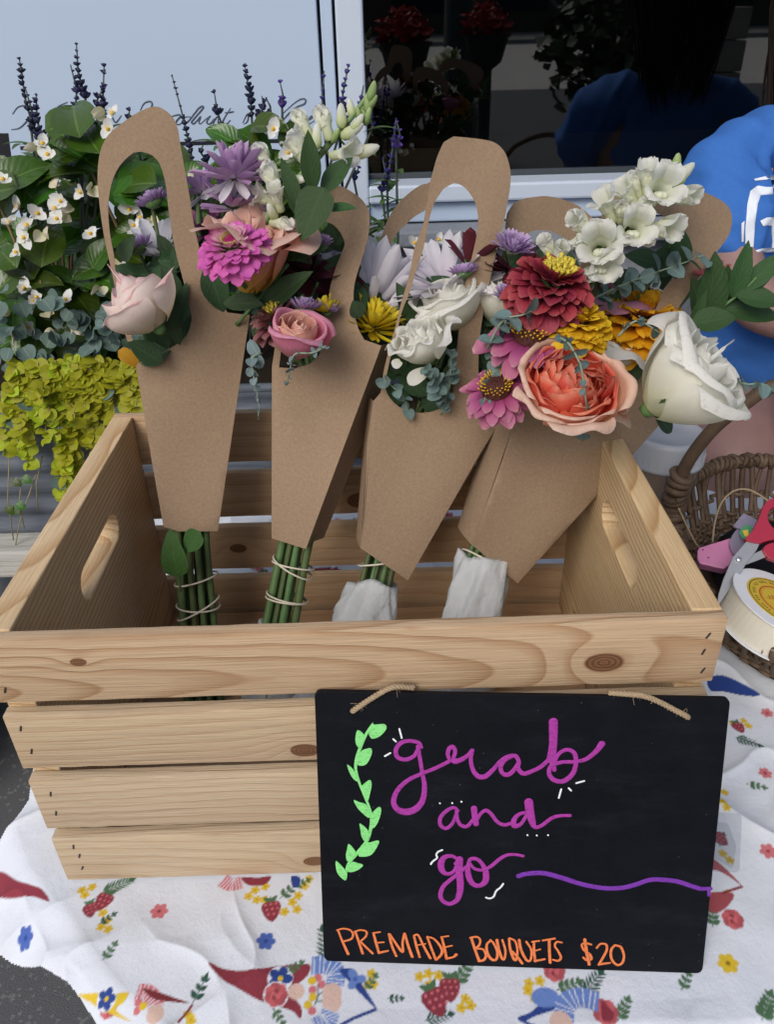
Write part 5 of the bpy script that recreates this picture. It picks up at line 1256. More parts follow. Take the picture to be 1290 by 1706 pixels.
def euc(label, pts, s, size=14, gap=.009, tostem=False, side=1., mat=None, tend=.45, kind='eucalyptus_sprig', rad=.0008):
    P = [Vector(p) for p in spline([tuple(atY(*p)) for p in pts], 8)]; par = root(kind, P[0], label, 'foliage', 'eucalyptus sprigs')
    B().tube(P, [rad * (1.2 - .7 * i / len(P)) for i in range(len(P))], 6).build('twig', plain('eucalyptus_twig', (.22, .28, .2), .6, .3), par)
    if tostem: stem(par, P[0], (P[1] - P[0]).normalized(), s, .0013)
    m_ = mat or M_euc
    if m_.name not in LEAFM: LEAFM[m_.name] = petal_mesh('leaf', m_, 1., .92, 'round', 4, 6, fold=.12, cup=.15, arc=-22, seed=3)
    acc = gap * .6; tot = sum((b - a).length for a, b in zip(P, P[1:])); run = 0; tw = fr.random() * 3
    for a, b in zip(P, P[1:]):
        L = (b - a).length; acc += L; run += L
        while acc > gap:
            acc -= gap; f = run / tot; k = size * pxm(a) * (1 - (1 - tend) * f) * fr.uniform(.62, 1.25); tw += 1.5 + fr.gauss(0, .5)
            d0 = (b - a).normalized(); o1 = d0.orthogonal().normalized(); o1 = Matrix.Rotation(tw, 3, d0) @ o1
            for sg in (1, -1):
                d = (o1 * sg * side + d0 * fr.uniform(.1, .9) + Vector((fr.gauss(0, .3), fr.gauss(0, .3), -.15 + fr.gauss(0, .3)))).normalized()
                inst(LEAFM[m_.name], 'leaf', basis(b, d, d0 * .6 + TOW * .8 + Vector((fr.gauss(0, .5), fr.gauss(0, .3), fr.gauss(0, .5)))) @ S(k), par)
    return par

# ---- snapdragon florets
M_snap = petal_mat('snapdragon_white', [(0, (.50, .62, .24)), (.38, (.76, .80, .48)), (.62, (.84, .85, .72)), (1, (.87, .87, .83))], .04, .6, .42, .02)
M_snapy = petal_mat('snapdragon_throat', [(0, (.72, .75, .35)), (1, (.80, .80, .55))], .04, .5, .25, .02)
M_snapg = petal_mat('snapdragon_bud', [(0, (.16, .27, .08)), (.6, (.28, .38, .14)), (1, (.45, .52, .25))], .12, .5, .2, .05)
def floret_mesh(op=0., sd=0):
    bb = B(); ss = []
    prof = [(.10, 0), (.15, .06), (.155, .2), (.15, .35), (.19, .5), (.235, .62)]
    bb.lathe(prof, (0, 0, 0), n=14); ss = [0.] * len(bb.v)
    bb.t = [.25 + .45 * x for x in bb.t]
    def lobe(ang, el, L, W, arc, curl, ruf, seed, r=.19, h=.52):
        vs, fs, tt, sx = petal(L, W, 'lobe', 6, 8, cup=.22, arc=arc, curl=curl, ruffle=ruf, seed=seed)
        M = Matrix.Rotation(ang, 4, 'Z') @ Matrix.Translation((0, r, h)) @ Matrix.Rotation(R(el), 4, 'X')
        bb.add([M @ Vector(x) for x in vs], fs, [.5 + .5 * x for x in tt]); ss.extend(sx)
    for a in (-.50, .50): lobe(a, 84 + op, .58, .54, -20 + op * .6, -95 + op, .07, 1 + int(a > 0) + sd)             # upper lip
    for a, l in ((math.pi - .95, .50), (math.pi, .40), (math.pi + .95, .50)): lobe(a + .1 * sd, 66 + op, l * .9, .48, -35 + op, -85, .07, 5 + sd)
    k = len(bb.v)
    for dx in (-.05, .05):                                                             # the two-humped palate
        pl = B().lathe([(.001, .20), (.04, .19), (.075, .14), (.095, .05), (.10, -.1)], (dx, -.12, .50), Vector((0, -.35, 1)), 10)
        bb.add(pl.v, pl.f, [.60] * len(pl.v)); ss += [0.] * len(pl.v)
    return mesh('floret', bb.v, bb.f, M_snap, True, pt=bb.t, ps=ss)
FLOS = [floret_mesh(0, 0), floret_mesh(14, 3), floret_mesh(26, 6)]; FLOH = [floret_mesh(34, 1), floret_mesh(44, 4)]
def bud_mesh(name, mat):
    b_ = B().lathe([(.05, 0), (.14, .08), (.19, .25), (.19, .45), (.15, .65), (.08, .82), (.01, .88)], (0, 0, 0), n=12)
    for v in b_.v: v.x *= 1 + .12 * math.sin(v.z * 9); v.y += .10 * v.z * v.z
    return mesh(name, b_.v, b_.f, mat, True, pt=b_.t, ps=[0.] * len(b_.v))
BUDW = bud_mesh('bud', M_snap); BUDG = bud_mesh('bud', M_snapg)
def snapdragon(label, spine, fl, s, size=56):
    """spine: (u, v, Y); fl: (u, v, Y, du, dv, toward, kind, scale) with the direction each floret opens in"""
    P = [Vector(p) for p in spline([tuple(atY(*p)) for p in spine], 8)]
    par = root('snapdragon', P[0], label, 'flower')
    B().tube(P, [.0034 * (1 - .6 * i / len(P)) for i in range(len(P))], 9).build('stalk', leaf_mat('snapdragon_stalk', (.13, .22, .08), (.2, .3, .12), .5, .3, 0, .1, (.2, .3, .12), 0), par)
    stem(par, P[0], (P[1] - P[0]).normalized(), s, .003)
    for (u, v, Y, du, dv, to, kind, k) in fl:
        c = atY(u, v, Y); d = (RIGHT * du + UP * dv + TOW * to).normalized(); L = size * pxm(c) * k
        base = c - d * L * .5
        F = basis(base, (UP * 1. - d * UP.dot(d)), d) @ S(L)
        F = Matrix.Translation(base) @ Matrix((d.cross(UP - d * UP.dot(d)).normalized() * -1, (UP - d * UP.dot(d)).normalized(), d)).transposed().to_4x4() @ S(L)
        inst(fr.choice({'f': FLOS, 'h': FLOH, 'w': [BUDW], 'g': [BUDG]}[kind]), {'f': 'floret', 'h': 'floret'}.get(kind, 'bud'), F, par)
        for i in range(4 if kind != 'g' else 3):
            inst(sepal_me, 'sepal', F @ Matrix.Rotation(i * math.pi / 2 + .4, 4, 'Z') @ Matrix.Translation((0, .05, -.03)) @ Matrix.Rotation(R(62), 4, 'X') @ S((.62, .34, .34)), par)
        near = min(P, key=lambda q_: (q_ - base).length)
        B().tube([near, near.lerp(base, .5) + d * .0005, base], .0009, 5).build('stalk', M_stem, par)
    return par
# ================================================================ the four bouquets
pm = petal_mat
W0 = pm('white_petal', [(0, (.76, .78, .50)), (.35, (.87, .86, .74)), (1, (.90, .895, .85))], .03, .5, .42, .03)
M_blush = pm('blush_petal', [(0, (.80, .74, .50)), (.4, (.85, .76, .66)), (.85, (.86, .74, .68)), (1, (.80, .44, .46))], .05, .5, .35, .12, tint=(.78, .34, .40), nscale=(2, 2))
M_peach = pm('peach_petal', [(0, (.80, .46, .06)), (.28, (.82, .42, .14)), (.55, (.80, .40, .30)), (.85, (.82, .47, .38)), (1, (.85, .62, .50))], .05, .5, .3, .08)
M_pzin = pm('pink_zinnia_petal', [(0, (.72, .45, .50)), (.4, (.68, .16, .46)), (1, (.70, .14, .50))], .10, .55, .25, .10)
M_pzin2 = pm('pale_zinnia_petal', [(0, (.78, .62, .5)), (.6, (.80, .52, .58)), (1, (.74, .24, .50))], .08, .55, .25, .08)
M_lav = pm('lavender_petal', [(0, (.66, .58, .66)), (.4, (.42, .24, .46)), (.85, (.46, .27, .50)), (1, (.60, .44, .60))], .12, .55, .25, .25, tint=(.70, .60, .72), nscale=(5, .6))
M_lavw = pm('white_underside', [(0, (.70, .68, .74)), (1, (.82, .80, .84))], .05, .55, .3, .06, nscale=(8, .6))
M_mauve = pm('mauve_petal', [(0, (.22, .05, .14)), (.6, (.26, .09, .19)), (1, (.34, .16, .25))], .15, .55, .2, .2)
M_burg = pm('burgundy_petal', [(0, (.07, .012, .02)), (1, (.12, .02, .035))], .2, .55, .1, .2)
M_butn = pm('button_petal', [(0, (.40, .26, .42)), (.6, (.46, .30, .58)), (1, (.62, .48, .70))], .1, .6, .2, .1)
M_dmv = pm('dusky_zinnia_petal', [(0, (.16, .035, .05)), (.5, (.22, .07, .075)), (1, (.36, .19, .17))], .15, .55, .15, .15)
M_yelm = pm('yellow_mum_petal', [(0, (.62, .42, .02)), (.5, (.78, .58, .02)), (1, (.82, .66, .06))], .07, .5, .3, .08)
M_whl = pm('white_mum_petal', [(0, (.60, .52, .62)), (.35, (.76, .72, .78)), (1, (.83, .81, .84))], .04, .5, .3, .10, tint=(.58, .46, .58), nscale=(6, .5))
M_red = pm('red_zinnia_petal', [(0, (.14, .01, .025)), (.55, (.30, .025, .05)), (.9, (.38, .06, .075)), (1, (.46, .13, .12))], .10, .55, .2, .1)
M_plum = pm('plum_zinnia_petal', [(0, (.24, .02, .09)), (.5, (.42, .08, .21)), (.9, (.52, .19, .28)), (1, (.62, .36, .36))], .10, .55, .22, .25, tint=(.40, .12, .28), nscale=(6, .5))
M_oro = pm('orange_rose_petal', [(0, (.80, .22, .02)), (.45, (.74, .085, .05)), (.8, (.78, .15, .09)), (1, (.82, .34, .22))], .08, .5, .35, .08)
M_oro2 = pm('pale_orange_rose_petal', [(0, (.84, .34, .10)), (.5, (.84, .42, .24)), (1, (.85, .64, .52))], .05, .5, .35, .06)
M_mar = pm('marigold_petal', [(0, (.60, .22, .01)), (.6, (.76, .36, .01)), (1, (.80, .44, .02))], .10, .5, .25, .10)
M_mary = pm('golden_petal', [(0, (.62, .32, .01)), (1, (.80, .52, .02))], .08, .5, .25, .08)
M_mrose = pm('mauve_rose_petal', [(0, (.30, .08, .16)), (1, (.48, .22, .30))], .08, .5, .2, .12)
M_orange = pm('orange_petal', [(0, (.80, .36, .03)), (1, (.82, .44, .05))], .04, .5, .3, .05)
M_tan = plain('tan_florets', (.40, .27, .10), .6, .3, .4, 400); M_yc = plain('yellow_florets', (.62, .50, .06), .6, .3, .3, 400)
M_gold = plain('gold_florets', (.62, .36, .03), .6, .3, .4, 500); M_dk = plain('dark_disc', (.07, .02, .015), .7, .3, .4, 300); M_magc = plain('magenta_disc', (.34, .02, .14), .6, .3, .3, 500)
def c_pink(F, par, Rm):
    dome(F @ Matrix.Translation((0, 0, .10 * Rm)), par, .19 * Rm, .14 * Rm, M_magc, n=70, bump=.03 * Rm)
    b_ = B()
    for i in range(26):
        a = i * 2 * math.pi / 26; d = Vector((math.cos(a), math.sin(a), 1.2)); b_.tube([Vector((math.cos(a), math.sin(a), 0)) * .17 * Rm + Vector((0, 0, .05 * Rm)), Vector((math.cos(a), math.sin(a), 0)) * .24 * Rm + Vector((0, 0, .22 * Rm))], [.014 * Rm, .03 * Rm], 5)
    inst(mesh('florets', b_.v, b_.f, M_tan, True), 'florets', F @ Matrix.Translation((0, 0, .06 * Rm)), par)
def c_yellow(off, rad=.22, n=30, mat=None):
    def f(F, par, Rm):
        b_ = B(); r_ = random.Random(5)
        for i in range(n):
            q_ = math.sqrt((i + .5) / n); a = i * GOLD; c = Vector((math.cos(a), math.sin(a), 0)) * rad * q_ * Rm; d = Vector((math.cos(a) * q_ * .6, math.sin(a) * q_ * .6, 1)) * r_.uniform(.16, .28) * Rm
            b_.tube([c, c + d * .6, c + d], [.02 * Rm, .026 * Rm, .045 * Rm], 5)
            for k in range(3): e = Vector((math.cos(k * 2.1 + i), math.sin(k * 2.1 + i), .5)) * .05 * Rm; b_.tube([c + d, c + d + e], [.02 * Rm, .006 * Rm], 4)
        inst(mesh('florets', b_.v, b_.f, mat or M_yc, True), 'florets', F @ Matrix.Translation(Vector(off) * Rm), par)
    return f
def c_cone(F, par, Rm):
    dome(F @ Matrix.Translation((0, 0, .02 * Rm)), par, .40 * Rm, .30 * Rm, M_dk, n=120, bump=.035 * Rm, seed=2)
    b_ = B(); r_ = random.Random(8)
    for i in range(60):
        a = i * GOLD; q_ = .5 + .45 * math.sqrt((i + .5) / 60); z = .30 * Rm * math.sqrt(max(0, 1 - q_ * q_ * .95)) + .04 * Rm; c = Vector((math.cos(a) * q_ * .38 * Rm, math.sin(a) * q_ * .38 * Rm, z)); d = Vector((math.cos(a) * .7, math.sin(a) * .7, .8)).normalized() * Rm * r_.uniform(.06, .13)
        b_.tube([c, c + d], [.012 * Rm, .016 * Rm], 4); b_.tube([c + d * .85, c + d * 1.5], [.032 * Rm, .012 * Rm], 5)
    inst(mesh('florets', b_.v, b_.f, M_gold, True), 'florets', F, par)

# ---------------- bouquet 1 (left)
rose('plump blush rose bud hanging out of the first paper handle', 226, 498, .222, 68, face(-.55, .75, .42), s1, M_blush, n=20, flare=.13, roll=.06, close=.75, H=1.62, dphi=1.1, tip=.04, sink=.75, wave=.03, hdrop=.34, lip=.012)
button('small lavender button flower high inside the first paper handle', 252, 327, .300, 30, face(-.35, .8, .2), s1, M_butn)
button('small lavender button flower just above the blush rose', 226, 405, .29, 28, face(-.45, .8, .15), s1, M_butn)
mum('white daisy petals peeking out between the blush rose and the paper handle', 268, 425, .305, 62, face(.1, .5, .6), s1, M_lavw, [(11, .12, 0, 20, .9), (9, .1, .05, 40, .8)], 'daisy', W=.30)
mum('large lavender chrysanthemum with white undersides above the pink zinnia', 392, 288, .272, 60, face(.05, .86, .42), s1, M_lav, [(9, .14, -.04, -42, .86, 1), (13, .14, .02, 2, .95, 0), (13, .12, .08, 28, .9, 0), (11, .1, .12, 50, .8, 0), (9, .05, .15, 72, .62, 0)], W=.32, cup=.6, arc=22, mats=[M_lav, M_lavw], sink=.15)
mum('smaller lavender chrysanthemum squeezed against the right of the first handle', 335, 318, .305, 40, face(-.3, .8, .3), s1, M_lav, [(7, .14, -.04, -35, .8, 1), (9, .12, .04, 25, .9, 0), (8, .08, .1, 58, .75, 0)], W=.34, cup=.6, arc=22, mats=[M_lav, M_lavw], sink=.15)
mum('half hidden lavender chrysanthemum under the large one', 388, 345, .285, 56, face(.1, .6, .6), s1, M_lav, [(11, .14, -.02, 0, .95, 0), (10, .12, .05, 35, .85, 0)], W=.3, cup=.5, arc=15, mats=[M_lav, M_lavw])
mum('dark mauve flower between the first handle and the pink zinnia', 345, 385, .312, 44, face(-.2, .5, .7), s1, M_mauve, [(9, .1, 0, 5, 1.0), (8, .1, .05, 35, .85)], kind='dahlia', W=.4)
zinnia('bright pink zinnia with a magenta eye in front of the peach rose', 388, 410, .205, 62, face(-.12, .55, .78), s1, [M_pzin, M_pzin2],
       [(19, .45, -.16, -22, .56, 0), (19, .44, -.08, -8, .54, 0), (18, .40, -.01, 5, .50, 0), (17, .35, .05, 16, .44, 0), (15, .29, .09, 28, .38, 0), (14, .23, .12, 40, .32, 1), (12, .18, .14, 52, .26, 1)], c_pink, W=.58)
rose('tall peach rose standing behind the pink zinnia', 420, 420, .238, 64, face(.14, .80, .50), s1, M_peach, n=15, flare=.80, roll=.18, close=.30, H=1.9, dphi=1.25, tip=.14, sink=.95, wave=.05, fexp=1.2, lip=.03)
snapdragon('tall white snapdragon spire above the peach rose', [(437, 372, .262), (480, 318, .265), (540, 250, .27), (590, 190, .272), (622, 145, .273)],
    [(613, 252, .262, 1, .05, .35, 'w', 1.05), (572, 256, .256, .8, -.05, .5, 'f', 1.0), (590, 218, .262, .9, .3, .3, 'w', .95), (505, 205, .27, -.5, .9, .1, 'h', 1.0), (498, 248, .262, -.5, .9, .25, 'f', 1.15), (542, 205, .268, -.3, .95, .2, 'h', 1.1), (528, 225, .262, .1, .9, .4, 'w', .9), (568, 190, .27, -.1, 1, .2, 'w', .9), (583, 178, .275, -.3, 1, .1, 'w', .7), (598, 203, .262, .7, .7, .3, 'w', .7),
     (455, 300, .258, -.5, .85, .3, 'f', 1.1), (440, 262, .268, -.4, .9, .1, 'h', 1.), (462, 330, .25, -.2, .7, .6, 'f', .9), (470, 372, .25, .8, -.2, .5, 'h', .95), (452, 352, .25, -.2, .2, .9, 'w', .8), (500, 300, .252, .6, -.4, .6, 'w', .7), (440, 330, .262, -.7, .4, .3, 'f', .9),
     (622, 150, .273, .4, 1, .1, 'g', .75), (612, 172, .27, -.2, 1, .4, 'g', .7), (605, 185, .272, -.5, .8, .2, 'g', .62), (622, 170, .27, .7, .7, .3, 'g', .6), (614, 192, .266, .3, .6, .6, 'g', .62), (598, 190, .268, -.4, .8, .4, 'g', .55), (560, 225, .262, .5, .5, .7, 'g', .6), (520, 262, .258, .3, .3, .9, 'g', .6), (490, 295, .256, -.3, .3, .9, 'g', .55), (476, 318, .254, .5, .2, .9, 'g', .55)], s1, 53)
sprig('pale green broad leaves crossing in front of the snapdragon', [(470, 430, .245), (505, 370, .240), (535, 318, .238)],
    [((522, 318), (513, 216), 34, .238, .232), ((536, 322), (588, 262), 38, .242, .25), ((540, 312), (502, 402), 66, .234, .222, 'ovate'), ((541, 348), (595, 347), 20, .236, .225), ((498, 345), (468, 262), 26, .245, .25), ((505, 370), (470, 300), 20, .25)], M_rus, s1, 'ruscus_sprig')
sprig('dark rose leaves filling the gap under the pink zinnia', [(395, 540, .262), (430, 500, .255), (480, 440, .252)],
    [((470, 428), (548, 412), 40, .247, .24), ((432, 520), (522, 452), 44, .238, .23), ((372, 505), (440, 508), 34, .228, .222), ((345, 440), (372, 520), 46, .262), ((440, 460), (500, 500), 30, .26), ((400, 480), (470, 520), 44, .262), ((470, 400), (520, 440), 34, .262), ((420, 560), (470, 500), 40, .265)], M_rose_leaf, s1)
sprig('dark leaves under the blush rose inside the first sleeve', [(290, 590, .258), (285, 550, .252), (290, 480, .262)],
    [((270, 605), (212, 570), 40, .232, .226), ((290, 560), (312, 470), 34, .258, .262), ((300, 500), (268, 440), 30, .27), ((280, 580), (250, 520), 30, .25), ((300, 575), (275, 500), 24, .246), ((305, 585), (310, 520), 40, .27), ((215, 490), (190, 440), 40, .27, .275), ((230, 600), (285, 585), 44, .25), ((290, 450), (300, 400), 22, .275), ((250, 470), (300, 450), 40, .285), ((285, 430), (262, 390), 24, .285)], M_rose_leaf, s1)
o = root('fallen_petal', atY(212, 592, .228), 'single orange petal caught under the blush rose', 'petal'); pleaf(o, (228, 607), (196, 584), 24, M_orange, .228, .222, 'strap', .2, -20, None, 'petal')
sprig('green leaves pushed out at the foot of the first sleeve', [(300, 985, .180), (299, 960, .184), (300, 930, .186)],
    [((296, 962), (283, 880), 44, .176, .184, 'ovate', .15), ((334, 886), (308, 920), 38, .186, .182, 'ovate', .2), ((288, 955), (276, 935), 16, .184)], leaf_mat('fresh_leaf', (.035, .10, .018), (.05, .14, .025), .35, .45, .2, .1, (.07, .16, .04), .04), s1, tostem=False)
# ---------------- bouquet 2
rose('open rose with peach heart and pink outer petals in the second sleeve', 497, 560, .196, 50, face(.22, .70, .62), s2, M_peach, n=17, flare=.20, roll=.16, close=.48, H=1.45, tip=.05, sink=.7, lip=.03, mats_out=pm('pink_rose_petal', [(0, (.66, .30, .30)), (.6, (.72, .24, .36)), (1, (.74, .34, .46))], .06, .5, .3, .08), outs=4)
zinnia('dusky brown red zinnia beside the peach and pink rose', 463, 533, .228, 52, face(-.35, .75, .5), s2, [M_dmv], [(15, .42, -.2, -28, .55, 0), (15, .42, -.08, -8, .54, 0), (14, .36, .02, 12, .52, 0), (12, .28, .1, 32, .46, 0), (10, .2, .14, 52, .4, 0)], c_yellow((0, .0, .25), .14, 14), W=.62, cup=.6)
button('lavender button flower above the dusky zinnia', 508, 503, .232, 32, face(.05, .95, .25), s2, M_butn)
button('lavender button flower half behind the second handle', 545, 508, .245, 24, face(.2, .8, .3), s2, M_butn)
button('lavender button flower high behind the second handle', 530, 397, .262, 26, face(.1, .7, .5), s2, M_butn)
mum('white lilac flushed chrysanthemum turned away above the yellow one', 618, 512, .292, 104, face(.20, .92, -.12), s2, M_whl, [(13, .06, 0, 38, .95), (12, .05, .03, 52, 1.), (10, .04, .04, 66, .9), (8, .06, -.02, 12, .7)], W=.2, cup=.45, arc=18, curl=-22)
mum('small white chrysanthemum left of the second handle', 555, 440, .30, 52, face(-.3, .5, .6), s2, M_whl, [(11, .1, 0, 15, .95), (9, .1, .05, 40, .85)], W=.3, cup=.4)
mum('bright yellow chrysanthemum beside the second handle', 620, 546, .262, 50, face(.25, .8, .45), s2, M_yelm, [(14, .1, -.1, -10, .85), (14, .1, 0, 12, .95), (13, .1, .08, 32, .9), (11, .08, .12, 52, .8), (8, .04, .15, 74, .7)], W=.26, cup=.5, arc=25)
mum('small yellow chrysanthemum behind the peach and pink rose', 545, 520, .24, 30, face(-.2, .8, .2), s2, M_yelm, [(10, .1, 0, 20, .95), (9, .1, .08, 50, .8)], W=.3, cup=.5, arc=25)
mum('burgundy flower deep between the first and second bouquet', 512, 460, .275, 50, face(0, .5, .8), s2, M_burg, [(10, .1, 0, 5, 1.), (9, .1, .06, 35, .9), (7, .08, .1, 60, .7)], 'dahlia', W=.42)
mum('second burgundy flower deep behind the second handle', 555, 490, .28, 46, face(.1, .4, .8), s2, M_burg, [(10, .1, 0, 5, 1.), (9, .1, .06, 35, .9)], 'dahlia', W=.42)
M_dust = leaf_mat('dusty_leaf', (.17, .25, .26), (.27, .35, .35), .6, .3, .1, .12, (.34, .42, .4), .06)
euc('dusty blue sprig hanging between the first and second sleeve', [(436, 588, .198), (420, 598, .192), (424, 635, .190), (432, 672, .192), (430, 694, .192)], s2, 24, .0068, mat=M_dust, tend=.3)
euc('dusty blue sprig curling over the front of the second sleeve', [(543, 577, .175), (520, 588, .170), (492, 590, .170), (484, 612, .174), (478, 640, .178)], s2, 20, .0058, mat=M_dust, tend=.35)
sprig('dark leaves deep in the second bouquet', [(500, 560, .258), (510, 520, .262), (530, 470, .27)], [((500, 520), (440, 520), 34, .262), ((540, 480), (500, 420), 40, .28), ((530, 420), (590, 370), 44, .285), ((570, 420), (548, 368), 34, .282), ((560, 460), (620, 500), 40, .285), ((590, 560), (600, 500), 40, .265), ((520, 560), (560, 500), 44, .27), ((480, 480), (540, 470), 40, .285), ((600, 470), (640, 540), 40, .285), ((440, 560), (480, 500), 40, .27), ((600, 530), (588, 500), 30, .245)], M_rose_leaf, s2)
# ---------------- bouquet 3
mum('large white chrysanthemum with long petals inside the third handle', 742, 482, .292, 92, face(-.28, .55, .7), s3, M_whl, [(14, .1, -.02, 2, 1.), (13, .1, .03, 18, .98), (11, .08, .07, 38, .85)], W=.23, cup=.5, arc=8, curl=-14)
rose('white rose half hidden by the right leg of the third handle', 750, 505, .268, 58, face(-.35, .75, .55), s3, W0, n=19, flare=.12, roll=.14, close=.5, H=1.45, tip=.04, sink=.7, lip=.04)
rose('white rose between the third handle and the red zinnia', 836, 498, .272, 52, face(.1, .8, .5), s3, W0, n=19, flare=.12, roll=.14, close=.5, H=1.45, tip=.04, sink=.7, lip=.04)
rose('ruffled white carnation low inside the third handle', 704, 572, .228, 52, face(-.45, .62, .6), s3, W0, n=20, flare=.22, roll=.10, close=.5, H=1.3, dphi=.8, tip=.05, sink=.6, wave=.10, kind='carnation', inner=24)
button('lilac button flower behind the third handle', 773, 445, .262, 26, face(-.1, .9, .3), s3, M_butn)
button('pale lilac button flower above the red zinnia', 859, 402, .250, 36, face(.15, .62, .72), s3, M_butn)
button('lilac button flower tucked left of the red zinnia', 848, 485, .243, 26, face(-.1, .6, .7), s3, M_butn)
mum('burgundy petals standing up inside the third handle', 782, 445, .275, 62, face(.05, .95, .1), s3, M_burg, [(6, .06, 0, 40, .85), (5, .04, .03, 68, .9)], 'lily', W=.34, cup=.5, arc=10, curl=-30)
mum('burgundy flower under the pale lilac button', 852, 450, .275, 46, face(.1, .5, .7), s3, M_burg, [(9, .1, 0, 5, 1.), (8, .1, .06, 35, .9)], 'dahlia', W=.42)
euc('eucalyptus tips under the white carnation in the third handle', [(740, 668, .222), (728, 640, .212), (715, 622, .206), (705, 612, .203)], s3, 24, .0065, tend=.7)
euc('thin eucalyptus sprig in the dark opening of the third sleeve', [(682, 690, .232), (672, 662, .225), (655, 645, .222), (640, 632, .222)], s3, 26, .012, tend=.8)
euc('eucalyptus leaves at the right side of the third opening', [(735, 690, .228), (748, 650, .222), (752, 600, .218), (748, 585, .216)], s3, 20, .0085, tend=.8)
o = root('fallen_petal', atY(688, 630, .214), 'torn white petal hanging below the white carnation', 'petal')
pleaf(o, (712, 618), (680, 640), 26, W0, .214, .208, 'lobe', .3, -40, None, 'petal'); pleaf(o, (668, 602), (655, 612), 18, W0, .206, .203, 'lobe', .3, -40, None, 'petal')
sprig('dark leaves deep in the third bouquet', [(720, 660, .25), (730, 600, .255), (760, 520, .27)], [((760, 620), (800, 560), 40, .262), ((700, 640), (660, 580), 44, .262), ((740, 660), (752, 600), 26, .242), ((760, 560), (730, 500), 40, .275), ((800, 540), (850, 500), 44, .275), ((820, 620), (870, 580), 44, .262), ((780, 430), (800, 400), 24, .275), ((690, 540), (660, 470), 30, .278), ((840, 450), (870, 420), 40, .278), ((720, 560), (660, 550), 40, .268)], M_rose_leaf, s3)
# ---------------- bouquet 4
zinnia('big brick red zinnia with a yellow tuft', 918, 478, .200, 74, face(.16, .68, .62), s4, [M_red],
       [(17, .48, -.30, -42, .50, 0), (18, .49, -.18, -24, .52, 0), (18, .46, -.07, -8, .52, 0), (17, .41, .03, 8, .50, 0), (16, .35, .12, 24, .46, 0), (14, .28, .19, 40, .42, 0), (11, .2, .24, 58, .36, 0)], c_yellow((.05, .02, .34), .22, 38), W=.86, cup=.42, prof='lobe', arc=-26)
zinnia('plum zinnia with a tall dark cone ringed in yellow', 884, 560, .185, 72, face(.0, .62, .72), s4, [M_plum], [(13, .34, -.08, -24, .74, 0), (12, .34, -.02, -6, .68, 0)], c_cone, W=.62, cup=.32, arc=-24, prof='lobe')
zinnia('plum zinnia lowest in the bouquet, beside the edge of the third sleeve', 828, 650, .172, 60, face(-.2, .55, .75), s4, [M_plum], [(15, .36, -.14, -30, .64, 0), (15, .35, -.06, -12, .64, 0), (13, .33, .0, 6, .56, 0)], c_cone, W=.58, cup=.32, arc=-24, prof='lobe')
rose('big salmon and orange garden rose in front of the fourth sleeve', 950, 652, .150, 88, face(.06, .48, .86), s4, M_oro, n=46, flare=.10, roll=.03, close=.40, H=.95, q0=.28, dphi=.70, tip=.06, sink=.45, wave=.035, kind='garden_rose', mats_out=M_oro2, outs=9, inner=40, hin=.12)
def marig(label, u, v, Y, Rp, ax, m_): return zinnia(label, u, v, Y, Rp, ax, s4, [m_], [(17, .35, -.16, -30, .66, 0), (18, .38, -.07, -10, .62, 0), (18, .35, .02, 6, .58, 0), (16, .29, .09, 22, .52, 0), (14, .22, .15, 40, .46, 0), (11, .14, .19, 58, .42, 0), (7, .06, .22, 76, .38, 0)], lambda *a: None, 'marigold', W=.80, cup=.12, arc=-20, prof='lobe')
marig('golden yellow marigold under the red zinnia', 964, 540, .190, 58, face(.05, .75, .55), M_mary)
marig('orange marigold behind the right leg of the fourth handle', 1066, 535, .268, 84, face(.1, .65, .65), M_mar)
rose('mauve rose deep behind the golden marigold', 1025, 505, .295, 54, face(.1, .75, .5), s4, M_mrose, n=10, flare=.5, roll=.3, close=.3, H=1.4, sink=.6)
rose('small white rose between the orange marigold and the salmon rose', 1026, 588, .252, 40, face(.35, .75, .5), s4, W0, n=12, flare=.5, roll=.4, close=.5, H=1.6, sink=.7)
rose('huge cream white rose leaning out at the far right of the bouquets', 1152, 630, .135, 94, face(.60, .50, .58), s4, W0, n=24, flare=.20, roll=.28, close=.42, H=1.62, dphi=1.2, tip=.05, sink=.8, wave=.025, rad=.003, lip=.04, fexp=1.6, via=(1118, 665))
rose('pale pink petals tucked behind the right side of the salmon rose', 1010, 672, .190, 38, face(.5, .5, .5), s4, M_oro2, n=5, flare=.5, roll=.2, close=.1, H=1.3, q0=.6, sink=.6, cal=False)
mum('dull red flower half hidden behind the ruscus leaves', 1190, 462, .262, 30, face(-.2, .6, .6), s4, pm('dull_red_petal', [(0, (.3, .05, .06)), (1, (.42, .12, .12))], .1, .55, .2, .1), [(9, .1, 0, 10, .95), (8, .1, .06, 42, .8)], 'dahlia', W=.42)
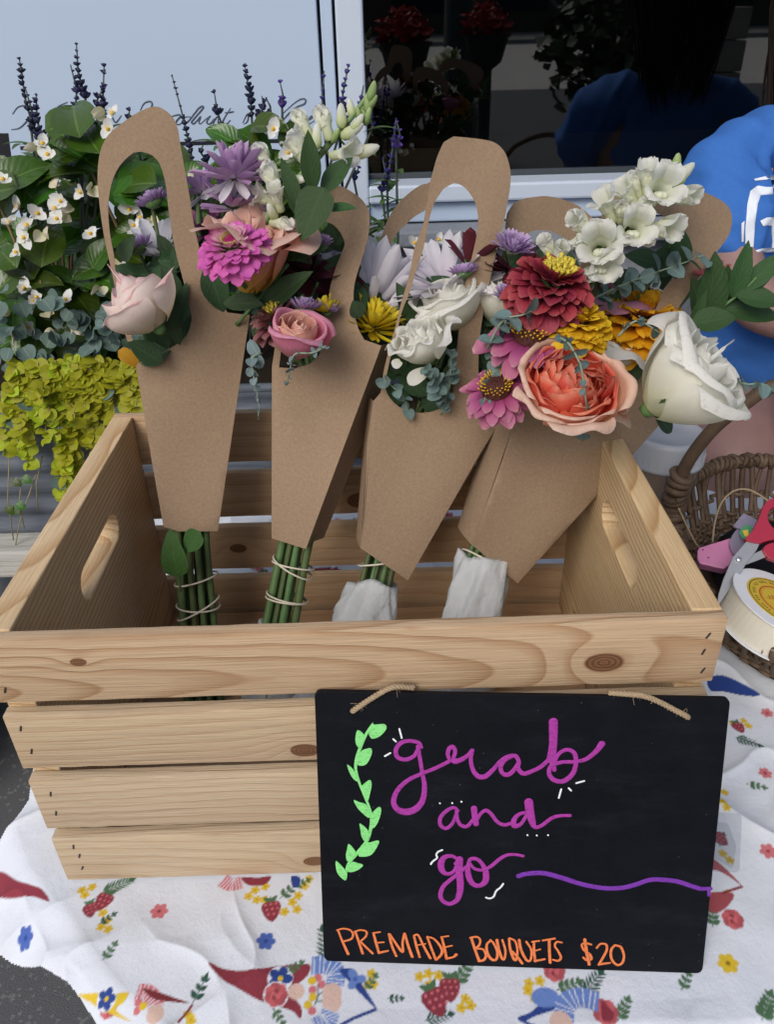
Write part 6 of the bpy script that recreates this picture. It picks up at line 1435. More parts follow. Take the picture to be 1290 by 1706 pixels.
snapdragon('white snapdragon with wide open florets beside the blue shirt', [(985, 470, .232), (1020, 410, .236), (1070, 345, .240), (1118, 285, .244), (1128, 268, .244)],
    [(1135, 328, .226, .65, -.05, .7, 'f', 0.99), (1100, 318, .218, .1, .1, .95, 'f', 1.16), (1080, 300, .228, -.15, .85, .5, 'f', 0.90), (1048, 325, .228, -.7, .6, .5, 'f', 0.82), (1012, 345, .226, -.6, .75, .5, 'f', 0.90), (1055, 382, .212, .0, -.05, 1, 'f', 1.12), (1102, 380, .214, .6, -.2, .8, 'f', 1.07), (972, 375, .222, -.8, .35, .6, 'f', 0.95), (1000, 412, .208, -.3, .05, .95, 'f', 1.20), (1002, 440, .206, .25, -.35, .9, 'f', 0.99), (915, 415, .238, -.5, .6, .5, 'f', 0.77), (930, 425, .234, .2, .5, .8, 'f', 0.77),
     (1070, 345, .220, .3, .3, .9, 'h', .8), (1035, 350, .222, -.2, .5, .8, 'h', .8), (1030, 400, .212, .4, -.1, .9, 'h', .85), (970, 405, .216, -.7, -.1, .7, 'h', .9), (1080, 395, .214, -.2, -.5, .8, 'h', .8), (1115, 300, .230, .4, .6, .7, 'h', .75), (985, 455, .206, -.4, -.4, .8, 'h', .85), (1060, 310, .232, -.5, .8, .4, 'h', .75),
     (1140, 290, .238, .8, .5, .4, 'w', .9), (1112, 285, .240, -.3, .8, .5, 'g', .75), (1128, 275, .242, .2, .9, .4, 'g', .75), (1118, 300, .234, .1, .5, .9, 'g', .6), (1132, 308, .234, .6, .3, .7, 'g', .55), (1100, 290, .24, -.6, .6, .4, 'g', .6)], s4, 66)
# ruscus branch at the right
RL = [((1176, 545), (1192, 418), 56, .236, .232), ((1172, 540), (1152, 462), 44, .246), ((1148, 555), (1178, 482), 20, .228, .222), ((1222, 500), (1248, 400), 34, .232), ((1215, 510), (1254, 410), 28, .245), ((1240, 485), (1308, 420), 34, .232, .235), ((1220, 500), (1296, 450), 26, .24), ((1226, 492), (1305, 506), 42, .228, .222), ((1200, 515), (1302, 530), 44, .234, .235), ((1150, 540), (1228, 530), 46, .214, .208), ((1200, 520), (1214, 440), 34, .246)]
sprig('dark green ruscus branch reaching out to the right over the white rose', [(1120, 600, .25), (1150, 555, .24), (1200, 515, .234), (1238, 485, .232), (1262, 462, .232)], RL, M_rus, s4, 'ruscus_sprig')
sprig('dark round leaves behind the snapdragon in the fourth handle', [(1060, 500, .262), (1100, 450, .262), (1120, 400, .262)], [((1110, 445), (1040, 425), 40, .258), ((1130, 450), (1130, 372), 44, .266, .262, 'ovate'), ((1118, 452), (1112, 385), 34, .262), ((1000, 560), (1030, 480), 44, .27), ((960, 600), (930, 540), 44, .25), ((1080, 600), (1110, 540), 40, .262), ((880, 620), (840, 590), 40, .22), ((1040, 640), (1070, 580), 40, .24), ((860, 600), (840, 530), 40, .25), ((1060, 480), (1010, 460), 40, .268), ((920, 610), (880, 650), 44, .21), ((1120, 720), (1090, 690), 30, .195)], M_rose_leaf, s4)
euc('grey green eucalyptus stem crossing behind the fourth handle', [(985, 500, .226), (1030, 478, .232), (1090, 455, .238), (1140, 438, .238), (1172, 425, .236)], s4, 34, .0075, tend=.95)
euc('eucalyptus cluster hanging over the edge of the third sleeve', [(846, 510, .205), (838, 555, .19), (818, 575, .185), (822, 610, .18), (818, 640, .172), (806, 668, .165)], s4, 27, .0072, tend=.7)
euc('pair of eucalyptus leaves lying over the plum zinnia', [(812, 580, .178), (838, 535, .172), (870, 525, .170), (886, 518, .17)], s4, 30, .012, tend=.9)
euc('eucalyptus spray trailing down over the salmon rose', [(930, 560, .15), (950, 575, .132), (968, 610, .122), (975, 655, .119), (978, 690, .125), (970, 735, .142)], s4, 21, .0095, tend=.7)
euc('thin eucalyptus twig lying across the fourth handle', [(1030, 560, .185), (1060, 535, .185), (1090, 548, .180), (1120, 572, .160), (1135, 585, .128)], s4, 19, .0125, tend=.8)
euc('eucalyptus tip poking out to the right of the white rose', [(1215, 630, .14), (1245, 640, .14), (1272, 640, .14), (1300, 660, .14)], s4, 24, .0075, tend=.9)
for s, poly, n, lab in ((s1, [(200, 430), (320, 400), (330, 560), (300, 600), (230, 600)], 34, 'dark leaves filling the back of the first bouquet'), (s2, [(350, 440), (560, 400), (640, 470), (640, 570), (470, 600), (420, 560)], 60, 'dark leaves filling the back of the second bouquet'), (s3, [(640, 560), (690, 520), (850, 450), (850, 640), (820, 690), (660, 690)], 64, 'dark leaves filling the back of the third bouquet'), (s4, [(850, 470), (1000, 470), (1120, 430), (1110, 690), (900, 690)], 60, 'dark leaves filling the back of the fourth bouquet')):
    c_ = (sum(p[0] for p in poly) / len(poly), sum(p[1] for p in poly) / len(poly)); fp_ = atY(c_[0], c_[1] + 60, .26)
    par = root('filler_foliage', fp_, lab, 'foliage', 'filler leaves in the bouquets'); stem(par, fp_, Vector((0, 0, 1)), s, .0016); done = 0
    while done < n:
        x, y = fr.uniform(min(p[0] for p in poly), max(p[0] for p in poly)), fr.uniform(min(p[1] for p in poly), max(p[1] for p in poly))
        if not inpoly(np.array([x]), np.array([y]), poly)[0]: continue
        b0 = s.on(x, y, .012 + .03 * fr.random()); d = (RIGHT * fr.gauss(0, .8) + UP * fr.uniform(-.2, 1) - TOW * fr.uniform(-.2, .4)).normalized(); done += 1
        key = 'fill%d' % (done % 3)
        if key not in LEAFM: LEAFM[key] = petal_mesh('leaf', M_rose_leaf, 1., .55, 'ovate', 4, 7, fold=.25, arc=-25, seed=done)
        inst(LEAFM[key], 'leaf', basis(b0, d, TOW + Vector((fr.gauss(0, .5), 0, fr.gauss(0, .5)))) @ S(.032 * fr.uniform(.7, 1.25)), par)
# ---------------- ties and paper towels round the stems
M_band = plain('rubber_band', (.62, .56, .44), .5, .4)
def along(s, z): return s.floor.lerp(s.base, (z - s.floor.z) / (s.base.z - s.floor.z))
def band(label, s, u, v, tilt, wraps=2, rad=.0172):
    # where the bundle passes behind this pixel
    best = min((k / 200. for k in range(0, 260)), key=lambda k: (lambda p: abs(p[1] - v))(proj(s.floor.lerp(s.base, k))))
    c = s.floor.lerp(s.base, best); ax = (s.base - s.floor).normalized(); b_ = B(); P = []
    x = s.rr; y = ax.cross(x).normalized()
    for k in range(wraps):
        P = [c + (x * math.cos(a) * rad * 1.12 + y * math.sin(a) * rad) + ax * (rad * tilt * (1 if k == 0 else -.2) * math.cos(a + k * .6) + k * .0022) for a in [i * 2 * math.pi / 28 for i in range(29)]]
        b_.tube(P, .0009, 6, cap=False)
    par = root('rubber_band', c, label, 'rubber band', 'rubber bands round the stems'); b_.build('loop', M_band, par)
band('rubber band tied high round the leftmost stem bundle', s1, 322, 965, .25, 1); band('slanting rubber band low on the leftmost stem bundle', s1, 325, 1012, .55, 2)
band('rubber band tied just under the second sleeve', s2, 468, 945, -.35, 2); band('rubber band low on the second stem bundle', s2, 460, 998, .1, 2)
band('rubber band at the mouth of the third sleeve', s3, 615, 937, .3, 1); band('rubber band over the towel below the fourth sleeve', s4, 800, 938, -.3, 1, .021)
t = NT('paper_towel', .85, .2); w_ = t.gen(); wet = t.noise(w_, 75, 4, .65); t.col(t.mix(t.ramp(wet, [(.45, 0), (.70, 1)]), (.88, .89, .90), (.74, .78, .78))); t.bump(t.math('ADD', t.noise(w_, 130, 5, .7), t.math('MULTIPLY', t.noise(w_, 1400, 1), .15)), .0018); t.translucent((.7, .76, .72), .45)
M_towel = t.m
def towel(label, s, k0, k1, r0, r1, flare=0., seed=0):
    ax = (s.base - s.floor).normalized(); x = s.rr; y = ax.cross(x).normalized(); N, Mm = 72, 30; vs = []; rg_ = random.Random(seed); ph = [rg_.uniform(0, 6.3) for _ in range(8)]
    for j in range(Mm + 1):
        f = j / Mm; c = s.floor.lerp(s.base, k0 + (k1 - k0) * f)
        for i in range(N):
            a = 2 * math.pi * i / N; w = r0 + (r1 - r0) * f
            w *= 1 + .10 * math.sin(3 * a + ph[0] + 5 * f) + .05 * math.sin(7 * a + ph[1] - 7 * f)
            for sc_k, am in ((1.0, .16), (2.3, .09), (4.7, .045)):
                n_ = float(vnoise(np.array(20 + math.cos(a) * 1.1 * sc_k + f * .8 * sc_k), np.array(20 + math.sin(a) * 1.1 * sc_k + f * 1.9 * sc_k), 40 + seed, .55)); w *= 1 + am * ((1 - abs(2 * n_ - 1)) ** 2 - .4)
            w *= 1 + flare * max(0, math.cos(a - math.pi)) * (1 - f)
            vs.append(c + (x * math.cos(a) * 1.15 + y * math.sin(a)) * w + ax * (.0035 * math.sin(2 * a + ph[4]) + .0012 * math.sin(5 * a + ph[5])) * f)
    fs = [(j * N + i, j * N + (i + 1) % N, (j + 1) * N + (i + 1) % N, (j + 1) * N + i) for j in range(Mm) for i in range(N)]
    # inner lip turned in at the top
    k = len(vs); vs += [vs[Mm * N + i] + (s.floor.lerp(s.base, k1) - vs[Mm * N + i]) * .25 - ax * .004 for i in range(N)]
    fs += [(Mm * N + i, Mm * N + (i + 1) % N, k + (i + 1) % N, k + i) for i in range(N)]
    par = root('paper_towel', s.floor, label, 'paper towel', 'damp paper towels round the stems'); obj('wrap', vs, fs, M_towel, par)
towel('white paper towel cup round the foot of the second stem bundle', s2, 0., .52, .0205, .0185, .1, 1)
towel('crumpled white paper towel flaring round the third stem bundle', s3, 0., .84, .032, .0190, .5, 2)
towel('white paper towel wrapped tightly round the fourth stem bundle', s4, 0., .98, .026, .0205, .1, 3)
# ================================================================ wicker basket and what is in it
t = NT('wicker', .6, .4); o_ = t.obj(); w_ = t.gen()
nz = t.noise(w_, 60, 4, .65); n2 = t.noise(t.scalev(w_, (400, 400, 90)), 1, 3, .6)
c = t.mix(nz, (.045, .026, .015), (.17, .105, .06)); c = t.mix(t.math('MULTIPLY', t.rnd(), .55), c, (.22, .15, .095)); t.col(t.mix(t.math('MULTIPLY', n2, .5), c, (.03, .018, .01)))
t.bump(n2, .0006); M_wick = t.m
BC, BA, BB = Vector((.462, .292, 0)), .134, .176
def rimz(y): return .073 + .09 * (y - BC.y)
def bell(a, k, z=None):
    y = BC.y + BB * k * math.sin(a); return Vector((BC.x + BA * k * math.cos(a), y, rimz(y) if z is None else z))
bk = root('wicker_basket', (BC.x, BC.y, .006), 'brown wicker basket with an arched handle at the right edge of the table', 'basket')
NS = 74
for i in range(NS):
    a = 2 * math.pi * i / NS + rg.gauss(0, .008); top = bell(a, 1.0); bot = bell(a, .80, .012); lean = rg.gauss(0, .05)
    midp = bot.lerp(bell(a + lean, 1.04), .55); midp.z = (top.z + bot.z) * .52
    B().tube([Vector(p) for p in spline([tuple(bot), tuple(midp), tuple(top)], 4)], [.0030 * rg.uniform(.8, 1.2)] * 9, 6).build('stake', M_wick, bk)
for z, k, amp in ((.014, .81, .0022), (.019, .825, -.0022), (.0245, .845, .0022), (.0295, .86, -.0022), (.046, .935, .0022)):
    P = []
    for i in range(NS * 2 + 1):
        a = 2 * math.pi * i / (NS * 2); p = bell(a, k); p.z = z * (.55 + .45 * p.z / .071); d = Vector((p.x - BC.x, p.y - BC.y, 0)).normalized(); P.append(p + d * amp * (1.9 if i % 4 < 2 else -1.9))
    B().tube(P, .0026, 6, cap=False).build('weaver', M_wick, bk)
B().tube([bell(2 * math.pi * i / 90, 1.0) for i in range(91)], .0062, 10, cap=False).build('rim', M_wick, bk)
def ringmesh(r, rr, n=14, m=6):
    b_ = B(); b_.tube([Vector((r * math.cos(2 * math.pi * i / n), r * math.sin(2 * math.pi * i / n), .0018 * math.sin(2 * math.pi * i / n))) for i in range(n + 1)], rr, m, cap=False); return mesh('wrap', b_.v, b_.f, M_wick)
WR = [ringmesh(.0072, .0026), ringmesh(.0070, .0031), ringmesh(.0074, .0023)]
nw = 132
for i in range(nw):
    a = 2 * math.pi * i / nw; p = bell(a, 1.); d = (bell(a + .02, 1.) - p).normalized()
    if rg.random() < .04: continue
    inst(rg.choice(WR), 'wrap', frame(p + Vector((0, 0, rg.gauss(0, .0006))), d + Vector((rg.gauss(0, .14), rg.gauss(0, .14), rg.gauss(0, .2))), rg.random() * 6), bk)
hp = [bell(math.pi * .91, 1.)] + [atY(*p) for p in ((1124, 850, .350), (1128, 815, .346), (1148, 768, .342), (1188, 716, .336), (1240, 674, .330), (1300, 640, .325))]
pk = hp[-1]; hp += [Vector((.47, .315, pk.z + .018)), Vector((.54, .30, pk.z - .005)), Vector((.585, .285, .17)), bell(-.1, 1.)]
HP = [Vector(p) for p in spline([tuple(p) for p in hp], 8)]
B().tube(HP, .0068, 10).build('handle', M_wick, bk)
acc = 0; L0 = 0
for a, b in zip(HP, HP[1:]):
    L = (b - a).length; acc += L; L0 += L
    if acc > .0050 and L0 < .075:
        acc = 0; inst(WR[1], 'wrap', frame(b, (b - a), rg.random() * 6) @ S(1.32), bk)
fl = B(); fl.add([bell(2 * math.pi * i / 40, .80, .009) for i in range(40)], [tuple(range(40))]); fl.add([bell(2 * math.pi * i / 40, .80, .006) for i in range(40)], [tuple(range(40))[::-1]]); fl.build('base', M_wick, bk, False)
M_black = plain('black_fabric', (.012, .012, .014), .85, .2, .4, 60, .001)
pouch = root('black_pouch', (BC.x, BC.y, .011), 'black pouch at the bottom of the wicker basket under the scissors', 'pouch')
b_ = B(); b_.lathe([(.002, .0), (.085, .004), (.098, .022), (.085, .040), (.04, .048), (.002, .050)], (0, 0, 0), n=32)
obj('bag', [Vector((BC.x + v.x * .92, BC.y + v.y * 1.2, .012 + v.z * (1 + .25 * math.sin(v.x * 60) * math.cos(v.y * 50)))) for v in b_.v], b_.f, M_black, pouch)
# ribbon spool
sp_c = atZ(1303, 1004, .088); sp_ax = Vector((.34, -.05, 1)).normalized(); RS = .047
sp = root('ribbon_spool', sp_c - sp_ax * .04, 'cream satin ribbon spool with a yellow round label in the wicker basket', 'ribbon spool')
M_card = plain('white_card', (.78, .79, .82), .6, .3, .03, 50); M_satin = plain('cream_satin', (.70, .66, .55), .32, .5, .05, 400)
FS = frame(sp_c, sp_ax, .6)
def disc(name, r0, r1, z, th, mat, par, n=48):
    b_ = B(); pr = [(r0, z), (r1, z), (r1, z + th), (r0, z + th)]; b_.lathe(pr + [pr[0]], (0, 0, 0), n=n); return inst(mesh(name, b_.v, b_.f, mat, False), name, FS, par)
disc('flange', .004, RS, -.0012, .0012, M_card, sp); disc('flange', .004, RS, -.034, .0012, M_card, sp); disc('ribbon', .012, RS * .93, -.0325, .031, M_satin, sp)
lab = disc('label', .005, RS * .72, .0002, .0003, plain('yellow_label', (.66, .47, .05), .5, .4, .06, 200), sp)
for r0, r1, m_, z in ((.665, .68, M_gap, .0006), (.44, .47, plain('red_print', (.5, .07, .03), .5, .3), .0006), (.405, .415, plain('orange_print', (.62, .2, .04), .5, .3), .0006)): disc('printed_ring', RS * r0, RS * r1, z, .0001, m_, lab)
M_brown = plain('brown_print', (.10, .06, .015), .5, .3)
b_ = B()
for i in range(64):
    if i % 9 in (3, 8): continue
    a = i * 2 * math.pi / 64; r = RS * .58
    for k in range(2):
        p = Vector(((r + RS * .035 * (k - .5)) * math.cos(a + .015 * k), (r + RS * .035 * (k - .5)) * math.sin(a + .015 * k), .0007)); d = Vector((math.cos(a + k * 1.3 + i), math.sin(a + k * 1.3 + i), 0)) * RS * .022
        b_.tube([p - d, p + d], .00022, 4)
tag(inst(mesh('fine_print', b_.v, b_.f, M_brown), 'fine_print', FS, lab), kind='stuff')
b_ = B()
for r_ in range(3):
    P = [Vector((RS * (-.28 + .56 * k / 16), RS * (.14 - .15 * r_ + .045 * math.sin(k * 2.1 + r_) + .03 * math.sin(k * 3.7)), .0007)) for k in range(17)]
    b_.tube(P, .0003, 4)
inst(mesh('script_print', b_.v, b_.f, plain('rust_print', (.45, .12, .03), .5, .3)), 'script_print', FS @ Matrix.Rotation(2.3, 4, 'Z'), lab)
# scissors
s0_ = atZ(1231, 933, .108); sN = (Vector((-.15, -.62, .78))).normalized()
M_steel = plain('brushed_steel', (.30, .31, .33), .42, .5, .08, 300, Metallic=.6); M_redp = plain('red_plastic', (.34, .012, .04), .35, .5, .04)
sc_ = root('scissors', s0_, 'scissors with red plastic handles lying open in the wicker basket', 'scissors')
def plate(name, poly, p0, n, off, th, mat, par, hole=None, bev=0):
    v3, f3 = triangulate(poly, [hole] if hole else (), 0); V, F = solid([atP(x, y, p0 + n * off, n) for x, y in v3], f3, th, n)
    o = obj(name, V, F, mat, par, False)
    if bev: m = o.modifiers.new('soft edges', 'BEVEL'); m.width = bev; m.segments = 3; m.limit_method = 'ANGLE'; m.angle_limit = R(50)
    return o
plate('blade', [(1196, 1012), (1198, 990), (1206, 965), (1222, 928), (1246, 900), (1268, 904), (1262, 916), (1244, 940), (1232, 960), (1214, 985)], s0_, sN, .001, .0022, M_steel, sc_, bev=.0004)
plate('blade', [(1238, 948), (1250, 925), (1280, 912), (1282, 926), (1262, 934), (1243, 941)], s0_, sN, -.0018, .0022, M_steel, sc_, bev=.0004)
plate('handle', closed_spline([(1243, 899), (1255, 884), (1266, 862), (1274, 842), (1288, 830), (1320, 826), (1360, 850), (1366, 880), (1340, 902), (1300, 898), (1276, 902), (1266, 905)], 4), s0_, sN, .004, .008, M_redp, sc_, closed_spline([(1280, 862), (1288, 846), (1316, 842), (1344, 860), (1340, 882), (1310, 888), (1290, 880)], 4), .0018)
plate('handle', closed_spline([(1273, 913), (1288, 904), (1320, 905), (1370, 915), (1390, 945), (1370, 965), (1320, 955), (1296, 935), (1280, 928)], 4), s0_, sN, .003, .008, M_redp, sc_, closed_spline([(1312, 920), (1350, 925), (1370, 942), (1350, 950), (1320, 940)], 4), .0018)
B().lathe([(.0028, 0), (.0028, .0012), (.0016, .002), (.0002, .0021)], s0_ + sN * .0012, sN, 14).build('pivot', plain('pivot_steel', (.75, .76, .78), .2, .5, Metallic=.9), sc_)
# tape dispenser
M_pinkp = plain('pink_plastic', (.55, .20, .38), .42, .4, .05, 80); M_clr = NT('lavender_clear', .12, .5); g_ = M_clr.n('BsdfTransparent', Color=(.78, .76, .86, 1)); M_clr.col((.36, .33, .44)); M_clr.nt.links.new(M_clr.n('MixShader', i0=.55, i1=g_, i2=M_clr.p.outputs[0]), M_clr.out.inputs[0]); M_clr = M_clr.m
t0_ = atZ(1195, 920, .078); tN = Vector((-.30, -.50, .81)).normalized()
td = root('tape_dispenser', t0_, 'small pink tape dispenser beside the scissors in the wicker basket', 'tape dispenser')
plate('body', [(1163, 917), (1166, 912), (1218, 896), (1232, 915), (1224, 935), (1206, 948), (1167, 939), (1163, 932)], t0_, tN, 0, .016, M_pinkp, td, bev=.0015)
for q_ in ((1172, 916), (1181, 929)): B().lathe([(.0008, 0), (.0008, .0002), (.0001, .0003)], atP(*q_, t0_ + tN * .0002, tN), tN, 8).build('hole', M_gap, td)
plate('clear_cover', closed_spline([(1216, 905), (1226, 884), (1244, 872), (1262, 880), (1262, 900), (1246, 918), (1226, 925)], 3), t0_, tN, .008, .010, M_clr, td, bev=.001)
plate('clear_cover', [(1222, 876), (1240, 854), (1264, 866), (1252, 890)], t0_, tN, .012, .004, M_clr, td, bev=.0006)
plate('sticker', closed_spline([(1233, 887), (1240, 876), (1252, 876), (1256, 888), (1248, 898), (1238, 897)], 3), t0_, tN, .0190, .0004, plain('green_sticker', (.06, .26, .12), .5, .4), td)
plate('sticker', [(1238, 884), (1247, 882), (1249, 893), (1242, 894)], t0_, tN, .0197, .0004, plain('yellow_sticker', (.7, .5, .05), .5, .4), td)
sg_ = root('loose_string', atZ(1190, 905, .05), 'pale string looping up inside the wicker basket', 'string')
B().tube([Vector(p) for p in spline([tuple(p) for p in (atY(1188, 905, .36), atY(1192, 870, .37), atY(1203, 838, .375), atY(1222, 819, .375), atY(1243, 815, .37), atY(1262, 822, .36), atY(1285, 838, .345), atY(1310, 862, .33))], 6)], .0011, 6).build('strand', M_jute, sg_)
B().tube([Vector(p) for p in spline([tuple(p) for p in (atY(1131, 846, .335), atY(1148, 882, .33), atY(1160, 905, .33), atY(1168, 915, .335))], 6)], .0010, 6).build('strand', M_jute, sg_)
# iced drink cup
cp = Vector((.349, .440, .003))
cup = root('drink_cup', cp, 'iced drink cup with a white dome lid behind the basket handle', 'cup')
t = NT('coffee_plastic', .15, .5); z_ = t.sep(t.gen())[2]; t.col(t.mix(t.noise(t.gen(), 30, 3, .6), (.20, .13, .085), (.33, .24, .17))); M_cof = t.m
B().lathe([(.001, .001), (.030, 0), (.031, .004), (.0405, .110), (.0415, .112)], cp, n=40).build('cup', M_cof, cup)
t = NT('lid_plastic', .3, .5); t.col((.74, .75, .76)); t.translucent((.8, .8, .82), .3)
B().lathe([(.0415, .108), (.0438, .109), (.0438, .113), (.0425, .115), (.0428, .124), (.0418, .127), (.0420, .137), (.0405, .142), (.037, .144), (.034, .141), (.012, .142), (.001, .142)], cp, n=48).build('lid', t.m, cup)
for k in range(30):
    a = 2 * math.pi * k / 30; B().box(cp + Vector((.0428 * math.cos(a), .0428 * math.sin(a), .1195)), (.0012, .0012, .008), Matrix.Rotation(a, 3, 'Z')).build('rib', t.m, cup, False) if k % 1 == 0 else None

# ================================================================ the seated person
def skin_mesh(name, nodes, edges, mat, sub=2, rootn=0):
    """one continuous skin grown round a skeleton; nodes: (x, y, z, rx, ry)"""
    me = bpy.data.meshes.new(name); me.from_pydata([n[:3] for n in nodes], edges, []); o = bpy.data.objects.new('tmp_' + name, me); COL.objects.link(o)
    m = o.modifiers.new('skin', 'SKIN'); m.use_smooth_shade = True; m.branch_smoothing = .6
    for v, n in zip(me.skin_vertices[0].data, nodes): v.radius = (n[3], n[4] if len(n) > 4 else n[3])
    me.skin_vertices[0].data[rootn].use_root = True
    s_ = o.modifiers.new('sub', 'SUBSURF'); s_.levels = sub; s_.render_levels = sub
    bpy.context.view_layer.update(); dg = bpy.context.evaluated_depsgraph_get(); out = bpy.data.meshes.new_from_object(o.evaluated_get(dg)); out.name = name
    bpy.data.objects.remove(o); bpy.data.meshes.remove(me); out.materials.clear(); out.materials.append(mat); out.shade_smooth(); return out
t = NT('skin', .5, .4); w_ = t.gen(); t.col(t.mix(t.noise(w_, 25, 4, .6), (.22, .125, .11), (.32, .19, .165))); t.set(t.p.inputs['Subsurface Weight'], .15); t.p.inputs['Subsurface Radius'].default_value = (.01, .004, .002); t.bump(t.noise(w_, 500, 3), .0004); M_skin = t.m
t = NT('blue_jersey', .85, .2); w_ = t.gen(); t.col(t.mix(t.noise(w_, 200, 3, .6), (.034, .125, .40), (.046, .16, .48))); t.bump(t.noise(w_, 1500, 2), .0003); M_shirt = t.m
M_denim = plain('navy_denim', (.03, .045, .08), .85, .2, .25, 500, .0004)
M_hair = plain('dark_brown_hair', (.022, .015, .012), .7, .12, .3, 80)
pr = root('person', (.622, .74, -.09), 'seated person in a blue printed shirt and dark shorts behind the wicker basket', 'person')
PX_ = .622
nodes = [(PX_, .735, .03, .12, .10), (PX_, .745, .20, .115, .09), (PX_, .755, .34, .12, .085), (PX_, .76, .43, .055, .05), (PX_ - .005, .745, .53, .062, .075), (PX_ - .005, .735, .61, .072, .088), (PX_ - .005, .745, .68, .05, .06),
         (PX_ - .138, .765, .375, .046), (PX_ - .146, .66, .275, .040), (PX_ - .132, .605, .235, .038), (PX_ - .05, .585, .215, .033), (PX_ + .01, .575, .20, .025), (PX_ + .055, .565, .195, .028, .018),
         (PX_ + .145, .765, .375, .052), (PX_ + .165, .68, .26, .042), (PX_ + .15, .61, .205, .038), (PX_ + .08, .575, .185, .033), (PX_ + .03, .56, .17, .025), (PX_ - .01, .55, .165, .028, .018),
         (PX_ - .075, .73, .02, .088), (PX_ - .10, .635, .035, .078), (PX_ - .122, .555, .035, .056), (PX_ - .12, .59, -.12, .056), (PX_ - .115, .63, -.36, .034), (PX_ - .12, .58, -.40, .034, .026), (PX_ - .125, .51, -.415, .034, .018),
         (PX_ + .075, .73, .02, .088), (PX_ + .05, .635, .035, .078), (PX_ + .02, .545, .03, .056), (PX_ + .02, .59, -.12, .056), (PX_ + .02, .63, -.36, .034), (PX_ + .02, .58, -.40, .034, .026), (PX_ + .02, .51, -.415, .034, .018)]
edges = [(0, 1), (1, 2), (2, 3), (3, 4), (4, 5), (5, 6), (2, 7), (7, 8), (8, 9), (9, 10), (10, 11), (11, 12), (2, 13), (13, 14), (14, 15), (15, 16), (16, 17), (17, 18), (0, 19), (19, 20), (20, 21), (21, 22), (22, 23), (23, 24), (24, 25), (0, 26), (26, 27), (27, 28), (28, 29), (29, 30), (30, 31), (31, 32)]
# fingers: each its own chain rooted in the palm
for wi, hand, d0 in ((11, 12, Vector((.8, -.25, -.1))), (17, 18, Vector((-.8, -.25, -.1)))):
    hpos = Vector(nodes[hand][:3]); d0 = d0.normalized(); sd = d0.cross(Vector((0, 0, 1))).normalized()
    for k, (o_, ln) in enumerate(((-.024, .062), (-.008, .072), (.008, .066), (.023, .052))):
        i0 = len(nodes); a = hpos + sd * o_ + d0 * .018
        for j, (f, dz) in enumerate(((.0, 0), (.4, -.004), (.75, -.014), (1., -.028))):
            p = a + d0 * ln * f + Vector((0, 0, dz)); nodes.append((p.x, p.y, p.z, .0088 - .0008 * j))
            edges.append((hand if j == 0 else i0 + j - 1, i0 + j))
    i0 = len(nodes); a = hpos - d0 * .012; th = (d0 * .5 + sd * (-1 if hand == 12 else 1) * -.9).normalized()
    for j, f in enumerate((.35, .7, 1.)):
        p = a + th * .055 * f + Vector((0, 0, -.006 * j)); nodes.append((p.x, p.y, p.z, .0105 - .001 * j)); edges.append((hand if j == 0 else i0 + j - 1, i0 + j))
body = skin_mesh('body', nodes, edges, M_skin, 2, 0)
off = WM[pr.name].translation
def child(me, name, par):
    for v in me.vertices: v.co -= off
    return inst(me, name, Matrix.Translation(off), par)
ob = child(body, 'body', pr)
def folds(me, amp, seed, dirs):
    me.update(); n = [v.normal.copy() for v in me.vertices]
    for v, nn in zip(me.vertices, n):
        p = v.co; d = 0
        for (ax, fq, ph) in dirs: d += max(0, math.sin(p.dot(ax) * fq + ph + 2.5 * math.sin(p.z * 11 + p.x * 7))) ** 3
        v.co += nn * (amp * d + .0007 * math.sin(p.x * 60 + p.z * 41 + p.y * 37))
sn = [(PX_, .735, .06, .150, .125), (PX_, .74, .16, .145, .115), (PX_, .75, .27, .145, .105), (PX_, .757, .35, .125, .09), (PX_, .765, .425, .078, .062),
      (PX_ - .080, .765, .412, .064, .060), (PX_ - .128, .765, .382, .060, .060), (PX_ - .140, .725, .335, .062, .064), (PX_ - .146, .645, .255, .068, .062), (PX_ + .085, .762, .398, .066, .062), (PX_ + .135, .765, .372, .064, .062), (PX_ + .155, .715, .31, .062, .062), (PX_ + .160, .685, .275, .064, .06)]
shirt = skin_mesh('shirt', sn, [(0, 1), (1, 2), (2, 3), (3, 4), (3, 5), (5, 6), (6, 7), (7, 8), (3, 9), (9, 10), (10, 11), (11, 12)], M_shirt, 4, 0)
folds(shirt, .0045, 1, ((Vector((.8, .3, .9)), 62, 0), (Vector((-.5, .4, 1.)), 48, 2.), (Vector((1., .2, -.55)), 95, 1.)))
def crease(me, a, b, depth, wid):
    a, b = Vector(a), Vector(b); ab = b - a; me.update(); n = [v.normal.copy() for v in me.vertices]
    for v, nn in zip(me.vertices, n):
        k = (v.co - a).dot(ab) / ab.length_squared
        if -.1 < k < 1.1:
            d = (v.co - a - ab * max(0, min(1, k))); s_ = d.length / wid; fade = math.sin(math.pi * min(1, max(0, (k + .1) / 1.2))) ** .6
            if s_ < 4: v.co += nn * depth * fade * (-math.exp(-s_ * s_) + .75 * math.exp(-(s_ - 1.9) ** 2))
for a_, b_2, dp, wd in (((PX_ - .150, .71, .385), (PX_ - .085, .665, .265), .009, .008), ((PX_ - .115, .70, .385), (PX_ - .075, .655, .285), .008, .007), ((PX_ - .175, .70, .36), (PX_ - .115, .655, .265), .006, .006), ((PX_ - .06, .68, .42), (PX_ - .07, .645, .25), .006, .007), ((PX_ - .09, .66, .25), (PX_ - .02, .63, .13), .008, .009), ((PX_ - .2, .69, .33), (PX_ - .15, .645, .27), .004, .005)): crease(shirt, a_, b_2, dp, wd)
bvh = BVHTree.FromPolygons([v.co.copy() for v in shirt.vertices], [tuple(p.vertices) for p in shirt.polygons])
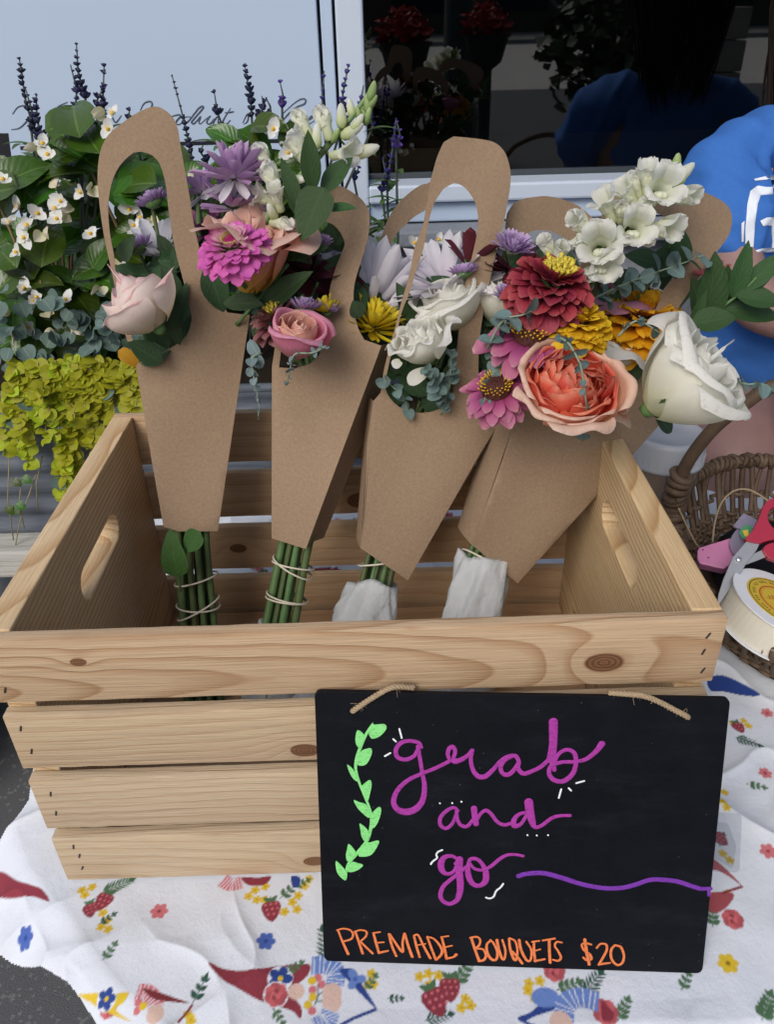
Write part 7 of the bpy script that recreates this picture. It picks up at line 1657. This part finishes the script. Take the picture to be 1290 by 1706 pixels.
oshirt = child(shirt, 'shirt', pr)
M_print = plain('worn_white_print', (.72, .76, .82), .8, .2, .10, 300)
def shirt_print(poly, step=4):
    v3, f3 = triangulate(poly, (), step); V = []
    for x, y in v3:
        d = ray(x, y).normalized(); h = bvh.ray_cast(CAM, d, 3)
        V.append(h[0] - d * .0016 if h[0] is not None else atY(x, y, .66))
    Vv, Ff = solid(V, f3, .0006, TOW); o = inst(mesh('shirt_print', [v - off for v in Vv], Ff, M_print, True), 'shirt_print', Matrix.Translation(off), oshirt)
rx = lambda P: [(x + rg.gauss(0, .5), y + rg.gauss(0, .5)) for x, y in P]
for poly in ([(1258, 297), (1275, 293), (1330, 292), (1330, 297), (1276, 299), (1259, 302)], [(1250, 318), (1262, 309), (1330, 306), (1330, 321), (1268, 325), (1263, 340), (1259, 375), (1257, 412), (1243, 414), (1243, 380), (1247, 340)], [(1269, 368), (1280, 362), (1330, 360), (1330, 373), (1300, 374), (1298, 418), (1287, 419), (1286, 376), (1272, 377)], [(1254, 418), (1270, 414), (1330, 412), (1330, 418), (1272, 421), (1262, 428), (1254, 427)], [(1238, 372), (1241, 368), (1240, 402), (1236, 404)]): shirt_print(rx(poly))
sh_n = [(PX_, .735, .02, .135, .115), (PX_ - .075, .73, .02, .104), (PX_ - .088, .665, .03, .098), (PX_ + .075, .73, .02, .104), (PX_ + .062, .665, .03, .098), (PX_, .738, .09, .13, .11)]
shorts = skin_mesh('shorts', sh_n, [(0, 1), (1, 2), (0, 3), (3, 4), (0, 5)], M_denim, 2, 0); folds(shorts, .004, 2, ((Vector((1, .2, .5)), 70, 0),)); child(shorts, 'shorts', pr)
for sx in (-1, 1):
    fx = PX_ - .12 if sx < 0 else PX_ + .02
    b_ = B(); b_.lathe([(.001, -.012), (.038, -.012), (.041, .004), (.038, .026), (.022, .042), (.001, .046)], (0, 0, 0), n=18)
    obj('shoe', [Vector((fx + v.x * .9, .57 + v.y * 2.6, -.43 + v.z * (1.25 if v.y > 0 else .9))) for v in b_.v], b_.f, plain('canvas_shoe', (.55, .55, .55), .8, .2), pr)
# head details and hair
hd = Vector((PX_ - .005, .735, .61)); hb = B()
for k in range(420):
    a = rg.uniform(-.35, math.pi + .35); el = rg.uniform(.1, 1.35); r0 = .088
    s_ = hd + Vector((r0 * math.cos(a) * math.cos(el), .012 + r0 * math.sin(a) * math.cos(el), .02 + r0 * 1.1 * math.sin(el)))
    sd = 1 if math.cos(a) > 0 else -1
    e_ = Vector((hd.x + sd * rg.uniform(.0, .055), .80 + rg.gauss(0, .018), rg.uniform(.36, .50)))
    m1 = hd + Vector((.10 * math.cos(a), .02 + .10 * math.sin(a), -.01)); m2 = m1.lerp(e_, .5) + Vector((sd * .004, .014, 0))
    hb.tube([Vector(p) for p in spline([tuple(hd + Vector((0, .01, .10))), tuple(s_), tuple(m1), tuple(m2), tuple(e_)], 4)], [.0042, .0046, .0048, .0045, .004, .0036, .0034, .0032, .003, .0028, .0026, .0024, .0022, .002, .0016, .0012, .0006], 4)
hb.build('hair', M_hair, pr)
# loose strands over the far shoulder side
hb = B()
for k in range(60):
    u = rg.uniform(1292, 1380); P = [atY(u + 60, 20, .80), atY(u + 25, 80, .805), atY(u, 125 + rg.gauss(0, 8), .81), atY(u - rg.uniform(6, 30), 165 + rg.gauss(0, 12), .815)]
    hb.tube([Vector(p) for p in spline([tuple(p) for p in P], 5)], [.0009] * 10 + [.0008, .0007, .0006, .0005, .0004, .0003], 4)
hb.build('hair', M_hair, pr)
eb = B()
for sx in (-1, 1):
    B().lathe([(.001, -.011), (.010, -.006), (.0115, 0), (.010, .006), (.001, .011)], hd + Vector((sx * .030, -.080, .012)), Vector((0, -1, 0)), 14).build('eye', plain('eye_white', (.75, .75, .75), .2, .5), pr)
    B().lathe([(.0002, .0113), (.0045, .0108), (.005, .0098)], hd + Vector((sx * .030, -.080, .012)), Vector((0, -1, 0)), 12).build('iris', plain('iris', (.08, .05, .03), .2, .5), pr)
    B().lathe([(.002, -.01), (.016, -.004), (.018, .004), (.006, .01)], hd + Vector((sx * .074, .0, .0)), Vector((sx, -.3, 0)), 12).build('ear', M_skin, pr)
B().tube([hd + Vector((0, -.084, .02)), hd + Vector((0, -.096, -.005)), hd + Vector((0, -.104, -.022)), hd + Vector((0, -.088, -.030))], [.007, .009, .012, .008], 10).build('nose', M_skin, pr)
B().tube([hd + Vector((-.022, -.080, -.052)), hd + Vector((0, -.090, -.052)), hd + Vector((.022, -.080, -.052))], [.002, .0065, .002], 8).build('mouth', plain('lips', (.42, .16, .15), .4, .4), pr)
# stool
stl = root('stool', (PX_, .76, GZ), 'tall stool under the seated person', 'stool')
B().lathe([(.001, -.115), (.165, -.115), (.17, -.10), (.165, -.088), (.001, -.086)], (PX_, .76, 0), n=32).build('seat', plain('stool_seat', (.05, .04, .035), .6, .3), stl)
for k in range(4):
    a = math.pi / 4 + k * math.pi / 2
    B().tube([(PX_ + .11 * math.cos(a), .76 + .11 * math.sin(a), -.11), (PX_ + .19 * math.cos(a), .76 + .19 * math.sin(a), GZ)], .014, 10).build('leg', M_gap, stl)
B().tube([(PX_ + .16 * math.cos(math.pi / 4 + k * math.pi / 2), .76 + .16 * math.sin(math.pi / 4 + k * math.pi / 2), -.50) for k in range(5)], .010, 8).build('foot_ring', M_gap, stl)
